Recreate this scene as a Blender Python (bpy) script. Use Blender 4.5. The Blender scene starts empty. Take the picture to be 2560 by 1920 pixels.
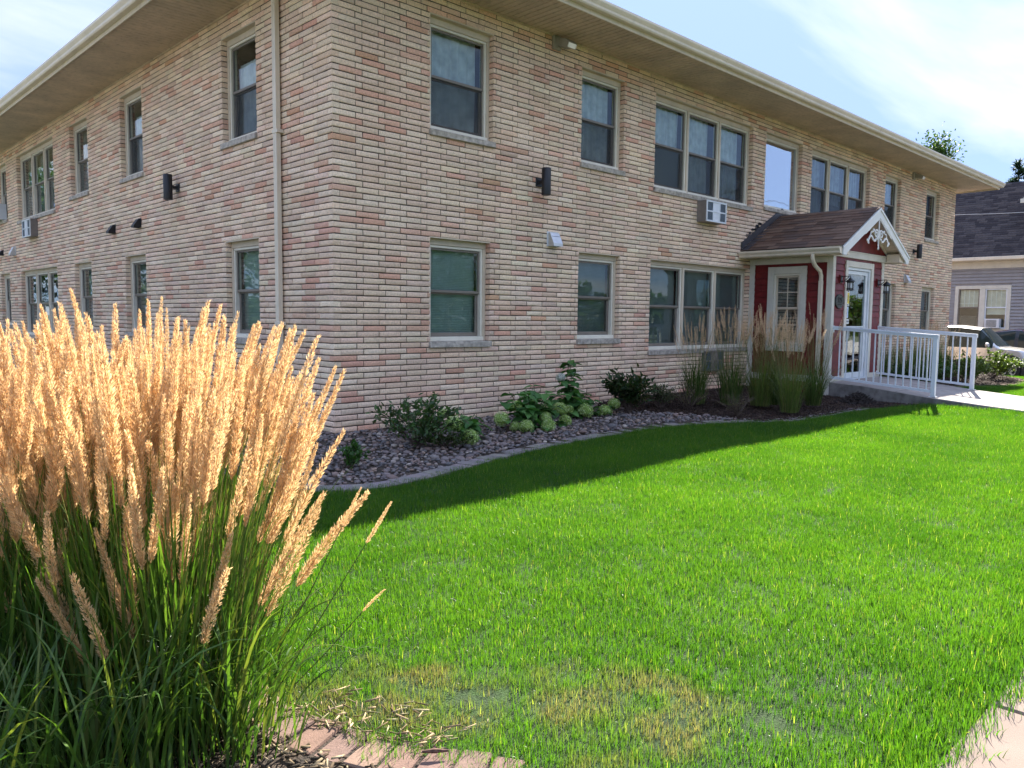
import bpy, math, random
import numpy as np
from mathutils import Vector, Matrix, Euler

rng = np.random.default_rng(7)
random.seed(7)
SC = bpy.context.scene
COL = SC.collection
R = math.radians

# ------------------------------------------------------------------ camera
cam_data = bpy.data.cameras.new('camera')
cam = bpy.data.objects.new('camera', cam_data)
COL.objects.link(cam)
cam_data.sensor_fit = 'HORIZONTAL'
cam_data.sensor_width = 36.0
cam_data.lens = 1959.9 / 2560 * 36.0
cam_data.clip_start = 0.05
cam_data.clip_end = 3000
YAW, PITCH, ROLL = 0.7727, -0.0835, 0.0105
CAMPOS = Vector((-4.6787, -7.6479, 1.37))
_f = Vector((math.cos(PITCH) * math.sin(YAW), math.cos(PITCH) * math.cos(YAW), math.sin(PITCH)))
_r = Vector((math.cos(YAW), -math.sin(YAW), 0))
_u = _r.cross(_f)
_r2 = math.cos(ROLL) * _r + math.sin(ROLL) * _u
_u2 = -math.sin(ROLL) * _r + math.cos(ROLL) * _u
cam.matrix_world = Matrix(((_r2.x, _u2.x, -_f.x, CAMPOS.x), (_r2.y, _u2.y, -_f.y, CAMPOS.y),
                           (_r2.z, _u2.z, -_f.z, CAMPOS.z), (0, 0, 0, 1)))
SC.camera = cam

# ------------------------------------------------------------------ light
SUN = Vector((1.25, 0.45, 1.0)).normalized()
SUN_EL = math.asin(SUN.z)
SUN_AZ = math.atan2(SUN.y, SUN.x)
sun_data = bpy.data.lights.new('sun', 'SUN')
sun_data.energy = 5.0
sun_data.angle = R(0.6)
sun_data.color = (1.0, 0.93, 0.82)
sun = bpy.data.objects.new('sun', sun_data)
COL.objects.link(sun)
sun.rotation_euler = (-SUN).to_track_quat('-Z', 'Y').to_euler()
sun.location = (30, 10, 40)

world = bpy.data.worlds.new('World')
SC.world = world
world.use_nodes = True
def build_world():
    nt = world.node_tree
    nt.nodes.clear()
    N = nt.nodes.new
    L = nt.links.new
    out = N('ShaderNodeOutputWorld')
    bg = N('ShaderNodeBackground')
    bg.inputs['Strength'].default_value = 0.069
    sky = N('ShaderNodeTexSky')
    sky.sky_type = 'NISHITA'
    sky.sun_disc = False
    sky.sun_elevation = SUN_EL
    sky.sun_rotation = math.pi / 2 - SUN_AZ
    sky.air_density = 0.5
    sky.dust_density = 0.0
    sky.ozone_density = 1.3
    sky.altitude = 600
    tc = N('ShaderNodeTexCoord')
    sep = N('ShaderNodeSeparateXYZ')
    L(tc.outputs['Generated'], sep.inputs[0])
    # cloud layer: direction projected on a high flat deck
    mx = N('ShaderNodeMath'); mx.operation = 'MAXIMUM'; mx.inputs[1].default_value = 0.0
    L(sep.outputs['Z'], mx.inputs[0])
    ad = N('ShaderNodeMath'); ad.operation = 'ADD'; ad.inputs[1].default_value = 0.10
    L(mx.outputs[0], ad.inputs[0])
    dx = N('ShaderNodeMath'); dx.operation = 'DIVIDE'
    L(sep.outputs['X'], dx.inputs[0]); L(ad.outputs[0], dx.inputs[1])
    dy = N('ShaderNodeMath'); dy.operation = 'DIVIDE'
    L(sep.outputs['Y'], dy.inputs[0]); L(ad.outputs[0], dy.inputs[1])
    cmb = N('ShaderNodeCombineXYZ')
    L(dx.outputs[0], cmb.inputs[0]); L(dy.outputs[0], cmb.inputs[1])
    mp = N('ShaderNodeMapping')
    mp.inputs['Rotation'].default_value = (0, 0, R(-28))
    mp.inputs['Scale'].default_value = (0.42, 1.0, 1.0)
    mp.inputs['Location'].default_value = (0.55, 0.3, 0)
    L(cmb.outputs[0], mp.inputs[0])
    n1 = N('ShaderNodeTexNoise'); n1.inputs['Scale'].default_value = 0.85
    n1.inputs['Detail'].default_value = 7; n1.inputs['Roughness'].default_value = 0.52
    n1.inputs['Distortion'].default_value = 0.5
    L(mp.outputs[0], n1.inputs['Vector'])
    rp = N('ShaderNodeValToRGB')
    rp.color_ramp.elements[0].position = 0.46; rp.color_ramp.elements[0].color = (0, 0, 0, 1)
    rp.color_ramp.elements[1].position = 0.66; rp.color_ramp.elements[1].color = (1, 1, 1, 1)
    L(n1.outputs['Fac'], rp.inputs[0])
    # thin clouds scatter sunlight forward: brighter towards the sun
    dot = N('ShaderNodeVectorMath'); dot.operation = 'DOT_PRODUCT'
    dot.inputs[1].default_value = SUN
    L(tc.outputs['Generated'], dot.inputs[0])
    mr = N('ShaderNodeMapRange')
    mr.inputs['From Min'].default_value = 0.35; mr.inputs['From Max'].default_value = 1.0
    mr.inputs['To Min'].default_value = 5.6; mr.inputs['To Max'].default_value = 6.6
    L(dot.outputs['Value'], mr.inputs['Value'])
    cc = N('ShaderNodeCombineColor')
    L(mr.outputs[0], cc.inputs[0]); L(mr.outputs[0], cc.inputs[1]); L(mr.outputs[0], cc.inputs[2])
    mul = N('ShaderNodeMath'); mul.operation = 'MULTIPLY'; mul.inputs[1].default_value = 0.74
    L(rp.outputs[0], mul.inputs[0])
    mix = N('ShaderNodeMix'); mix.data_type = 'RGBA'
    L(mul.outputs[0], mix.inputs['Factor'])
    # thin veil of high cloud over the whole sky
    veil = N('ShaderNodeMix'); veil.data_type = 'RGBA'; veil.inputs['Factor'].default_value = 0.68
    # veil made brighter overhead to light the shaded wall, by the standard overcast law (1 + 2 sin h)
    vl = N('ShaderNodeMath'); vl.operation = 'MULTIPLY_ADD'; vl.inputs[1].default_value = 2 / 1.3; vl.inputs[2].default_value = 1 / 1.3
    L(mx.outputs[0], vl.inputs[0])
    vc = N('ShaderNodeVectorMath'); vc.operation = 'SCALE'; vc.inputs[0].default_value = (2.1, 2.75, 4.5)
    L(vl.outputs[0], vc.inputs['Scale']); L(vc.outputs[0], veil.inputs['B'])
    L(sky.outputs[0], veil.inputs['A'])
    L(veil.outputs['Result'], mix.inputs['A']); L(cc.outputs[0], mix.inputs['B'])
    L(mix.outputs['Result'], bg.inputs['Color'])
    L(bg.outputs[0], out.inputs[0])
build_world()

SC.view_settings.view_transform = 'Standard'
SC.view_settings.look = 'None'
SC.view_settings.gamma = 1.0
SC.view_settings.use_curve_mapping = False
SC.view_settings.exposure = 1.9
SC.render.engine = 'CYCLES'
SC.cycles.use_denoising = True
SC.cycles.max_bounces = 5
SC.cycles.diffuse_bounces = 3
SC.cycles.glossy_bounces = 3
SC.cycles.transmission_bounces = 4
SC.cycles.transparent_max_bounces = 8
SC.cycles.use_adaptive_sampling = True
SC.cycles.adaptive_threshold = 0.02
SC.cycles.caustics_reflective = False
SC.cycles.caustics_refractive = False
SC.cycles.sample_clamp_indirect = 8.0

# ------------------------------------------------------------------ helpers
def tag(o, label=None, cat=None, group=None, kind=None):
    if label: o['label'] = label
    if cat: o['category'] = cat
    if group: o['group'] = group
    if kind: o['kind'] = kind
    return o

def wmat(o):
    m = o.matrix_basis.copy()
    if o.parent:
        return wmat(o.parent) @ o.matrix_parent_inverse @ m
    return m

def set_parent(o, p):
    if p is not None:
        o.parent = p
        o.matrix_parent_inverse = wmat(p).inverted()
    return o

def empty(name, loc, label=None, cat=None, group=None, rz=0, parent=None):
    o = bpy.data.objects.new(name, None)
    COL.objects.link(o)
    o.empty_display_size = 0.2
    o.location = loc
    o.rotation_euler = (0, 0, rz)
    set_parent(o, parent)
    return tag(o, label, cat, group)

def link_mesh(name, me, parent=None, loc=None, rot=None, scale=None, basis=None):
    o = bpy.data.objects.new(name, me)
    COL.objects.link(o)
    if basis is not None: o.matrix_basis = basis
    if loc is not None: o.location = loc
    if rot is not None: o.rotation_euler = rot
    if scale is not None: o.scale = scale
    set_parent(o, parent)
    return o

def np_mesh(name, V, F, mat=None, smooth=False, tone=None, mats=None, midx=None):
    """V (n,3) array, F list/array of quads or tris (ndarray uniform) or list of lists"""
    me = bpy.data.meshes.new(name)
    V = np.asarray(V, dtype=np.float64)
    if isinstance(F, np.ndarray):
        k = F.shape[1]
        me.vertices.add(len(V)); me.vertices.foreach_set('co', V.astype(np.float32).ravel())
        me.loops.add(F.size); me.loops.foreach_set('vertex_index', F.astype(np.int32).ravel())
        me.polygons.add(len(F))
        me.polygons.foreach_set('loop_start', np.arange(0, F.size, k, dtype=np.int32))
        me.update(calc_edges=True)
    else:
        me.from_pydata(V.tolist(), [], F)
        me.update()
    if tone is not None:
        a = me.attributes.new('tone', 'FLOAT_COLOR', 'POINT')
        t = np.asarray(tone, dtype=np.float32)
        if t.ndim == 1: t = np.stack([t, t, t], 1)
        if t.shape[1] == 3: t = np.concatenate([t, np.ones((len(t), 1), np.float32)], 1)
        a.data.foreach_set('color', t.ravel())
    for m in (mats if mats else ([mat] if mat else [])):
        me.materials.append(m)
    if midx is not None:
        me.polygons.foreach_set('material_index', np.asarray(midx, dtype=np.int32))
    if smooth:
        me.polygons.foreach_set('use_smooth', np.ones(len(me.polygons), dtype=bool))
    return me

class MB:
    """collects shapes, then becomes one mesh object"""
    def __init__(s):
        s.v = []; s.f = []; s.m = []; s.cur = 0
    def add(s, vs, fs):
        b = len(s.v)
        s.v.extend([tuple(p) for p in vs])
        for f in fs:
            s.f.append([i + b for i in f]); s.m.append(s.cur)
        return s
    def mat(s, i): s.cur = i; return s
    def box(s, x0, x1, y0, y1, z0, z1, c=0.0):
        if x0 > x1: x0, x1 = x1, x0
        if y0 > y1: y0, y1 = y1, y0
        if z0 > z1: z0, z1 = z1, z0
        if c <= 0:
            vs = [(x, y, z) for z in (z0, z1) for y in (y0, y1) for x in (x0, x1)]
            return s.add(vs, [(0, 2, 3, 1), (4, 5, 7, 6), (0, 1, 5, 4), (2, 6, 7, 3), (0, 4, 6, 2), (1, 3, 7, 5)])
        c = min(c, (x1 - x0) * .45, (y1 - y0) * .45, (z1 - z0) * .45)
        xs, ys, zs = (x0, x1), (y0, y1), (z0, z1)
        vs = []; idx = {}
        for i in (0, 1):
            for j in (0, 1):
                for k in (0, 1):
                    X, Y, Z = xs[i], ys[j], zs[k]
                    dx, dy, dz = (c, -c)[i], (c, -c)[j], (c, -c)[k]
                    idx[i, j, k, 0] = len(vs); vs.append((X, Y + dy, Z + dz))
                    idx[i, j, k, 1] = len(vs); vs.append((X + dx, Y, Z + dz))
                    idx[i, j, k, 2] = len(vs); vs.append((X + dx, Y + dy, Z))
        I = lambda i, j, k, a: idx[i, j, k, a]
        fs = []
        fs.append([I(0,0,0,0), I(0,0,1,0), I(0,1,1,0), I(0,1,0,0)])
        fs.append([I(1,0,0,0), I(1,1,0,0), I(1,1,1,0), I(1,0,1,0)])
        fs.append([I(0,0,0,1), I(1,0,0,1), I(1,0,1,1), I(0,0,1,1)])
        fs.append([I(0,1,0,1), I(0,1,1,1), I(1,1,1,1), I(1,1,0,1)])
        fs.append([I(0,0,0,2), I(0,1,0,2), I(1,1,0,2), I(1,0,0,2)])
        fs.append([I(0,0,1,2), I(1,0,1,2), I(1,1,1,2), I(0,1,1,2)])
        def e(q, flip):
            fs.append(q[::-1] if flip else q)
        for i in (0, 1):
            for j in (0, 1):
                e([I(i,j,0,0), I(i,j,0,1), I(i,j,1,1), I(i,j,1,0)], (i + j) % 2 == 1)
        for i in (0, 1):
            for k in (0, 1):
                e([I(i,0,k,2), I(i,0,k,0), I(i,1,k,0), I(i,1,k,2)], (i + k) % 2 == 1)
        for j in (0, 1):
            for k in (0, 1):
                e([I(0,j,k,1), I(0,j,k,2), I(1,j,k,2), I(1,j,k,1)], (j + k) % 2 == 1)
        for i in (0, 1):
            for j in (0, 1):
                for k in (0, 1):
                    e([I(i,j,k,0), I(i,j,k,1), I(i,j,k,2)], (i + j + k) % 2 == 0)
        return s.add(vs, fs)
    def prism(s, poly, axis, a0, a1):
        """poly list of 2-D points; axis 'x','y','z' extrude from a0 to a1"""
        n = len(poly)
        def P(p, a):
            if axis == 'x': return (a, p[0], p[1])
            if axis == 'y': return (p[0], a, p[1])
            return (p[0], p[1], a)
        vs = [P(p, a0) for p in poly] + [P(p, a1) for p in poly]
        fs = [list(range(n))[::-1], list(range(n, 2 * n))]
        fs += [(i, (i + 1) % n, n + (i + 1) % n, n + i) for i in range(n)]
        return s.add(vs, fs)
    def tube(s, pts, rad, n=8, cap=True):
        pts = [Vector(p) for p in pts]
        if not hasattr(rad, '__len__'): rad = [rad] * len(pts)
        t0 = (pts[1] - pts[0]).normalized()
        ref = Vector((0, 0, 1)) if abs(t0.z) < .9 else Vector((1, 0, 0))
        a = t0.cross(ref).normalized()
        vs = []; fs = []
        for i, p in enumerate(pts):
            if i == 0: t = pts[1] - pts[0]
            elif i == len(pts) - 1: t = pts[-1] - pts[-2]
            else: t = pts[i + 1] - pts[i - 1]
            t.normalize()
            a = (a - t * a.dot(t)).normalized()
            b = t.cross(a)
            for k in range(n):
                an = 2 * math.pi * k / n
                vs.append(p + (a * math.cos(an) + b * math.sin(an)) * rad[i])
        for i in range(len(pts) - 1):
            for k in range(n):
                k2 = (k + 1) % n
                fs.append((i * n + k, i * n + k2, (i + 1) * n + k2, (i + 1) * n + k))
        if cap:
            fs.append(list(range(n))[::-1]); fs.append(list(range((len(pts) - 1) * n, len(pts) * n)))
        return s.add(vs, fs)
    def sweep(s, poly, path, up=(0, 0, 1)):
        """closed 2-D profile (side, up) swept along a path of points"""
        path = [Vector(p) for p in path]; n = len(poly); vs = []; fs = []
        up = Vector(up)
        for i, p in enumerate(path):
            if i == 0: t = path[1] - path[0]
            elif i == len(path) - 1: t = path[-1] - path[-2]
            else: t = (path[i + 1] - path[i]).normalized() + (path[i] - path[i - 1]).normalized()
            t.normalize()
            sd = t.cross(up).normalized(); u2 = sd.cross(t)
            if 0 < i < len(path) - 1:
                s0 = (path[i] - path[i - 1]).normalized().cross(up).normalized()
                sd = sd / max(.35, sd.dot(s0))
            for q in poly: vs.append(p + sd * q[0] + u2 * q[1])
        for i in range(len(path) - 1):
            for k in range(n):
                k2 = (k + 1) % n
                fs.append((i * n + k, i * n + k2, (i + 1) * n + k2, (i + 1) * n + k))
        fs.append(list(range(n))[::-1]); fs.append(list(range((len(path) - 1) * n, len(path) * n)))
        return s.add(vs, fs)
    def lathe(s, prof, center, n=20, axis='z'):
        """prof: (r, h) list"""
        vs = []; fs = []
        c = Vector(center)
        for r, h in prof:
            for k in range(n):
                a = 2 * math.pi * k / n
                if axis == 'z': vs.append(c + Vector((r * math.cos(a), r * math.sin(a), h)))
                elif axis == 'y': vs.append(c + Vector((r * math.cos(a), h, r * math.sin(a))))
                else: vs.append(c + Vector((h, r * math.cos(a), r * math.sin(a))))
        for i in range(len(prof) - 1):
            for k in range(n):
                k2 = (k + 1) % n
                fs.append((i * n + k, i * n + k2, (i + 1) * n + k2, (i + 1) * n + k))
        fs.append(list(range(n))[::-1]); fs.append(list(range((len(prof) - 1) * n, len(prof) * n)))
        return s.add(vs, fs)
    def build(s, name, mats, parent=None, smooth=False, basis=None, loc=None):
        me = bpy.data.meshes.new(name)
        me.from_pydata(s.v, [], s.f)
        if not isinstance(mats, (list, tuple)): mats = [mats]
        for m in mats: me.materials.append(m)
        if len(mats) > 1: me.polygons.foreach_set('material_index', np.asarray(s.m, dtype=np.int32))
        if smooth:
            me.polygons.foreach_set('use_smooth', np.ones(len(me.polygons), dtype=bool))
            try: me.set_sharp_from_angle(angle=R(38))
            except Exception: pass
        me.validate(); me.update()
        return link_mesh(name, me, parent, basis=basis, loc=loc)

# ------------------------------------------------------------------ materials
def new_mat(name):
    m = bpy.data.materials.new(name)
    m.use_nodes = True
    nt = m.node_tree
    b = nt.nodes['Principled BSDF']
    return m, nt, b

def bump_chain(nt, bsdf, scale, strength, detail=4, dist=0.01, rough=0.6):
    N = nt.nodes.new; L = nt.links.new
    tc = N('ShaderNodeTexCoord')
    n = N('ShaderNodeTexNoise'); n.inputs['Scale'].default_value = scale; n.inputs['Detail'].default_value = detail
    n.inputs['Roughness'].default_value = rough
    geo = N('ShaderNodeNewGeometry')
    L(geo.outputs['Position'], n.inputs['Vector'])
    bp = N('ShaderNodeBump'); bp.inputs['Strength'].default_value = strength; bp.inputs['Distance'].default_value = dist
    L(n.outputs['Fac'], bp.inputs['Height'])
    L(bp.outputs[0], bsdf.inputs['Normal'])
    return bp

def simple(name, col, rough=0.6, metal=0.0, var=0.12, vscale=6.0, bump=0.0, bscale=80.0, bdist=0.004, dirt=0.0, spec=None, col2=None, streak=0.0):
    """base colour with low-frequency mottling, optional grime and fine relief"""
    m, nt, b = new_mat(name)
    N = nt.nodes.new; L = nt.links.new
    geo = N('ShaderNodeNewGeometry')
    n = N('ShaderNodeTexNoise'); n.inputs['Scale'].default_value = vscale; n.inputs['Detail'].default_value = 5
    L(geo.outputs['Position'], n.inputs['Vector'])
    mix = N('ShaderNodeMix'); mix.data_type = 'RGBA'
    c2 = col2 if col2 else tuple(x * (1 - 2.2 * var) for x in col)
    c1 = tuple(min(1, x * (1 + var)) for x in col) if not col2 else col
    mix.inputs['A'].default_value = (*c1, 1); mix.inputs['B'].default_value = (*c2, 1)
    rp = N('ShaderNodeMapRange'); rp.inputs['From Min'].default_value = 0.3; rp.inputs['From Max'].default_value = 0.7
    L(n.outputs['Fac'], rp.inputs['Value']); L(rp.outputs[0], mix.inputs['Factor'])
    last = mix.outputs['Result']
    if dirt > 0:
        mp = N('ShaderNodeMapping'); mp.inputs['Scale'].default_value = (1.0, 1.0, 0.12 if streak else 1.0)
        L(geo.outputs['Position'], mp.inputs[0])
        n2 = N('ShaderNodeTexNoise'); n2.inputs['Scale'].default_value = 14; n2.inputs['Detail'].default_value = 6
        L(mp.outputs[0], n2.inputs['Vector'])
        r2 = N('ShaderNodeMapRange'); r2.inputs['From Min'].default_value = 0.5; r2.inputs['From Max'].default_value = 0.8
        r2.inputs['To Max'].default_value = dirt
        L(n2.outputs['Fac'], r2.inputs['Value'])
        m2 = N('ShaderNodeMix'); m2.data_type = 'RGBA'
        m2.inputs['B'].default_value = (0.09, 0.075, 0.06, 1)
        L(r2.outputs[0], m2.inputs['Factor']); L(last, m2.inputs['A'])
        last = m2.outputs['Result']
    L(last, b.inputs['Base Color'])
    b.inputs['Roughness'].default_value = rough
    b.inputs['Metallic'].default_value = metal
    if spec is not None: b.inputs['Specular IOR Level'].default_value = spec
    if bump > 0: bump_chain(nt, b, bscale, bump, dist=bdist)
    return m

def toned(name, rough=0.85, var=0.25, vscale=40, bump=0.6, bscale=90, bdist=0.006, translucent=0.0, spec=0.3, gain=1.0, tgain=(1, 1, 1), speck=0.0, grime=0.0):
    """base colour from the 'tone' attribute, noise mottling, optional leaf translucency"""
    m, nt, b = new_mat(name)
    N = nt.nodes.new; L = nt.links.new
    at = N('ShaderNodeAttribute'); at.attribute_name = 'tone'
    geo = N('ShaderNodeNewGeometry')
    n = N('ShaderNodeTexNoise'); n.inputs['Scale'].default_value = vscale; n.inputs['Detail'].default_value = 4
    L(geo.outputs['Position'], n.inputs['Vector'])
    mr = N('ShaderNodeMapRange'); mr.inputs['From Min'].default_value = .3; mr.inputs['From Max'].default_value = .7
    mr.inputs['To Min'].default_value = (1 - var) * gain; mr.inputs['To Max'].default_value = (1 + var * .6) * gain
    L(n.outputs['Fac'], mr.inputs['Value'])
    sc = N('ShaderNodeVectorMath'); sc.operation = 'SCALE'
    L(at.outputs['Color'], sc.inputs[0]); L(mr.outputs[0], sc.inputs['Scale'])
    last = sc.outputs[0]
    if speck > 0:
        n3 = N('ShaderNodeTexNoise'); n3.inputs['Scale'].default_value = 230; n3.inputs['Detail'].default_value = 2
        L(geo.outputs['Position'], n3.inputs['Vector'])
        r3 = N('ShaderNodeMapRange'); r3.inputs['From Min'].default_value = .60; r3.inputs['From Max'].default_value = .72
        r3.inputs['To Max'].default_value = speck
        L(n3.outputs['Fac'], r3.inputs['Value'])
        m3 = N('ShaderNodeMix'); m3.data_type = 'RGBA'; m3.inputs['B'].default_value = (0.07, 0.05, 0.04, 1)
        L(r3.outputs[0], m3.inputs['Factor']); L(last, m3.inputs['A'])
        last = m3.outputs['Result']
    if grime > 0:
        mg = N('ShaderNodeMapping'); mg.inputs['Scale'].default_value = (1.3, 1.3, .28)
        L(geo.outputs['Position'], mg.inputs[0])
        ng_ = N('ShaderNodeTexNoise'); ng_.inputs['Scale'].default_value = 1.1; ng_.inputs['Detail'].default_value = 6; ng_.inputs['Roughness'].default_value = .65
        L(mg.outputs[0], ng_.inputs['Vector'])
        rg_ = N('ShaderNodeMapRange'); rg_.inputs['From Min'].default_value = .42; rg_.inputs['From Max'].default_value = .74; rg_.inputs['To Max'].default_value = grime
        L(ng_.outputs['Fac'], rg_.inputs['Value'])
        m4 = N('ShaderNodeMix'); m4.data_type = 'RGBA'; m4.inputs['B'].default_value = (.20, .155, .115, 1)
        L(rg_.outputs[0], m4.inputs['Factor']); L(last, m4.inputs['A'])
        last = m4.outputs['Result']
    L(last, b.inputs['Base Color'])
    b.inputs['Roughness'].default_value = rough
    b.inputs['Specular IOR Level'].default_value = spec
    if bump > 0: bump_chain(nt, b, bscale, bump, dist=bdist)
    if translucent > 0:
        tr = N('ShaderNodeBsdfTranslucent')
        tm = N('ShaderNodeVectorMath'); tm.operation = 'MULTIPLY'; tm.inputs[1].default_value = tgain
        L(last, tm.inputs[0]); L(tm.outputs[0], tr.inputs['Color'])
        ms = N('ShaderNodeMixShader'); ms.inputs[0].default_value = translucent
        out = nt.nodes['Material Output']
        L(b.outputs[0], ms.inputs[1]); L(tr.outputs[0], ms.inputs[2]); L(ms.outputs[0], out.inputs['Surface'])
    return m

def glass_mat(name, tint=(0.86, 0.93, 0.9), ior=1.9):
    m = bpy.data.materials.new(name); m.use_nodes = True
    nt = m.node_tree; nt.nodes.clear()
    N = nt.nodes.new; L = nt.links.new
    out = N('ShaderNodeOutputMaterial')
    tr = N('ShaderNodeBsdfTransparent'); tr.inputs[0].default_value = (*tint, 1)
    gl = N('ShaderNodeBsdfGlossy'); gl.inputs['Roughness'].default_value = 0.015
    gl.inputs['Color'].default_value = (0.93, 0.97, 1, 1)
    fr = N('ShaderNodeFresnel'); fr.inputs['IOR'].default_value = ior
    geo = N('ShaderNodeNewGeometry')
    nz = N('ShaderNodeTexNoise'); nz.inputs['Scale'].default_value = 1.6; nz.inputs['Detail'].default_value = 1
    L(geo.outputs['Position'], nz.inputs['Vector'])
    bp = N('ShaderNodeBump'); bp.inputs['Strength'].default_value = 0.05; bp.inputs['Distance'].default_value = 0.02
    L(nz.outputs['Fac'], bp.inputs['Height']); L(bp.outputs[0], gl.inputs['Normal'])
    mx = N('ShaderNodeMixShader')
    L(fr.outputs[0], mx.inputs[0]); L(tr.outputs[0], mx.inputs[1]); L(gl.outputs[0], mx.inputs[2])
    L(mx.outputs[0], out.inputs['Surface'])
    return m

M = {}
M['brick'] = toned('rock_face_brick', rough=.92, var=.2, vscale=55, bump=.8, bscale=75, bdist=.007, spec=.15, speck=.35, grime=.14)
M['mortar'] = simple('mortar', (.085, .066, .056), .95, var=.2, vscale=9, bump=.5, bscale=160)
M['stone_sill'] = simple('limestone_sill', (.50, .44, .375), .9, var=.2, vscale=18, bump=.9, bscale=60, bdist=.008, dirt=.3)
M['casing'] = simple('tan_window_casing', (.64, .53, .40), .5, var=.06, vscale=3, dirt=.12)
M['frame'] = simple('cream_vinyl_frame', (.80, .74, .62), .4, var=.04, vscale=3, dirt=.1)
M['sash'] = simple('taupe_sash', (.20, .17, .14), .45, var=.08, vscale=4)
M['glass'] = glass_mat('window_glass')
M['doorglass'] = glass_mat('door_glass', (.8, .86, .86), 1.75)
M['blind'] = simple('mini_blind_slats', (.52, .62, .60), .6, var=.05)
M['curtain'] = simple('lace_curtain', (.50, .52, .54), .9, var=.14, vscale=7, bump=.2, bscale=40)
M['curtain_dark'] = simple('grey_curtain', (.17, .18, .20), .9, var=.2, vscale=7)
M['shade'] = simple('white_roller_shade', (.80, .82, .86), .8, var=.02)
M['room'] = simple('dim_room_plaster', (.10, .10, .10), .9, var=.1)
M['soffit'] = simple('tan_aluminium_soffit', (.63, .49, .36), .55, var=.10, vscale=2.2, dirt=.35)
M['fascia'] = simple('cream_aluminium_trim', (.74, .63, .48), .42, var=.05, vscale=2, dirt=.15, streak=1)
M['gutter'] = simple('cream_gutter', (.74, .64, .50), .38, var=.05, vscale=2.5, dirt=.12, streak=1)
M['roofing'] = simple('asphalt_roofing', (.10, .085, .075), .95, var=.2, vscale=30, bump=.5, bscale=150)
M['black_metal'] = simple('black_powder_coat', (.012, .012, .015), .45, var=.15)
M['alu'] = simple('mill_aluminium', (.62, .63, .64), .38, metal=.75, var=.06)
M['ac_case'] = simple('brown_metal_sleeve', (.23, .20, .18), .5, var=.1, dirt=.2)
M['ac_white'] = simple('white_metal_grille', (.72, .74, .77), .35, var=.03)
M['red_siding'] = simple('red_painted_siding', (.17, .013, .013), .5, var=.16, vscale=7, bump=.22, bscale=45, bdist=.004, spec=.35)
M['cream_trim'] = simple('cream_painted_trim', (.66, .62, .53), .5, var=.04, vscale=4, dirt=.12)
M['white_trim'] = simple('white_painted_trim', (.76, .75, .71), .45, var=.03, vscale=4, dirt=.06)
M['white_metal'] = simple('white_powder_coated_metal', (.70, .74, .79), .3, var=.03, vscale=5)
M['door_metal'] = simple('white_aluminium_door', (.66, .70, .73), .35, var=.03)
M['flashing'] = simple('dark_flashing', (.055, .05, .055), .5, var=.15)
M['concrete'] = simple('pale_concrete', (.33, .285, .255), .9, var=.10, vscale=5, bump=.35, bscale=220, bdist=.003, dirt=.18)
M['concrete_side'] = simple('dark_concrete_side', (.20, .185, .17), .92, var=.2, vscale=7, bump=.5, bscale=120, dirt=.4)
M['asphalt'] = simple('worn_street_concrete', (.46, .43, .385), .92, var=.15, vscale=8, bump=.4, bscale=200)  # kept pale so the unseen streets bounce more sunlight onto the walls
M['soil'] = simple('bare_soil', (.065, .045, .03), .95, var=.35, vscale=12, bump=1, bscale=60, bdist=.02)
M['thatch'] = simple('lawn_thatch', (.022, .06, .004), .95, var=.3, vscale=14, bump=1, bscale=90, bdist=.02)
M['far_ground'] = simple('far_ground', (.06, .09, .03), .95, var=.3, vscale=.7)
M['rubber'] = simple('black_rubber', (.014, .014, .015), .75, var=.2)
M['dark_plastic'] = simple('dark_plastic', (.02, .022, .026), .5, var=.2)
def glass_mat2(name, tint=(0.86, 0.93, 0.9), f0=0.05):
    m = bpy.data.materials.new(name); m.use_nodes = True
    nt = m.node_tree; nt.nodes.clear()
    N = nt.nodes.new; L = nt.links.new
    out = N('ShaderNodeOutputMaterial')
    tr = N('ShaderNodeBsdfTransparent'); tr.inputs[0].default_value = (*tint, 1)
    gl = N('ShaderNodeBsdfGlossy'); gl.inputs['Roughness'].default_value = 0.012
    gl.inputs['Color'].default_value = (0.95, 0.98, 1, 1)
    lw = N('ShaderNodeLayerWeight'); lw.inputs['Blend'].default_value = 0.5
    pw = N('ShaderNodeMath'); pw.operation = 'POWER'; pw.inputs[1].default_value = 5
    L(lw.outputs['Facing'], pw.inputs[0])
    ma = N('ShaderNodeMath'); ma.operation = 'MULTIPLY_ADD'
    ma.inputs[1].default_value = 1 - f0; ma.inputs[2].default_value = f0
    L(pw.outputs[0], ma.inputs[0])
    geo = N('ShaderNodeNewGeometry')
    nz = N('ShaderNodeTexNoise'); nz.inputs['Scale'].default_value = 2.2; nz.inputs['Detail'].default_value = 1
    L(geo.outputs['Position'], nz.inputs['Vector'])
    bp = N('ShaderNodeBump'); bp.inputs['Strength'].default_value = 0.06; bp.inputs['Distance'].default_value = 0.03
    L(nz.outputs['Fac'], bp.inputs['Height']); L(bp.outputs[0], gl.inputs['Normal'])
    mx = N('ShaderNodeMixShader')
    L(ma.outputs[0], mx.inputs[0]); L(tr.outputs[0], mx.inputs[1]); L(gl.outputs[0], mx.inputs[2])
    L(mx.outputs[0], out.inputs['Surface'])
    return m
M['glass'] = glass_mat2('window_glass', (.90, .955, .95), .036)
M['mirror_film'] = glass_mat2('mirror_film_glass', (.75, .78, .80), .50)
M['doorglass'] = glass_mat2('door_glass', (.82, .87, .87), .06)
M['carglass'] = glass_mat2('car_glass', (.45, .52, .5), .06)
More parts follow.
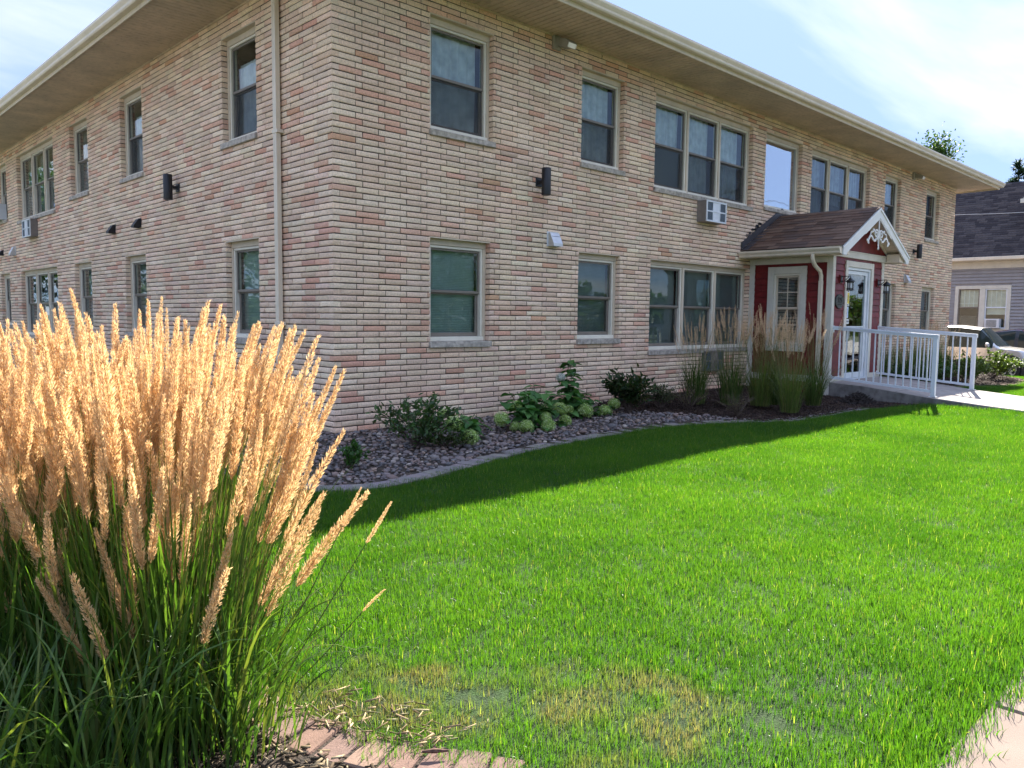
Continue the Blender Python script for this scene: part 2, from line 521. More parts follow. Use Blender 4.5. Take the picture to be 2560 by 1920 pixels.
# ------------------------------------------------------------------ ground, beds, walks
def catmull(P, n=12):
    P = [np.array(p, float) for p in P]
    P = [2 * P[0] - P[1]] + P + [2 * P[-1] - P[-2]]
    out = []
    for i in range(1, len(P) - 2):
        for k in range(n):
            t = k / n
            out.append(.5 * (2 * P[i] + (P[i + 1] - P[i - 1]) * t + (2 * P[i - 1] - 5 * P[i] + 4 * P[i + 1] - P[i + 2]) * t * t
                             + (3 * P[i] - P[i - 1] - 3 * P[i + 1] + P[i + 2]) * t ** 3))
    out.append(P[-2])
    return np.array(out)

def in_poly(poly, X, Y):
    poly = np.asarray(poly); inside = np.zeros(np.shape(X), bool)
    j = len(poly) - 1
    for i in range(len(poly)):
        xi, yi = poly[i]; xj, yj = poly[j]
        c = ((yi > Y) != (yj > Y)) & (X < (xj - xi) * (Y - yi) / (yj - yi + 1e-12) + xi)
        inside ^= c
        j = i
    return inside

def resample(C, step):
    seg = np.linalg.norm(np.diff(C, axis=0), axis=1); s = np.concatenate([[0], np.cumsum(seg)])
    n = int(s[-1] / step); t = (np.arange(n) + .5) * step
    X = np.interp(t, s, C[:, 0]); Y = np.interp(t, s, C[:, 1])
    e = .02
    DX = np.interp(np.minimum(t + e, s[-1]), s, C[:, 0]) - np.interp(np.maximum(t - e, 0), s, C[:, 0])
    DY = np.interp(np.minimum(t + e, s[-1]), s, C[:, 1]) - np.interp(np.maximum(t - e, 0), s, C[:, 1])
    return X, Y, np.arctan2(DY, DX)

# lawn-side line of the foundation bed's paver edging, left to right
EDGE = catmull([(-1.95, 2.0), (-1.85, 0.0), (-1.78, -1.4), (-1.62, -2.15), (-1.36, -2.42), (-1.0, -2.50), (-.45, -2.42), (.02, -2.30),
                (.55, -2.17), (1.11, -2.06), (1.96, -1.95), (3.0, -1.90), (3.8, -1.94), (4.5, -2.15), (5.15, -2.52), (5.76, -2.73),
                (6.6, -2.76), (7.5, -2.76), (8.4, -2.95), (9.06, -3.15)], 10)
BED = np.vstack([EDGE, [(9.06, -1.6), (9.06, .15), (.15, .15), (.15, 2.0)]])
# lawn-side line of the edging round the foreground reed grass
FEDGE = catmull([(-2.45, -6.86), (-2.86, -6.42), (-3.08, -6.0), (-3.24, -5.72), (-3.35, -5.48), (-3.42, -5.25), (-3.40, -4.9),
                 (-3.30, -4.45), (-3.20, -4.0), (-3.35, -3.65), (-3.8, -3.45), (-4.6, -3.4)], 10)
FBED = np.vstack([FEDGE, [(-7, -3.4), (-7, -6.88)]])
# bed to the right of the entrance walk
EDGE2 = catmull([(11.44, -3.0), (12.0, -2.55), (12.9, -2.35), (13.9, -2.42), (14.6, -2.75), (15.6, -3.0), (16.8, -2.95), (17.8, -2.6), (18.7, -1.9), (19.3, -1.1)], 10)
BED2 = np.vstack([EDGE2, [(19.3, .15), (11.44, .15)]])
WALK_X0, WALK_X1 = 9.10, 11.42
def walk_z(y):
    return float(np.interp(-y, [1.6, 2.2, 3.35, 4.1, 4.7, 6.9], [.30, .275, .15, .09, .05, .012]))

def quad_sheet(name, x0, x1, y0, y1, z, mat, kind='structure'):
    me = np_mesh(name, [(x0, y0, z), (x1, y0, z), (x1, y1, z), (x0, y1, z)], [[0, 1, 2, 3]], mat)
    return tag(link_mesh(name, me), kind=kind)

# one sheet out to the horizon, lower on the right where the parking lot lies
gx = np.array([-900, -200, -40, -8, 0, 10, 18.6, 19.4, 20.2, 20.9, 40, 200, 900.])
gz = np.array([-.06, -.06, -.06, -.06, -.06, -.06, -.06, -.12, -.26, -.42, -.42, -.42, -.42])
V = []; F = []
gy = [-900, -200, -30, -6, 5, 30, 200, 900]
for yy in gy:
    for i, xx in enumerate(gx): V.append((xx, yy, gz[i]))
nx = len(gx)
for j in range(len(gy) - 1):
    for i in range(nx - 1): F.append([j * nx + i, j * nx + i + 1, (j + 1) * nx + i + 1, (j + 1) * nx + i])
tag(link_mesh('ground', np_mesh('ground', V, F, M['far_ground'])), kind='structure')

# parking lot beside the brick building
tag(MB().box(20.95, 36, -40, 45, -.45, -.38).build('parking_lot', simple('worn_asphalt', (.16, .15, .145), .9, var=.12, vscale=3, bump=.3, bscale=150)), kind='structure')
# unseen street, and a side street added to bounce sunlight onto the side wall
tag(MB().box(-60, 130, -20, -11.2, -.2, -.10).build('street', M['asphalt']), kind='structure')
tag(MB().box(-20, -9.5, -11.19, 70, -.2, -.05).build('added_side_street', M['asphalt']), kind='structure')

# public pavement, slabs with tooled joints
pav = MB()
for k in range(-8, 22):
    pav.box(k * 1.5 + .006, k * 1.5 + 1.494, -8.45, -6.90, -.14, -.012 + .001 * (k % 3), .008)
tag(pav.build('pavement', simple('pinkish_concrete', (.205, .15, .117), .9, var=.07, vscale=4, bump=.5, bscale=260, bdist=.003, dirt=.12)), kind='structure')

# entrance walk: a ramped slab with dark sides
ys = [-1.3, -1.6, -2.2, -2.8, -3.35, -4.1, -4.7, -5.8, -6.895]
V = []; F = []; mi = []
for y in ys:
    z = walk_z(y) if y < -1.6 else .30
    V += [(WALK_X0, y, -.2), (WALK_X0, y, z - .012), (WALK_X0 + .012, y, z), (WALK_X1 - .012, y, z), (WALK_X1, y, z - .012), (WALK_X1, y, -.2)]
for i in range(len(ys) - 1):
    for k in range(5):
        F.append([i * 6 + k, i * 6 + k + 1, (i + 1) * 6 + k + 1, (i + 1) * 6 + k]); mi.append(1 if k in (0, 4) else 0)
me = np_mesh('walkway', V, F, mats=[M['concrete'], M['concrete_side']]); me.polygons.foreach_set('material_index', np.array(mi, np.int32))
tag(link_mesh('walkway', me), kind='structure')
jm = MB()
for y in (-2.75, -4.2, -5.6):
    z = walk_z(y); jm.box(WALK_X0 + .01, WALK_X1 - .01, y - .006, y + .006, z - .01, z + .0025)
jm.build('control_joint', M['concrete_side'], bpy.data.objects['walkway'])

# beds (soil under stones and mulch)
def bed_z(x, y):
    """foundation bed swells gently towards the wall"""
    t = np.clip(1 - np.abs(y) / 2.4, 0, 1)
    return .01 + t * (.045 + .06 * np.clip((x - 3.5) / 2, 0, 1))
def grid_region(name, mask, x0, x1, y0, y1, st, zf, mat, kind='structure'):
    nx = int((x1 - x0) / st); ny = int((y1 - y0) / st)
    gx = x0 + np.arange(nx + 1) * st; gy = y0 + np.arange(ny + 1) * st
    X, Y = np.meshgrid(gx, gy); CX = X[:-1, :-1] + st / 2; CY = Y[:-1, :-1] + st / 2
    keep = mask(CX, CY)
    idx = np.arange((nx + 1) * (ny + 1)).reshape(ny + 1, nx + 1)
    Fq = np.stack([idx[:-1, :-1], idx[:-1, 1:], idx[1:, 1:], idx[1:, :-1]], -1)[keep]
    used = np.unique(Fq); remap = np.zeros(idx.size, int); remap[used] = np.arange(len(used))
    Vv = np.stack([X.ravel(), Y.ravel(), zf(X, Y).ravel() if callable(zf) else np.full(X.size, zf)], 1)[used]
    me = np_mesh(name, Vv, remap[Fq], mat)
    return me, Vv
MULCH_X = 4.75
def mulch_side(x, y):  # pebbles left, mulch right
    return x > MULCH_X + .25 * np.sin(y * 2.1) + (y + 2.0) * -.15
me, _ = grid_region('rock_bed', lambda x, y: in_poly(BED, x, y) & ~mulch_side(x, y), -2.1, 6, -3, 2.2, .06, bed_z, M['soil'])
ROCKBED = tag(link_mesh('rock_bed', me), kind='structure')
me, _ = grid_region('mulch_bed', lambda x, y: (in_poly(BED, x, y) & mulch_side(x, y)) | in_poly(BED2, x, y), 4, 19.5, -3.4, .3, .06, bed_z, M['soil'])
MULCHBED = tag(link_mesh('mulch_bed', me), kind='structure')
me, _ = grid_region('planting_bed', lambda x, y: in_poly(FBED, x, y), -7, -2.3, -6.9, -3.3, .08, .0, M['soil'])
tag(link_mesh('planting_bed', me), kind='structure')

# paver edging, one soldier brick after another
pv_mat = toned('paver_concrete', rough=.92, var=.14, vscale=30, bump=.7, bscale=130, bdist=.004, spec=.15, speck=.25)
def paver_meshes(base):
    out = []
    for k in range(8):
        b = MB().box(-.0495, .0495, -.098, .098, -.07, .0, .006)
        v = np.array(b.v); v += rng.normal(0, .0012, v.shape)
        c = np.array(base) * rng.uniform(.82, 1.15)
        c = c * np.array([1, rng.uniform(.93, 1.04), rng.uniform(.9, 1.06)])
        out.append(np_mesh('paver', v, b.f, pv_mat, tone=np.tile(c, (len(v), 1))))
    return out
def lay_edging(C, root, meshes, z, off, step=.107, x_lim=None):
    X, Y, A = resample(C, step)
    for x, y, a in zip(X, Y, A):
        if x_lim and not (x_lim[0] < x < x_lim[1]): continue
        nxx, nyy = -math.sin(a), math.cos(a)
        o = link_mesh('paver', random.choice(meshes), root, loc=(x + nxx * off, y + nyy * off, z + random.uniform(-.005, .005)),
                      rot=(random.uniform(-.02, .02), random.uniform(-.02, .02), a + random.uniform(-.03, .03)))
grey_pv = paver_meshes((.235, .205, .19)); pink_pv = paver_meshes((.215, .148, .112))
e1 = empty('paver_edging', (-1.4, -2.4, 0), 'curved row of grey pavers edging the pebble and mulch bed by the wall', 'edging', 'paver edgings')
lay_edging(EDGE, e1, grey_pv, .022, .085, x_lim=(-1.85, 7.9))
e2 = empty('paver_edging', (-3.3, -5.6, 0), 'row of pinkish tan pavers edging the bed in the foreground', 'edging', 'paver edgings')
lay_edging(FEDGE[::-1], e2, pink_pv, .006, -.05, x_lim=(-3.7, -2.3))
e3 = empty('paver_edging', (14.5, -2.8, 0), 'sunlit paver edging round the bed right of the entrance walk', 'edging', 'paver edgings')
lay_edging(EDGE2, e3, pink_pv, .022, .085)

# lawn
def in_lawn(x, y):
    ok = (y > -6.90) & ~in_poly(BED, x, y) & ~in_poly(FBED, x, y) & ~in_poly(BED2, x, y)
    ok &= ~((x > WALK_X0 - .02) & (x < WALK_X1 + .02))
    ok &= ~((x > -.3) & (y > -.5))
    return ok
def lawn_z(x, y):
    drop = np.interp(x, [18.3, 19.2, 20.2, 21], [0, -.06, -.2, -.36])
    n = .010 * np.sin(x * 1.7 + y * .6) + .008 * np.sin(y * 2.3 - x * .9)
    return drop + n * np.clip((-y - 2.6), 0, 1)
me, LV = grid_region('lawn', in_lawn, -6.0, 20.9, -6.90, 3.9, .075, lawn_z, M['thatch'])
LAWN = tag(link_mesh('lawn', me), kind='structure')
# ------------------------------------------------------------------ the brick building
CH = .0677; BL = .3048; JT = .0115
ZB = 2.355 - 37 * CH
NROW = 80
FLEN, SLEN = 20.77, 17.6
SOFF = 5.274
BLD = empty('apartment_building', (10, 8, 0), 'two storey building of pink and cream rock faced brick with wide eaves', 'building')
FRONT = Matrix.Identity(4)
SIDE = Matrix.Rotation(-math.pi / 2, 4, 'Z')       # local x -> -y, local -y -> -x

# openings: (u0, u1, z0, z1, lights, kind)
fr_open = [
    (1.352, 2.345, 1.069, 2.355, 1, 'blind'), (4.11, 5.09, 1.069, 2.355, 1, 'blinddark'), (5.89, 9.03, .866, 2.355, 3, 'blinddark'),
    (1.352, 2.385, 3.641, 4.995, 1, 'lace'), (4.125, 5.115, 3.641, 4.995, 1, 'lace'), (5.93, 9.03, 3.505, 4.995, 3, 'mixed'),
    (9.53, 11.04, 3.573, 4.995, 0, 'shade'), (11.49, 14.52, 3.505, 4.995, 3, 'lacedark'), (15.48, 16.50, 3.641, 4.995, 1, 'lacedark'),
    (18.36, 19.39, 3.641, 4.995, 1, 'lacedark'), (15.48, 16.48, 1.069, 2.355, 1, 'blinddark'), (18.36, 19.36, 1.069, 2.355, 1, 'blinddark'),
]
sd_open = [
    (1.75, 2.72, 3.641, 4.995, 1, 'sheer'), (5.66, 6.68, 3.641, 4.995, 1, 'sheer'), (8.45, 9.55, 3.641, 4.995, 1, 'dark'),
    (10.70, 13.72, 3.505, 4.995, 3, 'dark'), (14.76, 15.75, 3.641, 4.995, 1, 'dark'),
    (1.75, 2.70, 1.069, 2.355, 1, 'blind'), (5.66, 6.62, 1.069, 2.355, 1, 'blinddark'), (8.45, 9.50, 1.069, 2.355, 1, 'dark'),
    (10.70, 13.70, .866, 2.355, 3, 'dark'), (14.80, 15.75, 1.069, 2.355, 1, 'dark'),
]

# --- bricks -------------------------------------------------------------
PAL = np.array([(.85, .685, .525), (.83, .675, .535), (.87, .725, .575), (.80, .615, .475),        # creams
                (.81, .63, .495), (.83, .65, .515), (.79, .61, .485), (.84, .67, .525), (.77, .60, .485),  # tans
                (.74, .47, .36), (.72, .435, .33), (.76, .50, .39),                                # pinks
                (.70, .43, .29)])                                                              # orange
PAL = np.minimum(PAL * np.array([1.05, .985, .92]), .93)
PW = np.array([.12, .12, .11, .12, .09, .09, .08, .09, .07, .04, .028, .035, .008]); PW = PW / PW.sum()

def brick_rows(openings, length, mirror_rowA):
    out = []
    for r in range(NROW):
        z0 = ZB + r * CH; zc = z0 + CH / 2
        rowA = (r % 2 == 0)
        if not mirror_rowA:  # front
            u = .0905 if rowA else 0.0
        else:
            u = 0.0 if rowA else .0905
        cuts = [(o[0], o[1]) for o in openings if o[2] < zc < o[3]]
        corner = (u == 0.0)
        while u < length - .02:
            a, b = u, min(u + BL, length)
            pieces = [(a, b)]
            for c0, c1 in cuts:
                np_ = []
                for p0, p1 in pieces:
                    if p1 <= c0 or p0 >= c1: np_.append((p0, p1))
                    else:
                        if p0 < c0 - .03: np_.append((p0, c0 + JT))
                        if p1 > c1 + .03: np_.append((c1, p1))
                pieces = np_
            for p0, p1 in pieces:
                for c0, c1 in cuts:            # close up to the jamb
                    if -.05 < p1 - c0 < JT - .001 or (p1 <= c0 and c0 - p1 < .032): p1 = c0 + JT
                    if p0 > c1 and p0 - c1 < .045: p0 = c1
                edge = any(abs(p1 - JT - c0) < .004 for c0, c1 in cuts) or any(abs(p0 - c1) < .004 for c0, c1 in cuts)
                depth = .088 if ((corner and a == 0.0) or edge) else .034
                out.append((p0, p1 - JT, z0 + JT * .5, z0 + CH - JT * .5, depth, r, 1 if (a == 0.0 and p0 == 0.0) else 0))
            u += BL
    return np.array(out)

NXG, NZG = 5, 4
def brick_geom(w, h, dep, seed_rng, n, corner=None):
    """arrays of n bricks centred on their face; local x along, -y outward"""
    fx = np.array([-.5, -.485, .0, .485, .5]); fz = np.array([-.5, -.37, .37, .5])
    GX, GZ = np.meshgrid(fx, fz)
    GX = GX.ravel(); GZ = GZ.ravel(); k = NXG * NZG
    inner = ((np.abs(GX) < .49) & (np.abs(GZ) < .49))
    X = GX[None] * w[:, None]; Z = GZ[None] * h[:, None]
    X = X + np.where(inner[None], seed_rng.normal(0, .0022, (n, k)), seed_rng.normal(0, .0009, (n, k)))
    Z = Z + np.where(inner[None], seed_rng.normal(0, .0030, (n, k)), seed_rng.normal(0, .0011, (n, k)))
    D = np.where(inner[None], seed_rng.uniform(.0015, .0060, (n, k)), seed_rng.uniform(-.0008, .0016, (n, k)))
    P = np.stack([X, -D, Z], -1)
    ring = [j for j in range(NXG)] + [NXG * (i + 1) - 1 for i in range(1, NZG)] + [NXG * (NZG - 1) + j for j in range(NXG - 2, -1, -1)] + [NXG * i for i in range(NZG - 2, 0, -1)]
    B = P[:, ring].copy(); B[:, :, 1] = dep[:, None]
    Vv = np.concatenate([P, B], 1)
    fs = []
    for i in range(NZG - 1):
        for j in range(NXG - 1):
            fs.append((i * NXG + j, i * NXG + j + 1, (i + 1) * NXG + j + 1, (i + 1) * NXG + j))
    nr = len(ring)
    for i in range(nr):
        i2 = (i + 1) % nr
        fs.append((ring[i], k + i, k + i2, ring[i2]))
    return Vv, np.array(fs)

def world_to_px(P):
    d = P - np.array(CAMPOS)
    z = d @ np.array(_f); x = d @ np.array(_r2); y = d @ np.array(_u2)
    return 1280 + 1959.9 * x / z, 960 - 1959.9 * y / z, z

def pick_tones(u, z, n):
    idx = rng.choice(len(PAL), n, p=PW)
    # bricks came in batches: shift some towards cream or pink by place
    f = np.sin(u * 1.3 + z * 2.1) + np.sin(u * .5 - z * 1.1 + 2) + rng.normal(0, 1.3, n)
    idx = np.where((f > 1.6) & (rng.random(n) < .5), rng.choice(4, n), idx)
    idx = np.where((f < -1.7) & (rng.random(n) < .4), rng.choice([4, 5, 6, 9, 10, 11], n), idx)
    return idx

rowsF = brick_rows(fr_open, FLEN, False)
rowsS = brick_rows(sd_open, SLEN, True)
def prep(rows, side):
    c = (rows[:, 0] + rows[:, 1]) / 2; zc = (rows[:, 2] + rows[:, 3]) / 2
    if side: W = np.stack([np.zeros(len(c)), c, zc], 1)
    else: W = np.stack([c, np.zeros(len(c)), zc], 1)
    u, v, d = world_to_px(W)
    if side:
        dv = W - np.array(CAMPOS); cosv = np.abs(dv[:, 0]) / np.linalg.norm(dv, axis=1)
    else:
        dv = W - np.array(CAMPOS); cosv = np.abs(dv[:, 1]) / np.linalg.norm(dv, axis=1)
    area = (rows[:, 1] - rows[:, 0]) * cosv / d ** 2
    vis = (u > 4) & (u < 2556) & (v > 4) & (v < 1100) & ~((v > 830) & (u < 900)) & ~((v > 700) & (u < 760))
    return c, zc, np.where(vis, area, 0)
cF, zF, aF = prep(rowsF, False); cS, zS, aS = prep(rowsS, True)
tF = pick_tones(cF, zF, len(cF)); tS = pick_tones(-cS, zS, len(cS))
thr = np.sort(np.concatenate([aF, aS]))[-300]

def add_wall(rows, c, zc, area, tones, basis, name):
    wl = empty(name, (0, 0, 0), parent=BLD)
    full = (np.abs((rows[:, 1] - rows[:, 0]) - (BL - JT)) < .001)
    single = (area >= thr) & full
    # bricks joined into one part
    j = ~single
    n = int(j.sum())
    w = rows[j, 1] - rows[j, 0]; h = rows[j, 3] - rows[j, 2]
    Vv, fs = brick_geom(w, h, rows[j, 4], rng, n)
    sgn = -1 if basis is SIDE else 1
    Vv[:, :, 0] += (sgn * c[j])[:, None]; Vv[:, :, 2] += zc[j][:, None]
    Vv[:, :, 1] += rng.normal(0, .0016, n)[:, None]
    # face line of the wall is y = 0
    nv = Vv.shape[1]
    Fa = (fs[None] + (np.arange(n) * nv)[:, None, None]).reshape(-1, 4)
    col = PAL[tones[j]] * rng.uniform(.88, 1.12, (n, 1)) * rng.uniform(.97, 1.03, (n, 3))
    tone = np.repeat(col, nv, axis=0)
    me = np_mesh('bricks', Vv.reshape(-1, 3), Fa, M['brick'], tone=tone)
    o = link_mesh('brickwork', me, wl, basis=basis.copy())
    tag(o, kind='stuff')
    # nearest bricks, one object each
    cache = {}
    for i in np.nonzero(single)[0]:
        key = (int(tones[i]), int(rng.integers(3)), rows[i, 4] > .05)
        if key not in cache:
            V1, f1 = brick_geom(np.array([BL - JT]), np.array([CH - JT]), np.array([rows[i, 4]]), rng, 1)
            cc = PAL[key[0]] * rng.uniform(.92, 1.08)
            cache[key] = np_mesh('brick', V1[0], f1, M['brick'], tone=np.tile(cc, (len(V1[0]), 1)))
        b = basis @ Matrix.Translation((sgn * c[i], rng.normal(0, .0016), zc[i]))
        link_mesh('brick', cache[key], wl, basis=b)
    return wl
WALLF = add_wall(rowsF, cF, zF, aF, tF, FRONT, 'front_wall')
WALLS = add_wall(rowsS, cS, zS, aS, tS, SIDE, 'side_wall')

def mortar_wall(openings, length, basis, parent, sgn):
    us = sorted(set([.012, length] + [o[0] - .012 for o in openings] + [o[1] + .012 for o in openings]))
    zs = sorted(set([-.3, SOFF + .05] + [o[2] - .012 for o in openings] + [o[3] + .006 for o in openings]))
    mb = MB()
    def hole(u, z): return any(o[0] - .012 < u < o[1] + .012 and o[2] - .012 < z < o[3] + .006 for o in openings)
    for a, b in zip(us[:-1], us[1:]):
        for z0, z1 in zip(zs[:-1], zs[1:]):
            if hole((a + b) / 2, (z0 + z1) / 2): continue
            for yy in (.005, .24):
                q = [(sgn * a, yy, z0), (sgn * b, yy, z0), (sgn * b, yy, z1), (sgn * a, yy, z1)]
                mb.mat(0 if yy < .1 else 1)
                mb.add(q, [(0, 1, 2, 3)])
    mb.mat(0)
    for o in openings:
        a, b, z0, z1 = o[0] - .012, o[1] + .012, o[2] - .012, o[3] + .006
        c4 = [(a, z0), (b, z0), (b, z1), (a, z1)]
        for i in range(4):
            (xa, za), (xb, zb_) = c4[i], c4[(i + 1) % 4]
            mb.add([(sgn * xa, .005, za), (sgn * xb, .005, zb_), (sgn * xb, .24, zb_), (sgn * xa, .24, za)], [(0, 1, 2, 3)])
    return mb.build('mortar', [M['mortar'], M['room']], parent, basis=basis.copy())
mortar_wall(fr_open, FLEN, FRONT, WALLF, 1)
mortar_wall(sd_open, SLEN, SIDE, WALLS, -1)
# rear and far walls, floors and ceiling close the shell
sh = MB()
sh.box(.2, FLEN, SLEN - .3, SLEN, -.3, SOFF + .05)
sh.box(FLEN - .24, FLEN - .005, .25, SLEN - .3, -.3, SOFF + .05)
sh.build('rear_wall', simple('plain_tan_brick', (.4, .31, .24), .95, var=.15, vscale=20), BLD)
fl = MB()
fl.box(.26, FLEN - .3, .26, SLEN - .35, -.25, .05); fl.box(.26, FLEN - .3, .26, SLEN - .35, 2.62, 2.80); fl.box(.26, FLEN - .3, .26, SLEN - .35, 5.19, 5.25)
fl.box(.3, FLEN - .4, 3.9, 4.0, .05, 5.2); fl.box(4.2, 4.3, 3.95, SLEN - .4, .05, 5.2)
fl.build('interior_partition', M['room'], BLD)

# --- windows ---------------------------------------------------------------
def build_window(o, basis, mirror, idx):
    u0, u1, z0, z1, lights, kind = o
    w = u1 - u0; h = z1 - z0
    org = basis @ Matrix.Translation(((-u1 if mirror else u0), 0, z0))
    c = MB(); yb = .075
    ct, cs = .085, .05
    c.box(0, w, yb, yb + .07, h - ct, h, .004)
    c.box(0, cs, yb, yb + .07, 0, h - ct - .001, .004); c.box(w - cs, w, yb, yb + .07, 0, h - ct - .001, .004)
    n = max(lights, 1)
    mw = .055
    lw = (w - 2 * cs - (n - 1) * mw) / n
    for k in range(1, n):
        xm = cs + k * lw + (k - 1) * mw
        c.box(xm + .001, xm + mw - .001, yb - .006, yb + .06, 0, h - ct - .001, .006)
    win = c.build('window', M['casing'], BLD, basis=org)
    P = lambda mb, nm, mt, **kw: mb.build(nm, mt, win, basis=org, **kw)
    s = MB().box(-.022, w + .022, -.038, .16, -.072, .002, .006)
    v = np.array(s.v); v[:, 1] += rng.normal(0, .003, len(v)); s.v = [tuple(q) for q in v]
    P(s, 'sill', M['stone_sill'])
    P(MB().box(-.008, w + .008, -.0015, .085, h - .010, h + .0045, .001), 'lintel', M['casing'])
    for k in range(n):
        x0 = cs + k * (lw + mw); x1 = x0 + lw
        f = MB(); fy0, fy1 = yb + .012, yb + .10; fw = .032; top = h - ct
        f.box(x0, x1, fy0, fy1, top - fw, top - .002, .003)
        f.box(x0, x0 + fw, fy0, fy1, .062, top - fw - .001, .003); f.box(x1 - fw, x1, fy0, fy1, .062, top - fw - .001, .003)
        f.box(x0 - .004, x1 + .004, fy0 - .03, fy1, .003, .061, .006)
        P(f, 'frame', M['frame'])
        a0, a1, b0, b1 = x0 + fw, x1 - fw, .062, top - fw
        if lights == 0:
            g = MB().box(a0 + .001, a1 - .001, yb + .045, yb + .049, b0 + .001, b1 - .001); P(g, 'pane', M['mirror_film'])
            sh_ = MB().box(a0 + .02, a1 - .03, yb + .075, yb + .079, b0 + .005, b1 - .005); P(sh_, 'roller_shade', M['shade'])
            bd = MB()
            for q in range(22):
                zz = b0 + (b1 - b0) * (q + .5) / 22; bd.box(a1 - .045, a1 - .012, yb + .07, yb + .074, zz - .02, zz + .018)
            P(bd, 'lace_trim', M['black_metal'])
            continue
        zm = b0 + (b1 - b0) * .5
        sy = yb + .034
        su = MB(); st = .028
        su.box(a0, a1, sy, sy + .026, b1 - st, b1, .003); su.box(a0, a1, sy, sy + .026, zm, zm + .034, .003)
        su.box(a0, a0 + st, sy, sy + .026, zm + .035, b1 - st - .001, .003); su.box(a1 - st, a1, sy, sy + .026, zm + .035, b1 - st - .001, .003)
        P(su, 'sash', M['sash'])
        sl = MB(); sy2 = sy + .030; st2 = .046
        sl.box(a0, a1, sy2, sy2 + .026, b0, b0 + .05, .003); sl.box(a0, a1, sy2, sy2 + .026, zm - .02, zm + .02, .003)
        sl.box(a0, a0 + st2, sy2, sy2 + .026, b0 + .051, zm - .021, .003); sl.box(a1 - st2, a1, sy2, sy2 + .026, b0 + .051, zm - .021, .003)
        P(sl, 'sash', M['sash'])
        P(MB().box(a0 + st, a1 - st, sy + .011, sy + .015, zm + .03, b1 - st + .002), 'pane', M['glass'])
        P(MB().box(a0 + st2, a1 - st2, sy2 + .011, sy2 + .015, b0 + .048, zm - .018), 'pane', M['glass'])
        if kind in ('lace', 'mixed', 'lacedark', 'sheer'):   # insect screen over the lower half
            P(MB().box(a0 + .006, a1 - .006, sy + .004, sy + .005, b0 + .006, zm - .002), 'insect_screen', M['screen'])
        # what hangs inside
        yi = yb + .135
        if kind.startswith('blind') or (kind == 'mixed' and k == 0):
            lo = zm + .06 if kind == 'mixed' else None
            bl = MB(); zt = (b1 - .01) if kind != 'mixed' else zm
            z = b0 + .012; tilt = .010
            while z < zt:
                bl.add([(a0 + .01, yi - .008, z + tilt), (a1 - .01, yi - .008, z + tilt), (a1 - .01, yi + .008, z - tilt * .9), (a0 + .01, yi + .008, z - tilt * .9)], [(0, 1, 2, 3)])
                z += .0215
            bl.box(a0 + .01, a1 - .01, yi - .014, yi + .014, zt, zt + .03)
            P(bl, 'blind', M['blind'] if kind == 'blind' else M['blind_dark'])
        if kind in ('lace', 'mixed', 'lacedark', 'sheer', 'dark'):
            if kind == 'sheer': r0, r1, cz0, cz1 = a0, a0 + (a1 - a0) * .62, b0, b0 + (b1 - b0) * .84
            elif kind == 'dark': r0, r1, cz0, cz1 = a0, a0 + (a1 - a0) * .35, b0, b1
            elif kind == 'lace': r0, r1, cz0, cz1 = a0, a1 - (a1 - a0) * .06, b0, b1 + .02
            elif kind == 'mixed': r0, r1, cz0, cz1 = a0, a1 - (a1 - a0) * (.1 if k else .0), (b0 if k else zm + .02), b1 + .02
            else: r0, r1, cz0, cz1 = a0, a1 - (a1 - a0) * .12, b0 + (.0 if k != 1 else (b1 - b0) * .32), b1 + .02
            nxs = 46; V = []; F = []
            ph = rng.uniform(0, 6)
            for i in range(nxs + 1):
                t = i / nxs; x = r0 + (r1 - r0) * t
                for zz, am in ((cz0, 1.25), ((cz0 + cz1) / 2, 1.0), (cz1, .7)):
                    V.append((x + .012 * math.sin(t * 9 + zz * 3 + ph) * am, yi + .02 + am * (.013 * math.sin(t * 34 + ph + .7 * math.sin(zz * 4)) + .006 * math.sin(t * 71 + ph)), zz))
            for i in range(nxs):
                for q in range(2): F.append([i * 3 + q, (i + 1) * 3 + q, (i + 1) * 3 + q + 1, i * 3 + q + 1])
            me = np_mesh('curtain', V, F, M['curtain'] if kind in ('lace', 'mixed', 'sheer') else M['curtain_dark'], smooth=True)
            link_mesh('curtain', me, win, basis=org)
    return win
def screen_mat():
    m = bpy.data.materials.new('insect_screen_mesh'); m.use_nodes = True
    nt = m.node_tree; nt.nodes.clear(); N = nt.nodes.new; L = nt.links.new
    out = N('ShaderNodeOutputMaterial'); tr = N('ShaderNodeBsdfTransparent'); df = N('ShaderNodeBsdfDiffuse')
    df.inputs[0].default_value = (.07, .07, .075, 1); mx = N('ShaderNodeMixShader'); mx.inputs[0].default_value = .26
    L(tr.outputs[0], mx.inputs[1]); L(df.outputs[0], mx.inputs[2]); L(mx.outputs[0], out.inputs[0])
    return m
M['screen'] = screen_mat()
M['blind_dark'] = simple('shaded_blind_slats', (.28, .31, .32), .6, var=.05)  # darker copy of the blind slats, shade put into the colour
for i, o in enumerate(fr_open): build_window(o, FRONT, False, i)
for i, o in enumerate(sd_open): build_window(o, SIDE, True, i)

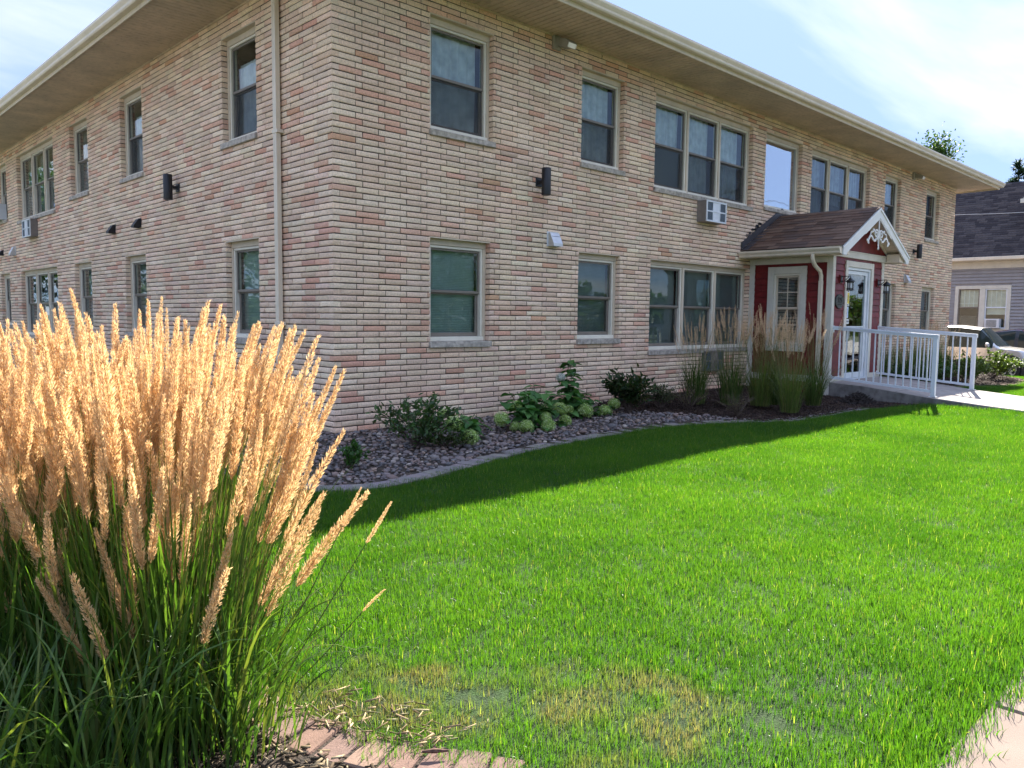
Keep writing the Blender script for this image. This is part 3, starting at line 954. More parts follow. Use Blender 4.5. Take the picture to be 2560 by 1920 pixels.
# --- eaves -------------------------------------------------------------------
OV = .87
def soffit_boards():
    tones = [M['soffit']]
    me = {}
    def board(w, d):
        k = (round(w, 3), round(d, 3))
        if k not in me:
            b = MB()
            b.box(-w / 2 + .007, -.007, -d, -.004, 0, .018, .006); b.box(.007, w / 2 - .007, -d, -.004, 0, .018, .006)
            b.box(-w / 2, w / 2, -d, -.004, .016, .024)
            me[k] = np_mesh('soffit_board', np.array(b.v), b.f, M['soffit'])
        return me[k]
    w = .2
    sof = empty('eave', (0, 0, SOFF), parent=BLD)
    x = -OV + w / 2
    while x < FLEN + OV - .02:
        link_mesh('soffit_board', board(w, OV), sof, loc=(x, 0, SOFF + random.uniform(-.0008, .0008))); x += w
    y = w / 2
    while y < SLEN:
        link_mesh('soffit_board', board(w, OV), sof, loc=(0, y, SOFF + random.uniform(-.0008, .0008)), rot=(0, 0, -math.pi / 2)); y += w
    y = w / 2
    while y < 4:
        link_mesh('soffit_board', board(w, OV), sof, loc=(FLEN, y, SOFF), rot=(0, 0, math.pi / 2)); y += w
    return sof
EAVE = soffit_boards()
fa = MB()
fa.box(-OV - .018, FLEN + OV + .018, -OV - .018, -OV, SOFF - .022, SOFF + .15, .003)
fa.box(-OV - .018, -OV, -OV + .001, SLEN + OV, SOFF - .022, SOFF + .15, .003)
fa.box(FLEN + OV, FLEN + OV + .018, -OV + .001, SLEN + OV, SOFF - .022, SOFF + .15, .003)
fa.box(-OV, FLEN + OV, SLEN + OV, SLEN + OV + .018, SOFF - .022, SOFF + .15, .003)
fa.build('fascia', M['fascia'], EAVE)
wt = MB()   # small trim where the soffit meets the brick
wt.box(-.02, FLEN + .02, -.026, -.001, SOFF - .022, SOFF - .001, .003); wt.box(-.026, -.001, -.02, SLEN, SOFF - .022, SOFF - .001, .003)
wt.build('soffit_trim', M['soffit'], EAVE)
# gutter: ogee profile, (outward, up)
gp = [(0, 0), (.070, 0), (.084, .018), (.088, .045), (.108, .075), (.118, .092), (.118, .122), (.106, .122), (.104, .110), (.012, .110), (0, .125)]
gz = SOFF + .035
g = MB()
e_ = OV + .019
g.sweep(gp, [(-e_, SLEN + OV, gz), (-e_, -e_, gz), (FLEN + e_, -e_, gz), (FLEN + e_, 6, gz)])
gut = g.build('gutter', M['gutter'], EAVE)
# gutter end sections: seams
gs = MB()
for x in (6.4, 12.5, 18.6):
    gs.sweep([(a + .004 if a > .01 else a, b - .002) for a, b in gp], [(x - .02, -e_, gz - .001), (x + .02, -e_, gz - .001)])
gs.build('gutter_seam', M['gutter'], EAVE)
# low hip roof
rf = MB(); zr = SOFF + .15; ex = OV + .05
A = [(-ex, -ex, zr), (FLEN + ex, -ex, zr), (FLEN + ex, SLEN + ex, zr), (-ex, SLEN + ex, zr), (8.8, SLEN / 2, zr + 2.6), (FLEN - 8.8, SLEN / 2, zr + 2.6)]
rf.add(A, [(0, 1, 5, 4), (1, 2, 5), (2, 3, 4, 5), (3, 0, 4), (3, 2, 1, 0)])
rf.build('roof', M['roofing'], BLD)

# --- downspout on the side wall ---------------------------------------------
ds = MB()
prof = []
for a, b in ((-.04, -.028), (-.015, -.028), (-.013, -.024), (.013, -.024), (.015, -.028), (.04, -.028), (.04, .028), (.015, .028), (.013, .024), (-.013, .024), (-.015, .028), (-.04, .028)):
    prof.append((a, b))
px, py = -.055, 1.14
ds.prism([(py + a, 0) for a, b in prof][:0] or [(px + b, py + a) for a, b in prof], 'z', .12, 5.06)
ds.tube([(px, py, 5.03), (px - .02, py, 5.10), (px - .10, py, 5.16), (px - .28, py, 5.20), (px - .62, py, 5.26), (px - .80, py, 5.31)], .040, 10)
ds.tube([(px, py, .16), (px, py, .10), (px - .06, py, .05), (px - .35, py, .035)], .040, 10)
dn = ds.build('downspout', M['gutter'], BLD)
bk = MB()
for z in (1.28, 3.55):
    bk.box(px - .034, px + .05, py - .075, py + .06, z - .02, z + .02, .003)
bk.build('bracket', M['gutter'], dn)
# ------------------------------------------------------------------ fixtures on the brick walls
def on_wall(side, u, z):
    """matrix: local x along wall to the right as seen, -y outward"""
    if side: return SIDE @ Matrix.Translation((-u, 0, z))
    return Matrix.Translation((u, 0, z))

def cylinder_lamp(side, u, z, label):
    b = on_wall(side, u, z)
    root = empty('wall_lamp', (0, 0, 0), label, 'wall lamp', 'black cylinder wall lamps'); root.matrix_basis = b
    k = MB()
    k.lathe([(.050, 0), (.062, .004), (.064, .012), (.064, .362), (.060, .368), (.054, .368), (.054, .34)], (0, -.155, -.19), 24)
    k.build('shade', M['black_metal'], root, smooth=True, basis=b)
    m = MB(); m.box(-.055, .055, -.022, .0, -.06, .06, .005); m.build('wall_plate', M['black_metal'], root, basis=b)
    a = MB(); a.box(-.02, .02, -.10, -.02, -.022, .022, .004); a.box(-.03, .03, -.035, -.022, -.035, .035, .003)
    a.build('arm', M['black_metal'], root, basis=b)
cylinder_lamp(False, 3.24, 3.24, 'black cylinder lamp on the front wall near the building corner')
cylinder_lamp(False, 17.58, 3.25, 'black cylinder lamp on the front wall right of the red entrance porch')
cylinder_lamp(True, 4.26, 3.24, 'black cylinder lamp on the side wall left of the downspout')

def vent_hood(side, u, z, w, h, mat, label, group, dark=False):
    b = on_wall(side, u, z)
    root = empty('vent_hood', (0, 0, 0), label, 'vent', group); root.matrix_basis = b
    p = MB(); p.box(-w / 2 - .018, w / 2 + .018, -.008, .0, -h / 2, h / 2 + .018, .003); p.build('flange', mat, root, basis=b)
    d = .12; t = .006
    q = MB()
    prof = [(-.008, h / 2), (-.045, h / 2), (-d, -h * .28), (-d, -h / 2), (-d + t, -h / 2), (-d + t, -h * .26), (-.043, h / 2 - t), (-.008, h / 2 - t)]
    q.prism(prof, 'x', -w / 2, w / 2)
    sidep = [(-.008, h / 2 - .001), (-.044, h / 2 - .001), (-d + .001, -h * .28), (-d + .001, -h / 2 + .002), (-.008, -h / 2 + .002)]
    q.prism(sidep, 'x', -w / 2 + .0005, -w / 2 + t); q.prism(sidep, 'x', w / 2 - t, w / 2 - .0005)
    q.build('hood', mat, root, basis=b)
    f = MB(); f.box(-w / 2 + t, w / 2 - t, -d * .6, -d * .57, -h / 2 + .01, h * .25); f.build('flap', M['dark_plastic'], root, basis=b)
vent_hood(False, 3.54, 2.48, .19, .19, M['alu'], 'grey metal vent hood on the front wall above the lower windows', 'metal vent hoods')
vent_hood(False, 17.12, 2.50, .19, .20, M['alu'], 'grey metal vent hood on the front wall right of the porch', 'metal vent hoods')
vent_hood(True, 14.2, 2.84, .18, .20, M['alu'], 'grey metal vent hood at the far left of the side wall', 'metal vent hoods')
vent_hood(True, 5.88, 2.845, .13, .14, M['black_metal'], 'small black vent hood on the side wall, nearest the lamp', 'black vent hoods')
vent_hood(True, 7.12, 2.84, .13, .14, M['black_metal'], 'small black vent hood on the side wall, second from the lamp', 'black vent hoods')
vent_hood(True, 15.4, 2.86, .12, .13, M['black_metal'], 'small black vent hood at the far left edge of the side wall', 'black vent hoods')

def floodlight(u, label):
    b = on_wall(False, u, 5.17)
    root = empty('flood_light', (0, 0, 0), label, 'flood light', 'flood lights under the eaves'); root.matrix_basis = b
    g_ = M['flood']
    MB().box(-.09, .06, -.05, 0, -.09, .095, .008).build('mounting_box', g_, root, basis=b)
    h = MB(); h.prism([(-.05, .06), (-.19, .03), (-.25, -.03), (-.22, -.095), (-.13, -.06), (-.05, -.05)], 'x', -.02, .16); h.build('lamp_head', g_, root, basis=b)
    l = MB(); l.add([(-.008, -.252, -.036), (.148, -.252, -.036), (.148, -.226, -.092), (-.008, -.226, -.092)], [(0, 1, 2, 3)]); l.build('lens', M['alu'], root, basis=b)
M['flood'] = simple('tan_grey_casting', (.36, .33, .28), .5, var=.08)
floodlight(3.56, 'tan flood light under the eave near the building corner')
floodlight(17.3, 'tan flood light under the eave near the far end')

def air_conditioner(side, u, z, w, h, d, label, case, face, cols=3):
    b = on_wall(side, u, z)
    root = empty('air_conditioner', (0, 0, 0), label, 'air conditioner', 'through wall air conditioners'); root.matrix_basis = b
    c = MB(); c.box(0, w, -d, .05, 0, h, .005); c.build('sleeve', case, root, basis=b)
    f = MB(); t = .028
    f.box(0, w, -d - .02, -d - .001, 0, t, .003); f.box(0, w, -d - .02, -d - .001, h - t, h, .003)
    f.box(0, t, -d - .02, -d - .001, t + .001, h - t - .001, .003); f.box(w - t, w, -d - .02, -d - .001, t + .001, h - t - .001, .003)
    f.build('face_frame', face, root, basis=b)
    m = MB(); m.box(t, w - t, -d - .016, -d - .002, h / 2 - .012, h / 2 + .012, .002)
    for k in range(1, cols): m.box(w * k / cols - .012, w * k / cols + .012, -d - .0165, -d - .0025, t, h - t, .002)
    m.build('grille_bar', face, root, basis=b)
    gl = MB()
    for k in range(cols):
        if k == 1:
            gl.mat(0).box(w * k / cols + .012, w * (k + 1) / cols - .012, -d - .010, -d - .003, t, h - t)
        else:
            n = 12
            for q in range(n):
                xx = max(w * k / cols, t) + (w / cols - .03) * q / n
                gl.mat(1).box(xx, xx + .010, -d - .008, -d - .003, t, h - t)
    gl.build('grille', [face, M['ac_fin']], root, basis=b)
M['ac_fin'] = simple('ac_fins', (.10, .13, .16), .45, var=.1)
air_conditioner(False, 7.20, 3.07, .64, .36, .18, 'air conditioner with white grille under the upper triple window of the front wall', M['ac_case'], M['ac_white'])
air_conditioner(True, 12.75, 3.05, .68, .38, .14, 'air conditioner with white grille under the upper triple window of the side wall', M['ac_case'], M['ac_white'])
air_conditioner(True, 15.75, 3.66, .66, .38, .2, 'white air conditioner in the far left upper window', M['ac_white'], M['ac_white'])
air_conditioner(False, 7.50, .46, .63, .37, .05, 'dark air conditioner low on the wall behind the reed grass', M['ac_fin'], M['sash'])

# ------------------------------------------------------------------ red entrance porch
PX0, PX1, PY, PZ0, PZ1 = 9.08, 11.38, -1.60, .30, 2.53
PCX = (PX0 + PX1) / 2
POR = empty('entrance_porch', (PCX, -.8, PZ0), 'red lap sided entrance porch with shingled gable roof and cream trim', 'porch')
# sheathing (body of the walls) with openings for window and door
WY0, WY1, WZ0, WZ1 = -1.02, -.50, .95, 2.24        # window opening on the left face (y range, z range)
DX0, DX1, DZ1 = 9.70, 10.76, 2.37                   # door opening on the front face
b = MB(); t = .12; i_ = .014
def wall_yz(mb, x0, x1, y0, y1, z0, z1, oy0, oy1, oz0, oz1):
    mb.box(x0, x1, y0, oy0, z0, z1); mb.box(x0, x1, oy1, y1, z0, z1); mb.box(x0, x1, oy0 + 1e-4, oy1 - 1e-4, z0, oz0); mb.box(x0, x1, oy0 + 1e-4, oy1 - 1e-4, oz1, z1)
wall_yz(b, PX0 + i_, PX0 + t, PY + i_, .0, .02, PZ1, WY0, WY1, WZ0, WZ1)
b.box(PX1 - t, PX1 - i_, PY + i_, .0, .02, PZ1)
b.box(PX0 + t + .0005, DX0, PY + i_, PY + t, .02, PZ1); b.box(DX1, PX1 - t - .0005, PY + i_, PY + t, .02, PZ1); b.box(DX0 + 1e-4, DX1 - 1e-4, PY + i_, PY + t, DZ1, PZ1)
b.box(PX0 + t, PX1 - t, PY + t, 0, .1, PZ0 - .001); b.box(PX0 + t, PX1 - t, PY + t, 0, 2.44, 2.5)
b.build('wall', M['red_dark'] if 'red_dark' in M else M['red_siding'], POR)
# lap boards, one by one
lap = .118
def lap_board(l, hh):
    m = MB()
    # local: x along, -y outward, z up; lower edge proud, upper edge tucked in
    m.add([(0, -.021, 0), (l, -.021, 0), (l, -.003, hh), (0, -.003, hh), (0, .004, 0), (l, .004, 0), (l, .004, hh), (0, .004, hh)],
          [(0, 1, 2, 3), (4, 7, 6, 5), (0, 4, 5, 1), (3, 2, 6, 7), (0, 3, 7, 4), (1, 5, 6, 2)])
    return m
def put_board(face, a0, a1, z, hh):
    if a1 - a0 < .02 or hh < .01: return
    m = lap_board(a1 - a0, hh)
    if face == 'left':   # plane x = PX0, along -y
        bb = Matrix.Translation((PX0 + i_, a1, z)) @ Matrix.Rotation(-math.pi / 2, 4, 'Z')
    else:
        bb = Matrix.Translation((a0, PY + i_, z))
    m.build('lap_board', M['red_siding'], POR, basis=bb)
z = PZ0 + .10
while z < PZ1 - .06:
    hh = min(lap, PZ1 - z) - .002
    yl0, yl1 = PY + .10, -.10
    if z + hh > WZ0 - .13 and z < WZ1 + .13:
        put_board('left', yl0, WY0 - .11, z, hh); put_board('left', WY1 + .11, yl1, z, hh)
    else: put_board('left', yl0, yl1, z, hh)
    if z < DZ1 + .11:
        put_board('front', PX0 + .09, DX0 - .09, z, hh); put_board('front', DX1 + .09, PX1 - .09, z, hh)
    else: put_board('front', PX0 + .09, PX1 - .09, z, hh)
    z += lap
# trim
c = .004
for nm_, bx_ in (('corner_board', (PX0 - .012, PX0 + .10, PY - .012, PY + .10, PZ0 - .26, PZ1 + .0)), ('corner_board', (PX1 - .10, PX1 + .012, PY - .012, PY + .10, PZ0 - .02, PZ1 + .0)),
                 ('corner_board', (PX0 - .012, PX0 + .05, -.11, -.003, PZ0 - .2, PZ1 - .11)), ('frieze_board', (PX0 - .016, PX0 + .05, PY + .101, -.003, PZ1 - .109, PZ1 - .001)),
                 ('base_board', (PX0 - .018, PX0 + .05, PY + .101, -.111, PZ0 - .02, PZ0 + .095)), ('base_board', (PX0 + .101, DX0 - .10, PY - .014, PY + .05, PZ0 - .005, PZ0 + .09)),
                 ('base_board', (DX1 + .10, PX1 - .101, PY - .014, PY + .05, PZ0 - .005, PZ0 + .09))):
    MB().box(*bx_, c).build(nm_, M['cream_trim'], POR)
T = MB(); T.box(PX0 - .03, PX1 + .03, PY - .024, PY + .05, PZ1 + .001, PZ1 + .105, c); T.box(PX0 - .04, PX1 + .04, PY - .034, PY - .0, PZ1 + .1055, PZ1 + .125, .002)
T.build('header_trim', M['cream_trim'], POR)
# side window
wd = MB(); x = PX0
wd.box(x - .022, x + .05, WY0 - .115, WY0 - .001, WZ0 - .13, WZ1 + .13, c); wd.box(x - .022, x + .05, WY1 + .001, WY1 + .115, WZ0 - .13, WZ1 + .13, c)
wd.box(x - .020, x + .05, WY0, WY1, WZ1 + .001, WZ1 + .129, c); wd.box(x - .024, x + .05, WY0, WY1, WZ0 - .129, WZ0 - .001, c)
pw = wd.build('window', M['cream_trim'], POR)
f = MB(); f.box(x + .005, x + .06, WY0, WY0 + .035, WZ0, WZ1, .003); f.box(x + .005, x + .06, WY1 - .035, WY1, WZ0, WZ1, .003)
f.box(x + .006, x + .06, WY0 + .036, WY1 - .036, WZ1 - .035, WZ1, .003); f.box(x + .002, x + .06, WY0 + .036, WY1 - .036, WZ0, WZ0 + .04, .003)
f.build('frame', M['frame'], pw)
y0, y1, z0, z1 = WY0 + .036, WY1 - .036, WZ0 + .041, WZ1 - .036; zm = (z0 + z1) / 2
for (za, zb_, xo) in ((zm, z1, .030), (z0, zm + .02, .052)):
    s = MB(); w_ = .034
    s.box(x + xo, x + xo + .02, y0, y0 + w_, za, zb_, .002); s.box(x + xo, x + xo + .02, y1 - w_, y1, za, zb_, .002)
    s.box(x + xo, x + xo + .02, y0 + w_, y1 - w_, zb_ - w_, zb_, .002); s.box(x + xo, x + xo + .02, y0 + w_, y1 - w_, za, za + w_, .002)
    s.box(x + xo + .004, x + xo + .016, (y0 + y1) / 2 - .008, (y0 + y1) / 2 + .008, za + w_, zb_ - w_); s.box(x + xo + .0045, x + xo + .0155, y0 + w_, y1 - w_, (za + zb_) / 2 - .008, (za + zb_) / 2 + .008)
    s.build('sash', M['casing'], pw)
    MB().box(x + xo + .008, x + xo + .011, y0 + w_ - .002, y1 - w_ + .002, za + w_ - .002, zb_ - w_ + .002).build('pane', M['doorglass'], pw)
# door surround and glazed door
D = MB()
D.box(DX0 - .10, DX0 - .001, PY - .022, PY + .05, PZ0 + .002, DZ1 + .11, c); D.box(DX1 + .001, DX1 + .10, PY - .022, PY + .05, PZ0 + .002, DZ1 + .11, c)
D.box(DX0, DX1, PY - .020, PY + .05, DZ1 + .001, DZ1 + .109, c)
D.build('door_surround', M['cream_trim'], POR)
D = MB(); j = .05
D.box(DX0, DX0 + j, PY + .005, PY + .11, PZ0, DZ1, .004); D.box(DX1 - j, DX1, PY + .005, PY + .11, PZ0, DZ1, .004); D.box(DX0 + j, DX1 - j, PY + .006, PY + .11, DZ1 - j, DZ1, .004)
D.box(DX0 + j, DX1 - j, PY - .02, PY + .12, PZ0, PZ0 + .018, .003)
D.build('door_frame', M['door_metal'], POR)
ax0, ax1, az0, az1 = DX0 + j + .006, DX1 - j - .006, PZ0 + .024, DZ1 - j - .006
dy0, dy1 = PY + .030, PY + .074
D = MB(); st = .062
D.box(ax0, ax0 + .03, dy0, dy1, az0, az1, .004); D.box(ax1 - .095, ax1, dy0, dy1, az0, az1, .004)
D.box(ax0 + .03, ax1 - .095, dy0 + .001, dy1 - .001, az1 - .07, az1, .004); D.box(ax0 + .03, ax1 - .095, dy0 + .001, dy1 - .001, az0, az0 + .10, .004)
D.box(ax0 + .0301, ax1 - .0951, dy0 + .008, dy1 - .008, 1.262, 1.292, .002)
door = D.build('door', M['door_metal'], POR)
MB().box(ax0 + .028, ax1 - .093, dy0 + .018, dy0 + .023, az0 + .098, 1.263).build('pane', M['doorglass'], door)
MB().box(ax0 + .028, ax1 - .093, dy0 + .018, dy0 + .023, 1.291, az1 - .068).build('pane', M['doorglass'], door)
h = MB()
for z in (.55, 2.10): h.box(ax1 - .012, ax1 + .025, dy0 - .018, dy0 - .001, z - .06, z + .06, .003)
h.build('hinge', M['alu'], door)
h = MB(); h.tube([(ax0 + .07, dy0 - .001, 1.05), (ax0 + .07, dy0 - .05, 1.06), (ax0 + .07, dy0 - .05, 1.26), (ax0 + .07, dy0 - .001, 1.27)], .011, 8); h.build('handle', M['alu'], door)
# notices on the door glass
yellow = simple('yellow_print', (.75, .58, .05), .6, var=.03); paper = simple('white_paper', (.80, .80, .78), .7, var=.02); ink = simple('dark_ink', (.04, .05, .08), .6); blue = simple('pale_blue_paper', (.52, .60, .78), .7, var=.04)
s = MB(); y = dy0 + .016; X0 = ax0 + .035
s.mat(0).box(X0, X0 + .15, y, y + .0015, 1.66, 1.95)
s.mat(1).box(X0 + .006, X0 + .144, y - .001, y - .0003, 1.705, 1.905)
ring = [(.048 * math.cos(a), .06 * math.sin(a)) for a in np.linspace(0, 2 * math.pi, 25)[:-1]]
for k in range(24):
    k2 = (k + 1) % 24; cx, cz = X0 + .075, 1.805
    for sc0, sc1 in ((1.0, .84), (.52, .36)):
        s.mat(2).add([(cx + ring[k][0] * sc0, y - .0016, cz + ring[k][1] * sc0), (cx + ring[k2][0] * sc0, y - .0016, cz + ring[k2][1] * sc0),
                      (cx + ring[k2][0] * sc1, y - .0016, cz + ring[k2][1] * sc1), (cx + ring[k][0] * sc1, y - .0016, cz + ring[k][1] * sc1)], [(0, 1, 2, 3)])
s.mat(2).box(X0 + .03, X0 + .12, y - .0018, y - .001, 1.918, 1.938); s.mat(2).box(X0 + .03, X0 + .12, y - .0018, y - .001, 1.672, 1.692)
s.build('door_notice', [paper, yellow, ink], door)
s = MB(); s.mat(0).box(X0, X0 + .13, y, y + .0015, 1.44, 1.645); s.mat(1).box(X0 + .045, X0 + .075, y - .001, y - .0003, 1.49, 1.56)
s.build('door_notice', [blue, ink], door)
s = MB(); s.mat(0).box(X0 + .01, X0 + .17, y, y + .0015, 1.335, 1.42); s.mat(1)
for k in range(4): s.box(X0 + .025 + k * .034, X0 + .045 + k * .034, y - .001, y - .0003, 1.36, 1.395)
s.build('door_notice', [paper, ink], door)

# roof
RZ, EZ, HX = 3.455, 2.665, 1.51       # ridge z, eave z, half width
RY0 = -1.93
sl = math.atan2(RZ - EZ, HX); SL = math.hypot(HX, RZ - EZ)
deck = MB()
for sg in (-1, 1):
    p = [(PCX, RZ - .04), (PCX + sg * HX, EZ - .04), (PCX + sg * HX, EZ - .02), (PCX, RZ - .02)]
    if sg > 0: p = p[::-1]
    deck.prism(p[::-1], 'y', RY0 + .012, -.002)
roof = deck.build('roof', M['roofing'], POR)
sh_mat = toned('brown_asphalt_shingle', rough=.95, var=.3, vscale=160, bump=.7, bscale=320, bdist=.003, spec=.1, speck=.4)
sh_cols = [(.145, .09, .066), (.175, .112, .082), (.115, .075, .057), (.20, .13, .095), (.155, .094, .068), (.125, .086, .07)]
shm = {}
def shingle_mesh(l, k):
    key = (round(l, 2), k)
    if key not in shm:
        m = MB()
        m.box(0, key[0] - .003, -.005, .0, 0, .20, .0015)
        V = np.array(m.v)
        # butt edge thicker
        V[:, 1] -= np.where(V[:, 2] < .05, .009, 0)
        shm[key] = np_mesh('shingle', V, m.f, sh_mat, tone=np.tile(sh_cols[k], (len(V), 1)))
    return shm[key]
expo = .132
nrow = int(SL / expo) + 1
for sg in (-1, 1):
    for r in range(nrow):
        d = r * expo                                         # distance up slope from eave
        y = RY0
        first = True
        while y < -.01:
            l = random.choice((.20, .26, .32, .38)) if not first else random.choice((.12, .2, .3))
            if sg > 0: l = random.choice((.36, .44, .52)) if not first else .3
            first = False
            l = min(l, -.004 - y)
            if l < .04: break
            k = random.randrange(6)
            top = min(.20, SL - d)
            # local frame: x along +y (left slope, seen from outside runs to -y), z up the slope, -y outward
            ux = Vector((0, 1, 0)) if sg > 0 else Vector((0, -1, 0))
            uz = Vector((-sg * math.cos(sl), 0, math.sin(sl)))
            un = -(uz.cross(ux))                              # y axis of local = inward
            uy = uz.cross(ux)
            o = Vector((PCX + sg * (HX + .025), (y if sg > 0 else y + l), EZ - .012)) + uz * d - uy * (.008 + .0035 * (k % 2))
            mt = Matrix(((ux.x, uy.x, uz.x, o.x), (ux.y, uy.y, uz.y, o.y), (ux.z, uy.z, uz.z, o.z), (0, 0, 0, 1)))
            if top > .17 or True:
                link_mesh('shingle', shingle_mesh(round(l, 2), k), roof, basis=mt @ Matrix.Diagonal((1, 1, min(1, (top + .01) / .20), 1)))
            y += l
rc = MB()   # ridge caps
y = RY0 - .005
while y < -.03:
    l = .16
    for sg in (-1, 1):
        p = [(PCX, RZ + .016), (PCX + sg * .13, RZ + .016 - .13 * math.tan(sl)), (PCX + sg * .13, RZ + .008 - .13 * math.tan(sl)), (PCX, RZ + .006)]
        rc.prism(p if sg > 0 else p[::-1], 'y', y, min(y + l, -.006))
    y += l + .003
rc.build('ridge_cap', M['roofing'], roof)
fl_ = MB()
for sg in (-1, 1):
    p = [(PCX, RZ + .03), (PCX + sg * (HX + .02), EZ + .03), (PCX + sg * (HX + .02), EZ + .16), (PCX, RZ + .16)]
    fl_.prism(p if sg < 0 else p[::-1], 'y', -.022, -.014)
    p = [(PCX, RZ + .012), (PCX + sg * (HX + .02), EZ + .012), (PCX + sg * (HX + .02), EZ + .02), (PCX, RZ + .02)]
    fl_.prism(p if sg < 0 else p[::-1], 'y', -.15, -.023)
fl_.build('flashing', M['flashing'], roof)
# old roof tar left on the brick beside the flashing
tar = MB()
for k in range(26):
    xx = 8.72 + .62 * random.random(); zz = EZ + .14 + (xx - 8.72) * .53 + random.uniform(.0, .12)
    tar.box(xx, xx + random.uniform(.05, .14), -.019, -.011 + random.uniform(-.003, 0.003), zz, zz + random.uniform(.012, .03))
tar.build('tar_stain', M['flashing'], WALLF)
# gable wall, soffits, barge boards
gm = MB()
gy = PY + .02
base = PZ1 + .126
hw = (RZ - .07 - base) / math.tan(sl)
gm.prism([(PCX - hw, base), (PCX + hw, base), (PCX, RZ - .07)], 'y', gy - .012, gy + .02)
gm.build('gable_panel', M['red_siding'], POR)
gt = MB()
nx_, nz_ = math.sin(sl), math.cos(sl)
for sg in (-1, 1):
    w_ = .09
    p = [(PCX, RZ - .06), (PCX + sg * (hw + .1), base - .0), (PCX + sg * (hw + .1 - w_ / math.sin(sl) * 1.0), base), (PCX, RZ - .06 - w_ / math.cos(sl))]
    gt.prism(p if sg < 0 else p[::-1], 'y', gy - .034, gy - .0125)
gt.build('rake_trim', M['cream_trim'], POR)
sf = MB()
for sg in (-1, 1):
    p = [(PCX, RZ - .075), (PCX + sg * HX, EZ - .075), (PCX + sg * HX, EZ - .05), (PCX, RZ - .05)]
    sf.prism(p if sg < 0 else p[::-1], 'y', RY0 + .03, PY + .005)
    n = 9
    for k in range(n):
        a0 = k / n; a1 = (k + .9) / n
        p = [(PCX + sg * HX * a0, RZ - .082 - (RZ - EZ) * a0), (PCX + sg * HX * a1, RZ - .082 - (RZ - EZ) * a1), (PCX + sg * HX * a1, RZ - .0755 - (RZ - EZ) * a1), (PCX + sg * HX * a0, RZ - .0755 - (RZ - EZ) * a0)]
        sf.prism(p if sg < 0 else p[::-1], 'y', RY0 + .031, PY + .004)
    xa, xb = (PX0 - .02, PCX - HX + .01) if sg < 0 else (PX1 + .02, PCX + HX - .01)
    sf.box(xa, xb, RY0 + .035, -.004, PZ1 + .0, PZ1 + .018)
    sf.box(xa, xb, RY0 + .05, PY - .04, PZ1 + .0185, PZ1 + .16)
sf.build('soffit', M['fascia'], POR)
bb = MB()
for sg in (-1, 1):
    w_ = .155
    xe = PCX + sg * (HX - .002)
    p = [(PCX, RZ - .012), (xe, EZ - .012), (xe, PZ1 - .02), (xe - sg * .13, PZ1 - .02), (xe - sg * .13, EZ - .012 + .13 * math.tan(sl) - w_ / math.cos(sl) ), (PCX, RZ - .012 - w_ / math.cos(sl))]
    bb.prism(p if sg < 0 else p[::-1], 'y', RY0, RY0 + .028)
    p = [(PCX, RZ - .006), (xe + sg * .02, EZ - .016), (xe + sg * .02, EZ - .06), (PCX, RZ - .05)]
    bb.prism(p if sg < 0 else p[::-1], 'y', RY0 - .014, RY0 - .0005)
bb.build('barge_board', M['white_trim'], POR)
fb = MB()
for sg in (-1, 1):
    xa = PCX + sg * HX
    fb.box(xa - .012, xa + .012, RY0 + .03, -.004, PZ1 - .005, EZ - .03, .003)
fb.build('fascia', M['fascia'], POR)
# gutters with downspouts
for sg in (-1, 1):
    q = MB(); xa = PCX + sg * (HX + .014)
    path = [(xa, RY0 + .02, EZ - .135), (xa, -.02, EZ - .135)]
    if sg < 0: path = path[::-1]
    q.sweep([(a * .95, b_ * .95) for a, b_ in gp], path)
    gq = q.build('gutter', M['gutter'], POR)
q = MB(); xg = PCX - HX - .06; yd = -1.42; xw = PX0 - .055
q.tube([(xg, yd, 2.545), (xg, yd, 2.47), (xg + .03, yd, 2.41), (xg + .12, yd, 2.34), (xw - .05, yd, 2.26), (xw, yd, 2.18), (xw, yd, 2.08)], .036, 10)
q.box(xw - .03, xw + .03, yd - .036, yd + .036, .32, 2.10, .008)
q.tube([(xw, yd, .34), (xw, yd, .28), (xw - .10, yd - .02, .17), (xw - .42, yd - .10, .11)], .038, 10)
q.build('downspout', M['gutter'], POR, smooth=True)
q = MB(); xg = PCX + HX + .06; xw = PX1 + .055
q.tube([(xg, yd, 2.545), (xg, yd, 2.47), (xg - .03, yd, 2.41), (xg - .12, yd, 2.34), (xw + .05, yd, 2.26), (xw, yd, 2.18), (xw, yd, 2.08)], .036, 10)
q.box(xw - .03, xw + .03, yd - .036, yd + .036, .1, 2.10, .008)
q.build('downspout', M['gutter'], POR, smooth=True)
# scrolled gable ornament
orn = MB(); yo = RY0 + .006
def band(pts, w0, w1=None):
    w1 = w0 if w1 is None else w1
    n = len(pts); L_ = []; R_ = []
    for i, p in enumerate(pts):
        a = pts[max(i - 1, 0)]; c_ = pts[min(i + 1, n - 1)]
        tx, tz = c_[0] - a[0], c_[1] - a[1]; l = math.hypot(tx, tz) + 1e-9
        w = (w0 + (w1 - w0) * i / (n - 1)) / 2
        L_.append((p[0] - tz / l * w, p[1] + tx / l * w)); R_.append((p[0] + tz / l * w, p[1] - tx / l * w))
    for i in range(n - 1):
        orn.prism([L_[i], L_[i + 1], R_[i + 1], R_[i]], 'y', yo, yo + .016)
apex = RZ - .20
band([(PCX, apex + .02), (PCX, apex - .36)], .020)
orn.lathe([(.004, 0), (.016, .012), (.018, .025), (.010, .045), (.016, .06), (.006, .075)], (PCX, yo + .008, apex - .43), 10)
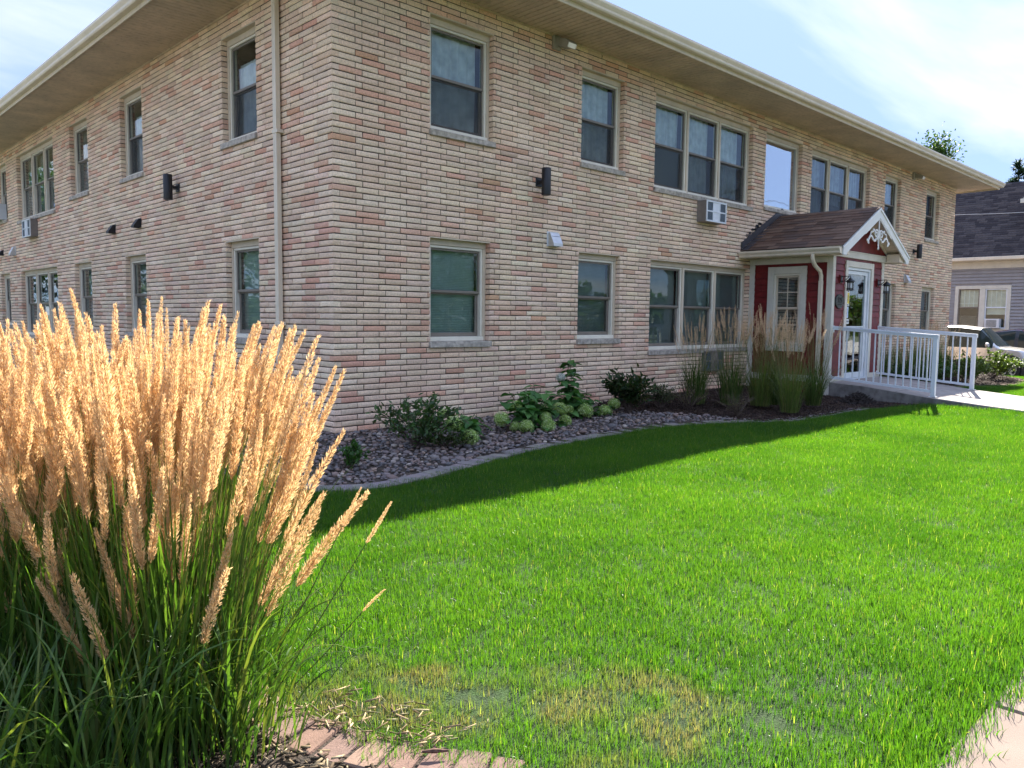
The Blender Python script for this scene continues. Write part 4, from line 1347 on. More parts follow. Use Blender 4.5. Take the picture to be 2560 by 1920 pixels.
for sg in (-1, 1):
    # rake rail under the barge boards
    band([(PCX + sg * .01, apex - .0), (PCX + sg * .46, apex - .46 * math.tan(sl) - .0)], .022)
    cx, cz = PCX + sg * .085, apex - .215
    sp = [(cx + sg * (.012 + .062 * q_ / 30) * math.cos(a_), cz + (.012 + .062 * q_ / 30) * math.sin(a_)) for q_, a_ in enumerate(np.linspace(0, 3.6 * math.pi, 31))]
    band(sp, .012, .02)
    tail = [sp[-1], (cx + sg * .03, cz - .098), (cx + sg * .10, cz - .085), (cx + sg * .15, cz - .045), (cx + sg * .20, cz - .045), (cx + sg * .245, cz - .085), (cx + sg * .27, cz - .12)]
    tail = [tuple(p) for p in catmull(tail, 5)]
    band(tail, .022, .028)
    for dx_, dz_ in ((.27, -.125), (.295, -.105), (.25, -.135)):
        orn.lathe([(.004, 0), (.019, .004), (.019, .013), (.004, .017)], (cx + sg * dx_, yo, cz + dz_), 10, 'y')
    leaf = catmull([(cx + sg * .07, cz + .03), (cx + sg * .10, cz + .055), (cx + sg * .12, cz + .02), (cx + sg * .17, cz + .015), (cx + sg * .2, cz - .03)], 5)
    band([tuple(p) for p in leaf], .024, .010)
orn.v = [(PCX + (p[0] - PCX) * 1.32, p[1], apex + (p[2] - apex) * 1.32) for p in orn.v]
orn.build('gable_ornament', M['white_trim'], POR)
# house number plaque
pl = empty('house_number_plaque', (9.37, PY, 1.735), 'dark oval house number plaque on the red wall left of the entrance door', 'plaque')
pm = MB(); nn = 40; yp_ = PY - .006
def oval(a, b_, y): return [(9.37 + a * math.cos(t_), y, 1.735 + b_ * math.sin(t_)) for t_ in np.linspace(0, 2 * math.pi, nn + 1)[:-1]]
rings = [oval(.170, .128, PY - .002), oval(.170, .128, PY - .026), oval(.160, .119, PY - .032), oval(.152, .111, PY - .026)]
vs = [p for r_ in rings for p in r_]
fs = [(i * nn + k, (i + 1) * nn + k, (i + 1) * nn + (k + 1) % nn, i * nn + (k + 1) % nn) for i in range(3) for k in range(nn)]
fs.append(list(range(3 * nn, 4 * nn))[::-1]); pm.add(vs, [f_[::-1] for f_ in fs])
M['plaque'] = simple('weathered_bronze', (.075, .08, .072), .55, metal=.3, var=.3, vscale=30)
M['plaque_hi'] = simple('bronze_numerals', (.022, .024, .022), .5, metal=.2, var=.1)
pm.build('plate', M['plaque'], pl)
def text_part(txt, size, loc, mat, parent, name, ext=.004):
    cu = bpy.data.curves.new('txt', 'FONT'); cu.body = txt; cu.size = size; cu.extrude = ext; cu.align_x = 'CENTER'; cu.resolution_u = 3
    o = bpy.data.objects.new('txt', cu); COL.objects.link(o)
    bpy.context.view_layer.update()
    me = bpy.data.meshes.new_from_object(o.evaluated_get(bpy.context.evaluated_depsgraph_get()))
    bpy.data.objects.remove(o); me.materials.clear(); me.materials.append(mat)
    return link_mesh(name, me, parent, loc=loc, rot=(math.pi / 2, 0, 0))
text_part('125', .135, (9.37, PY - .029, 1.715), M['plaque_hi'], pl, 'numeral')
pm = MB()
for k in range(7): pm.box(9.285 + k * .0255, 9.303 + k * .0255, PY - .031, PY - .025, 1.668, 1.690, .002)
pm.build('relief_line', M['plaque_hi'], pl)

# carriage lanterns beside the door
def lantern(x, label):
    root = empty('wall_lantern', (x, PY, 2.13), label, 'lantern', 'carriage lanterns beside the door')
    bm_ = M['black_metal']
    MB().box(x - .075, x + .075, PY - .03, PY - .005, 2.02, 2.25, .006).build('mounting_block', M['red_siding'], root)
    MB().box(x - .055, x + .055, PY - .05, PY - .031, 2.045, 2.225, .006).build('back_plate', bm_, root)
    a = MB(); yl = PY - .27
    a.tube([(x, PY - .05, 2.20), (x, PY - .16, 2.205), (x, yl, 2.205)], .011, 8); a.tube([(x, PY - .05, 2.07), (x, PY - .10, 2.08), (x, PY - .17, 2.13), (x, PY - .22, 2.19)], .010, 8)
    a.tube([(x, yl, 2.21), (x, yl, 2.15)], .010, 8); a.tube([(x, PY - .05, 2.09), (x, yl + .06, 2.05)], .008, 8)
    a.build('arm', bm_, root, smooth=True)
    t_ = MB(); t_.lathe([(.004, 2.175), (.016, 2.165), (.02, 2.15), (.045, 2.14), (.055, 2.125), (.10, 2.085), (.115, 2.065), (.112, 2.055), (.085, 2.055), (.085, 2.03), (.03, 2.03)], (x, yl, 0), 24); t_.build('lamp_cap', bm_, root, smooth=True)
    g_ = MB(); g_.lathe([(.03, 1.86), (.068, 1.862), (.068, 2.028), (.03, 2.03)], (x, yl, 0), 20); g_.build('glass', M['frost'], root, smooth=True)
    c_ = MB()
    for k in range(6):
        an = k * math.pi / 3 + .3; c_.box(x + .076 * math.cos(an) - .008, x + .076 * math.cos(an) + .008, yl + .076 * math.sin(an) - .008, yl + .076 * math.sin(an) + .008, 1.85, 2.035)
    c_.lathe([(.086, 1.875), (.090, 1.885), (.090, 1.895), (.076, 1.895), (.076, 1.875)], (x, yl, 0), 20)
    c_.lathe([(.02, 1.825), (.095, 1.83), (.1, 1.842), (.09, 1.856), (.02, 1.858)], (x, yl, 0), 20)
    c_.build('cage', bm_, root)
    piv = Vector((x, PY - .005, 2.13)); Sm = Matrix.Translation(piv) @ Matrix.Scale(.68, 4) @ Matrix.Translation(-piv)
    for ch in root.children: ch.matrix_basis = Sm @ ch.matrix_basis
M['frost'] = simple('frosted_glass', (.62, .64, .66), .5, var=.05)
lantern(9.40, 'black carriage lantern left of the entrance door')
lantern(11.08, 'black carriage lantern right of the entrance door')

# railings
def railing(x, label):
    y0, y1 = -1.66, -3.30
    root = empty('ramp_railing', (x, (y0 + y1) / 2, walk_z(-2.5)), label, 'railing', 'white railings of the entrance walk')
    W = M['white_metal']
    zb = walk_z(y1)
    topz = lambda y: np.interp(-y, [-y0, -y1], [1.285, 1.165]) if y > y1 else 1.165
    botz = lambda y: float(np.interp(-y, [-y0, -y1], [.375, .245]))
    MB().box(x - .033, x + .033, y1 - .033, y1 + .033, zb + .014, topz(y1) - .018, .004).build('post', W, root)
    MB().box(x - .055, x + .055, y1 - .055, y1 + .055, zb - .004, zb + .013, .004).build('base_plate', M['alu'], root)
    r_ = MB(); V = []
    def bar(mb, ya, yb, zf, hx, h0, h1):
        v = [(x + sx * hx, y, zf(y) + hz) for y in (ya, yb) for sx, hz in ((-1, h0), (1, h0), (1, h1), (-1, h1))]
        mb.add(v, [(0, 1, 2, 3), (7, 6, 5, 4), (0, 4, 5, 1), (1, 5, 6, 2), (2, 6, 7, 3), (3, 7, 4, 0)])
    bar(r_, y0 + .05, y1 - .045, topz, .038, -.017, .0); bar(r_, y0 + .05, y1 - .045, topz, .030, -.055, -.0175); bar(r_, y0 + .05, y1 - .045, topz, .030, .0005, .010)
    r_.build('top_rail', W, root)
    r_ = MB(); bar(r_, y0 + .05, y1 + .034, botz, .02, -.02, .02); r_.build('bottom_rail', W, root)
    n = 13
    for k in range(n):
        y = y0 - (k + .6) * (y0 - y1 - .06) / n
        MB().box(x - .0095, x + .0095, y - .0095, y + .0095, botz(y) + .019, topz(y) - .052).build('baluster', W, root)
    MB().box(x - .045, x + .045, y0 + .052, y0 + .06, 1.18, 1.30, .002).box(x - .03, x + .03, y0 + .052, y0 + .06, .34, .42, .002).build('wall_bracket', W, root)
railing(9.20, 'white metal railing along the near left side of the entrance walk')
railing(11.26, 'white metal railing along the far right side of the entrance walk')
# bark clump lying in the bed beside the ramp
# ------------------------------------------------------------------ river stones and mulch
def ico(sub=1):
    import bmesh
    bm = bmesh.new(); bmesh.ops.create_icosphere(bm, subdivisions=sub, radius=1)
    V = np.array([v.co[:] for v in bm.verts]); F = np.array([[v.index for v in f.verts] for f in bm.faces]); bm.free()
    return V, F
ICO_V, ICO_F = ico(2)
ICO1_V, ICO1_F = ico(1)
ST_COL = np.array([1.16, 1.06, .96]) * np.array([(.115, .10, .105), (.145, .13, .135), (.19, .175, .175), (.15, .115, .11), (.20, .15, .135), (.095, .095, .105), (.27, .24, .225),
                   (.23, .175, .145), (.12, .12, .13), (.36, .33, .30), (.165, .14, .145), (.26, .20, .165)])
ST_W = np.array([.14, .15, .11, .11, .08, .12, .06, .05, .1, .025, .11, .04]); ST_W /= ST_W.sum()
def stone_shape(V, rg):
    ax = np.array([rg.uniform(.85, 1.35), rg.uniform(.7, 1.0), rg.uniform(.42, .68)])
    P = V.copy()
    for _ in range(4):
        d = rg.normal(size=3); d /= np.linalg.norm(d)
        s = P @ d; cut = rg.uniform(.62, .95)
        P = P - np.maximum(s - cut, 0)[:, None] * d[None] * .75
    P *= ax
    P *= 1 + rg.normal(0, .025, (len(P), 1))
    return P
st_mat = toned('river_stone', rough=.62, var=.28, vscale=38, bump=.25, bscale=120, bdist=.003, spec=.4, speck=.15)
SX = []; n_try = 0
def scatter_bed(mask, x0, x1, y0, y1, n):
    X = rng.uniform(x0, x1, n); Y = rng.uniform(y0, y1, n)
    k = mask(X, Y); return X[k], Y[k]
# keep clear of paver line: shrink the bed by testing shifted points
def pebble_mask(x, y):
    m = in_poly(BED, x, y) & ~mulch_side(x - .12 * rng.random(np.shape(x)), y) & (y < -.03) | ((x < -.03) & in_poly(BED, x, y))
    d2 = np.full(np.shape(x), 9.)
    for ex_, ey_ in EDGE[::2]: d2 = np.minimum(d2, (x - ex_) ** 2 + (y - ey_) ** 2)
    return m & (d2 > .175 ** 2) & ((y < -.03) | (x < -.03))
X, Y = scatter_bed(pebble_mask, -2.0, 5.6, -2.6, 1.6, 21000)
order = rng.permutation(len(X)); X = X[order]; Y = Y[order]
S = rng.lognormal(math.log(.021), .40, len(X)).clip(.010, .075)
# thin out overlaps on a coarse grid
keep = []; cell = {}
for i in range(len(X)):
    c_ = (int(X[i] / .05), int(Y[i] / .05)); ok = True; hgt = 0
    for dx_ in (-1, 0, 1):
        for dy_ in (-1, 0, 1):
            for j_ in cell.get((c_[0] + dx_, c_[1] + dy_), ()):
                if (X[i] - X[j_]) ** 2 + (Y[i] - Y[j_]) ** 2 < ((S[i] + S[j_]) * .70) ** 2: ok = False; break
            if not ok: break
        if not ok: break
    if ok: keep.append(i); cell.setdefault(c_, []).append(i)
keep = np.array(keep); X, Y, S = X[keep], Y[keep], S[keep]
Z = bed_z(X, Y) + S * .22 + rng.uniform(0, .012, len(X))
P = np.stack([X, Y, Z], 1); u_, v_, d_ = world_to_px(P)
size_px = np.where((u_ > 850) & (u_ < 2000) & (v_ > 900) & (v_ < 1240), S / d_, 0)
thr_s = np.sort(size_px)[-290]
tones = rng.choice(len(ST_COL), len(X), p=ST_W)
variants = [stone_shape(ICO_V, rng) for _ in range(7)]; variants1 = [stone_shape(ICO1_V, rng) for _ in range(14)]
cache = {}
Vs = []; Ts = []
for i in range(len(X)):
    rz = rng.uniform(0, 6.28); tx, ty = rng.normal(0, .18, 2)
    if size_px[i] >= thr_s and size_px[i] > 0:
        key = (int(tones[i]), int(rng.integers(len(variants))))
        if key not in cache:
            cache[key] = np_mesh('stone', variants[key[1]], ICO_F, st_mat, smooth=True, tone=np.tile(ST_COL[key[0]] * rng.uniform(.9, 1.1), (len(ICO_V), 1)))
        link_mesh('stone', cache[key], ROCKBED, loc=P[i], rot=(tx, ty, rz), scale=(S[i],) * 3)
    else:
        Rm = np.array(Euler((tx, ty, rz)).to_matrix())
        Vs.append(variants1[int(rng.integers(14))] @ Rm.T * S[i] + P[i])
        Ts.append(np.tile(ST_COL[tones[i]] * rng.uniform(.8, 1.2), (len(ICO1_V), 1)))
nv = len(ICO1_V); n = len(Vs)
Fa = (ICO1_F[None] + (np.arange(n) * nv)[:, None, None]).reshape(-1, 3)
pe = link_mesh('pebbles', np_mesh('pebbles', np.concatenate(Vs), Fa, st_mat, smooth=True, tone=np.concatenate(Ts)))
tag(pe, 'grey and mauve river pebbles filling the bed along the brick wall', 'pebbles', kind='stuff')

# shredded bark
def chips(name, mask, x0, x1, y0, y1, n, zf, cols, label, lmin=.02, lmax=.075, wid=(.003, .011), tilt=.32):
    X, Y = scatter_bed(mask, x0, x1, y0, y1, n)
    n = len(X)
    L_ = rng.uniform(lmin, lmax, n); W_ = rng.uniform(wid[0], wid[1], n); T_ = rng.uniform(.002, .007, n)
    base = np.array([(x, y, z) for z in (-.5, .5) for y in (-.5, .5) for x in (-.5, .5)])
    F0 = np.array([(0, 2, 3, 1), (4, 5, 7, 6), (0, 1, 5, 4), (2, 6, 7, 3), (0, 4, 6, 2), (1, 3, 7, 5)])
    az = rng.uniform(0, 6.28, n); el = rng.normal(0, tilt, n); ro = rng.uniform(-1, 1, n)
    V0 = base[None] * np.stack([L_, W_, T_], 1)[:, None]
    V0[:, :, 1] += (base[None, :, 0] ** 2 * 4 - .5) * (rng.normal(0, .006, n))[:, None]
    cr, sr = np.cos(ro), np.sin(ro)
    y_ = V0[:, :, 1] * cr[:, None] - V0[:, :, 2] * sr[:, None]; z_ = V0[:, :, 1] * sr[:, None] + V0[:, :, 2] * cr[:, None]
    x_ = V0[:, :, 0]; ce, se = np.cos(el), np.sin(el)
    x2 = x_ * ce[:, None] - z_ * se[:, None]; z2 = x_ * se[:, None] + z_ * ce[:, None]
    ca, sa = np.cos(az), np.sin(az)
    x3 = x2 * ca[:, None] - y_ * sa[:, None]; y3 = x2 * sa[:, None] + y_ * ca[:, None]
    Vv = np.stack([x3 + X[:, None], y3 + Y[:, None], z2 + (zf(X, Y) + .006 + rng.uniform(0, .016, n))[:, None]], -1)
    cols = np.array(cols); t = cols[rng.integers(len(cols), size=n)] * rng.uniform(.7, 1.3, (n, 1))
    Fa = (F0[None] + (np.arange(n) * 8)[:, None, None]).reshape(-1, 4)
    o = link_mesh(name, np_mesh(name, Vv.reshape(-1, 3), Fa, chip_mat, tone=np.repeat(t, 8, axis=0)))
    return tag(o, label, 'mulch', kind='stuff')
chip_mat = toned('shredded_bark', rough=.9, var=.3, vscale=50, bump=.3, bscale=200, spec=.2)
def mulch_mask(x, y):
    return (in_poly(BED, x, y) & mulch_side(x, y) & (y < -.02))
chips('bark_mulch', mulch_mask, 4.3, 9.1, -3.2, 0, 24000, bed_z, [(.045, .028, .022), (.06, .036, .027), (.035, .024, .02), (.075, .045, .033), (.10, .07, .05), (.05, .034, .03)],
      'dark brown shredded bark mulch round the reed grasses left of the porch')
chips('bark_mulch', lambda x, y: in_poly(BED2, x, y) & (y < -.02), 11.4, 19.4, -3.2, 0, 12000, bed_z, [(.06, .04, .03), (.09, .06, .045), (.05, .035, .028)],
      'bark mulch in the bed right of the entrance walk')
chips('plant_litter', lambda x, y: in_poly(FBED, x, y) & (y < -4.6) & (x > -4.2) & (np.min([(x - a_) ** 2 + (y - b_) ** 2 for a_, b_ in FEDGE[::2]], axis=0) > rng.uniform(.09, .175, np.shape(x)) ** 2), -4.3, -2.6, -6.8, -4.6, 9000, lambda x, y: np.zeros_like(x), [(.05, .035, .025), (.09, .065, .04), (.20, .15, .09), (.30, .24, .15), (.06, .05, .035)],
      'dry leaf litter and bark on the soil beside the foreground pavers', .012, .045, (.003, .010))
# heap of bark beside the ramp
m_ = MB()
bz = []
hx, hy = 8.55, -2.35
X = hx + rng.normal(0, .16, 420); Y = hy + rng.normal(0, .13, 420)
hz = .16 * np.exp(-((X - hx) ** 2 / .05 + (Y - hy) ** 2 / .035))
for x, y, z in zip(X, Y, hz):
    a = rng.uniform(0, 6.28); l = rng.uniform(.03, .07); d = Vector((math.cos(a), math.sin(a), rng.normal(0, .5))) * l
    p = Vector((x, y, .03 + z * rng.uniform(.4, 1)))
    m_.tube([p - d, p + d * .2 + Vector((0, 0, .008)), p + d], [.006, .009, .004], 4)
tag(m_.build('bark_heap', simple('dark_bark', (.03, .02, .016), .9, var=.3, vscale=60)), 'small dark heap of bark in the mulch beside the ramp', 'bark heap', kind='stuff')

# twig lying on the foreground pavers
m_ = MB(); m_.tube([(-3.245, -5.795, .028), (-3.215, -5.82, .030), (-3.18, -5.845, .027)], [.004, .008, .003], 6)
tag(m_.build('bark_piece', simple('bark_chip', (.12, .06, .04), .9, var=.3, vscale=60)), 'brown bark chip lying on the pinkish foreground pavers', 'bark piece')

# dead straw matted along the lawn side of the foreground pavers
def straw_mask(x, y):
    d2 = np.min([(x - a_) ** 2 + (y - b_) ** 2 for a_, b_ in FEDGE[::2]], axis=0)
    return in_lawn(x, y) & (d2 < (.03 + .26 * rng.random(np.shape(x)) ** 2) ** 2) & (y < -5.25) & (y > -5.80)
chips('dry_straw', straw_mask, -3.5, -2.6, -6.4, -5.1, 2600, lambda x, y: np.full_like(x, .008), [(.34, .25, .14), (.42, .32, .20), (.26, .18, .10), (.20, .14, .08), (.30, .27, .15)],
      'matted dead straw along the lawn side of the foreground pavers', .025, .07, (.0010, .0022), .10)
# ------------------------------------------------------------------ plants
leaf_mat = toned('shrub_leaf', rough=.5, var=.18, vscale=25, bump=.0, translucent=.32, spec=.4, tgain=(1.3, 1.5, .6))
hyd_leaf_mat = toned('hydrangea_leaf', rough=.55, var=.16, vscale=30, bump=.25, bscale=60, translucent=.28, spec=.35, tgain=(1.3, 1.5, .6))
bloom_mat = toned('hydrangea_bloom', rough=.7, var=.12, vscale=60, bump=.0, translucent=.3, spec=.2)
plume_mat = toned('reed_plume', rough=.8, var=.12, vscale=60, bump=.0, translucent=.50, spec=.15, tgain=(1.1, 1.0, .82))
blade_mat = toned('reed_blade', rough=.42, var=.18, vscale=18, bump=.0, translucent=.40, spec=.5, tgain=(1.25, 1.35, .5))
straw_mat = toned('reed_stem', rough=.55, var=.15, vscale=25, bump=.0, translucent=.2, spec=.35)
twig_mat = simple('twig_bark', (.09, .06, .045), .8, var=.25, vscale=40)

def norm(a): return a / (np.linalg.norm(a, axis=-1, keepdims=True) + 1e-9)

def leaf_cloud(P, D, size, ratio, fold, rg, cols, jitter=.22):
    """n folded leaves: P base points, D growth directions"""
    n = len(P); D = norm(D)
    up = np.tile(np.array([0, 0, 1.]), (n, 1)) + rg.normal(0, .45, (n, 3))
    Sd = norm(np.cross(D, up)); Nn = norm(np.cross(Sd, D))
    L_ = size[:, None]; W_ = (size * ratio)[:, None]
    base = P; mid = P + D * L_ * .45 - Nn * (L_ * fold * .35); tip = P + D * L_ - Nn * (L_ * .18)
    lf = P + D * L_ * .42 + Sd * W_ * .5 + Nn * (L_ * fold * .12); rt = P + D * L_ * .42 - Sd * W_ * .5 + Nn * (L_ * fold * .12)
    l2 = P + D * L_ * .76 + Sd * W_ * .32 - Nn * (L_ * .06); r2 = P + D * L_ * .76 - Sd * W_ * .32 - Nn * (L_ * .06)
    V = np.stack([base, lf, mid, rt, l2, r2, tip], 1)
    F0 = np.array([(0, 2, 1), (0, 3, 2), (1, 2, 4), (2, 3, 5), (2, 5, 4), (4, 5, 6)])
    Fa = (F0[None] + (np.arange(n) * 7)[:, None, None]).reshape(-1, 3)
    cols = np.array(cols); t = cols[rg.integers(len(cols), size=n)] * rg.uniform(1 - jitter, 1 + jitter, (n, 1))
    return V.reshape(-1, 3), Fa, np.repeat(t, 7, axis=0)

def shrub(loc, name, label, cat, branches, height, spread, leaf, nleaf, cols, rg, twist=.25, group=None, ratio=.5):
    """woody shrub: arching twigs from one base, leaves along them"""
    root = empty(name, loc, label, cat, group)
    tw = MB(); PP = []; DD = []
    for b_ in range(branches):
        a = rg.uniform(0, 6.28); sp = spread * math.sqrt(rg.uniform(.02, 1)); h = height * rg.uniform(.6, 1.0) * (1 - .35 * (sp / spread) ** 2)
        p0 = np.array(loc) + np.array([rg.normal(0, .03), rg.normal(0, .03), 0])
        tip = np.array(loc) + np.array([math.cos(a) * sp, math.sin(a) * sp, h])
        ctl = (p0 * .55 + tip * .45) + np.array([0, 0, h * .18]) + rg.normal(0, .03, 3)
        ts = np.linspace(0, 1, 7); C = ((1 - ts) ** 2)[:, None] * p0 + (2 * ts * (1 - ts))[:, None] * ctl + (ts ** 2)[:, None] * tip
        tw.tube(C, list(np.linspace(.006, .002, 7)), 4)
        k = nleaf // branches
        tt = rg.uniform(.22, 1.0, k) ** .8
        base = ((1 - tt) ** 2)[:, None] * p0 + (2 * tt * (1 - tt))[:, None] * ctl + (tt ** 2)[:, None] * tip
        tan = norm(2 * (1 - tt)[:, None] * (ctl - p0) + 2 * tt[:, None] * (tip - ctl))
        # side shoots
        off = rg.normal(0, .05 * height, (k, 3)) * (rg.random(k) < .6)[:, None]
        PP.append(base + off); DD.append(tan * .8 + rg.normal(0, .65, (k, 3)) + np.array([0, 0, .1]))
    PP = np.concatenate(PP); DD = np.concatenate(DD)
    PP[:, 2] = np.maximum(PP[:, 2], .04 + loc[2])
    tw.build('twigs', twig_mat, root)
    V, F, t = leaf_cloud(PP, DD, rg.uniform(.65, 1.2, len(PP)) * leaf, ratio, .3, rg, cols)
    o = link_mesh('foliage', np_mesh('foliage', V, F, leaf_mat, tone=t, smooth=False), root)
    tag(o, kind='stuff')
    return root
rg = np.random.default_rng(11)
DK = [(.06, .12, .034), (.045, .095, .03), (.075, .135, .04), (.063, .105, .045), (.09, .105, .043)]
shrub((.20, -1.25, .03), 'weigela_shrub', 'dark leaved shrub in the pebbles nearest the building corner', 'shrub', 26, .64, .52, .062, 1150, DK, rg)
shrub((.42, -1.42, .03), 'low_plant', 'low mid green plant at the foot of the dark corner shrub', 'plant', 14, .24, .30, .045, 380, [(.05, .085, .02), (.065, .10, .025), (.04, .07, .02)], rg)
shrub((4.2, -.92, .06), 'broadleaf_shrub', 'dense dark green shrub between the hydrangeas and the reed grasses', 'shrub', 34, .66, .42, .085, 1500, [(.03, .065, .022), (.024, .052, .02), (.038, .075, .024), (.05, .08, .025), (.07, .075, .03)], rg, ratio=.42)
shrub((4.88, -.98, .09), 'fine_leaved_plant', 'fine leaved yellow green plant beside the dark shrub', 'plant', 26, .36, .34, .035, 1300, [(.06, .085, .03), (.075, .10, .035), (.05, .07, .03), (.085, .09, .045)], rg)
shrub((-.95, -1.75, .03), 'leafy_plant', 'bright green plant low in the pebbles right behind the plumes', 'plant', 14, .24, .24, .055, 300, [(.045, .11, .02), (.035, .09, .018)], rg)

# leaves, one object each, for the hydrangeas
def big_leaf_mesh(col, k, rg_):
    """ovate leaf, x = length 1, folded along the midrib and drooping at the tip"""
    nl, nw = 7, 4
    V = []
    for i in range(nl + 1):
        t = i / nl; w = .38 * (math.sin(math.pi * t ** .72) ** .85) * (1 - .25 * t)
        for j in range(-2, 3):
            s = j / 2
            V.append((t, s * w, -.28 * t ** 2 - .02 + .10 * abs(s) * w * 2 + .012 * math.sin(t * 16 + k) * abs(s)))
    F = [[i * 5 + j, i * 5 + j + 1, (i + 1) * 5 + j + 1, (i + 1) * 5 + j] for i in range(nl) for j in range(4)]
    return np_mesh('leaf', V, F, hyd_leaf_mat, smooth=True, tone=np.tile(col, (len(V), 1)))
HYC = [(.065, .17, .04), (.05, .135, .036), (.08, .19, .045), (.10, .22, .055)]
HLM = [big_leaf_mesh(np.array(HYC[k % 4]) * rg.uniform(.85, 1.15), k, rg) for k in range(10)]
def bloom_mesh(rg_, cols, n=150):
    """mop head of little four-petalled florets"""
    i = np.arange(n) + .5; ph = np.arccos(1 - 1.75 * i / n); th = math.pi * (1 + 5 ** .5) * i
    D = np.stack([np.cos(th) * np.sin(ph), np.sin(th) * np.sin(ph), np.cos(ph)], 1)
    rad = 1 + rg_.normal(0, .055, n)
    Vl = []; Fl = []; T = []
    for q in range(n):
        d = D[q]; a = np.cross(d, [.3, .2, .9]); a /= np.linalg.norm(a); b_ = np.cross(d, a); ro = rg_.uniform(0, 6)
        c_ = d * rad[q]; s = rg_.uniform(.13, .19); col = np.array(cols[rg_.integers(len(cols))]) * rg_.uniform(.8, 1.2)
        for k in range(4):
            an = ro + k * math.pi / 2; e = a * math.cos(an) + b_ * math.sin(an); f = -a * math.sin(an) + b_ * math.cos(an)
            bi = len(Vl)
            lift = rg_.uniform(-.03, .05)
            Vl += [c_ - d * .02, c_ + e * s * .55 + f * s * .38 + d * lift, c_ + e * s + d * (lift - .02), c_ + e * s * .55 - f * s * .38 + d * lift]
            Fl.append((bi, bi + 1, bi + 2, bi + 3)); T += [col] * 4
    # inner body so the head is not hollow
    b0 = len(Vl)
    core = ICO1_V * .88
    Vl += list(core); T += [np.array(cols[0]) * .5] * len(core)
    F = [list(f) for f in Fl] + [[b0 + int(x) for x in f] for f in ICO1_F]
    return np_mesh('flower_head', np.array(Vl), F, bloom_mat, tone=np.array(T))
GRN = [(.40, .56, .15), (.47, .62, .21), (.34, .49, .12), (.54, .66, .30)]
WHT = [(.62, .64, .55), (.70, .70, .62), (.55, .60, .45)]
BLM = [bloom_mesh(rg, GRN) for _ in range(4)]; BLW = bloom_mesh(rg, WHT)
stem_mat = simple('green_stem', (.08, .11, .035), .6, var=.2, vscale=30)
def hydrangea(loc, label, heads, nstem, spread, height, rg_, lsize=.155, tall=None):
    root = empty('hydrangea', loc, label, 'hydrangea', 'hydrangeas in the pebble bed')
    st = MB()
    base = Vector(loc)
    def stalk(tip, leaves, droop=0, smin=.25):
        tip = Vector(tip); p0 = base + Vector((rg_.normal(0, .05), rg_.normal(0, .04), 0))
        ctl = p0.lerp(tip, .5) + Vector((0, 0, (tip.z - p0.z) * .25 + droop))
        pts = [(1 - t) ** 2 * p0 + 2 * t * (1 - t) * ctl + t * t * tip for t in np.linspace(0, 1, 6)]
        st.tube(pts, [.006, .006, .005, .005, .004, .004], 5)
        for q in range(leaves):
            t = smin + (1 - smin) * (q // 2 + .8) / (leaves / 2 + .3); t = min(t, .97)
            p = (1 - t) ** 2 * p0 + 2 * t * (1 - t) * ctl + t * t * tip
            az = (q % 2) * math.pi + (q // 2) * 1.57 + rg_.uniform(-.5, .5) + stalk.k
            s = lsize * rg_.uniform(.75, 1.2)
            link_mesh('leaf', HLM[int(rg_.integers(10))], root, loc=p, rot=(rg_.normal(0, .2), rg_.uniform(-.35, .45), az), scale=(s,) * 3)
        stalk.k += 1.1
    stalk.k = rg_.uniform(0, 6)
    for (hx_, hy_, hz_, hr, w) in heads:
        stalk((hx_, hy_, hz_ - hr * .3), 6, .05)
        link_mesh('flower_head', BLW if w else BLM[int(rg_.integers(4))], root, loc=(hx_, hy_, hz_), rot=(rg_.normal(0, .3) + .35, rg_.normal(0, .3), rg_.uniform(0, 6)), scale=(hr * 1.04, hr * 1.04, hr * .95))
    for q in range(nstem):
        a = rg_.uniform(0, 6.28); r_ = spread * math.sqrt(rg_.random())
        stalk((loc[0] + math.cos(a) * r_, loc[1] + math.sin(a) * r_ * .7, loc[2] + height * rg_.uniform(.5, 1)), 6)
    if tall:
        for (tx, ty, tz, nl) in tall: stalk((tx, ty, tz), nl, 0, .3)
    st.build('stem', stem_mat, root, smooth=True)
hydrangea((.88, -1.25, .03), 'small hydrangea with two pale green heads beside the dark corner shrub',
          [(.57, -1.40, .27, .085, 0), (.70, -1.52, .125, .083, 0), (.52, -1.28, .36, .055, 0)], 8, .28, .34, rg)
hydrangea((2.02, -1.05, .04), 'hydrangea with many pale green heads in the middle of the pebble bed',
          [(1.54, -1.10, .205, .085, 0), (1.83, -1.05, .33, .068, 0), (1.72, -1.33, .125, .082, 0), (2.08, -1.34, .10, .085, 0), (2.16, -1.22, .18, .07, 0), (2.62, -1.02, .235, .09, 0), (2.58, -1.16, .10, .08, 0), (1.66, -1.2, .12, .06, 0), (2.35, -.98, .24, .07, 0)], 20, .50, .48, rg,
          tall=[(2.2, -.85, .50, 6), (2.38, -.8, .56, 6)])
hydrangea((3.25, -.72, .05), 'tall stalked hydrangea with one white head in front of the brick wall',
          [(3.21, -.95, .16, .10, 0), (3.66, -.90, .125, .082, 0), (3.93, -.86, .20, .082, 0), (2.97, -.72, .60, .062, 1), (3.32, -.62, .64, .05, 1), (3.86, -.80, .10, .07, 0), (2.98, -.85, .18, .07, 0)], 15, .42, .40, rg, .165,
          tall=[(3.06, -.72, .55, 8), (3.16, -.70, .80, 14), (3.22, -.66, .84, 12)])

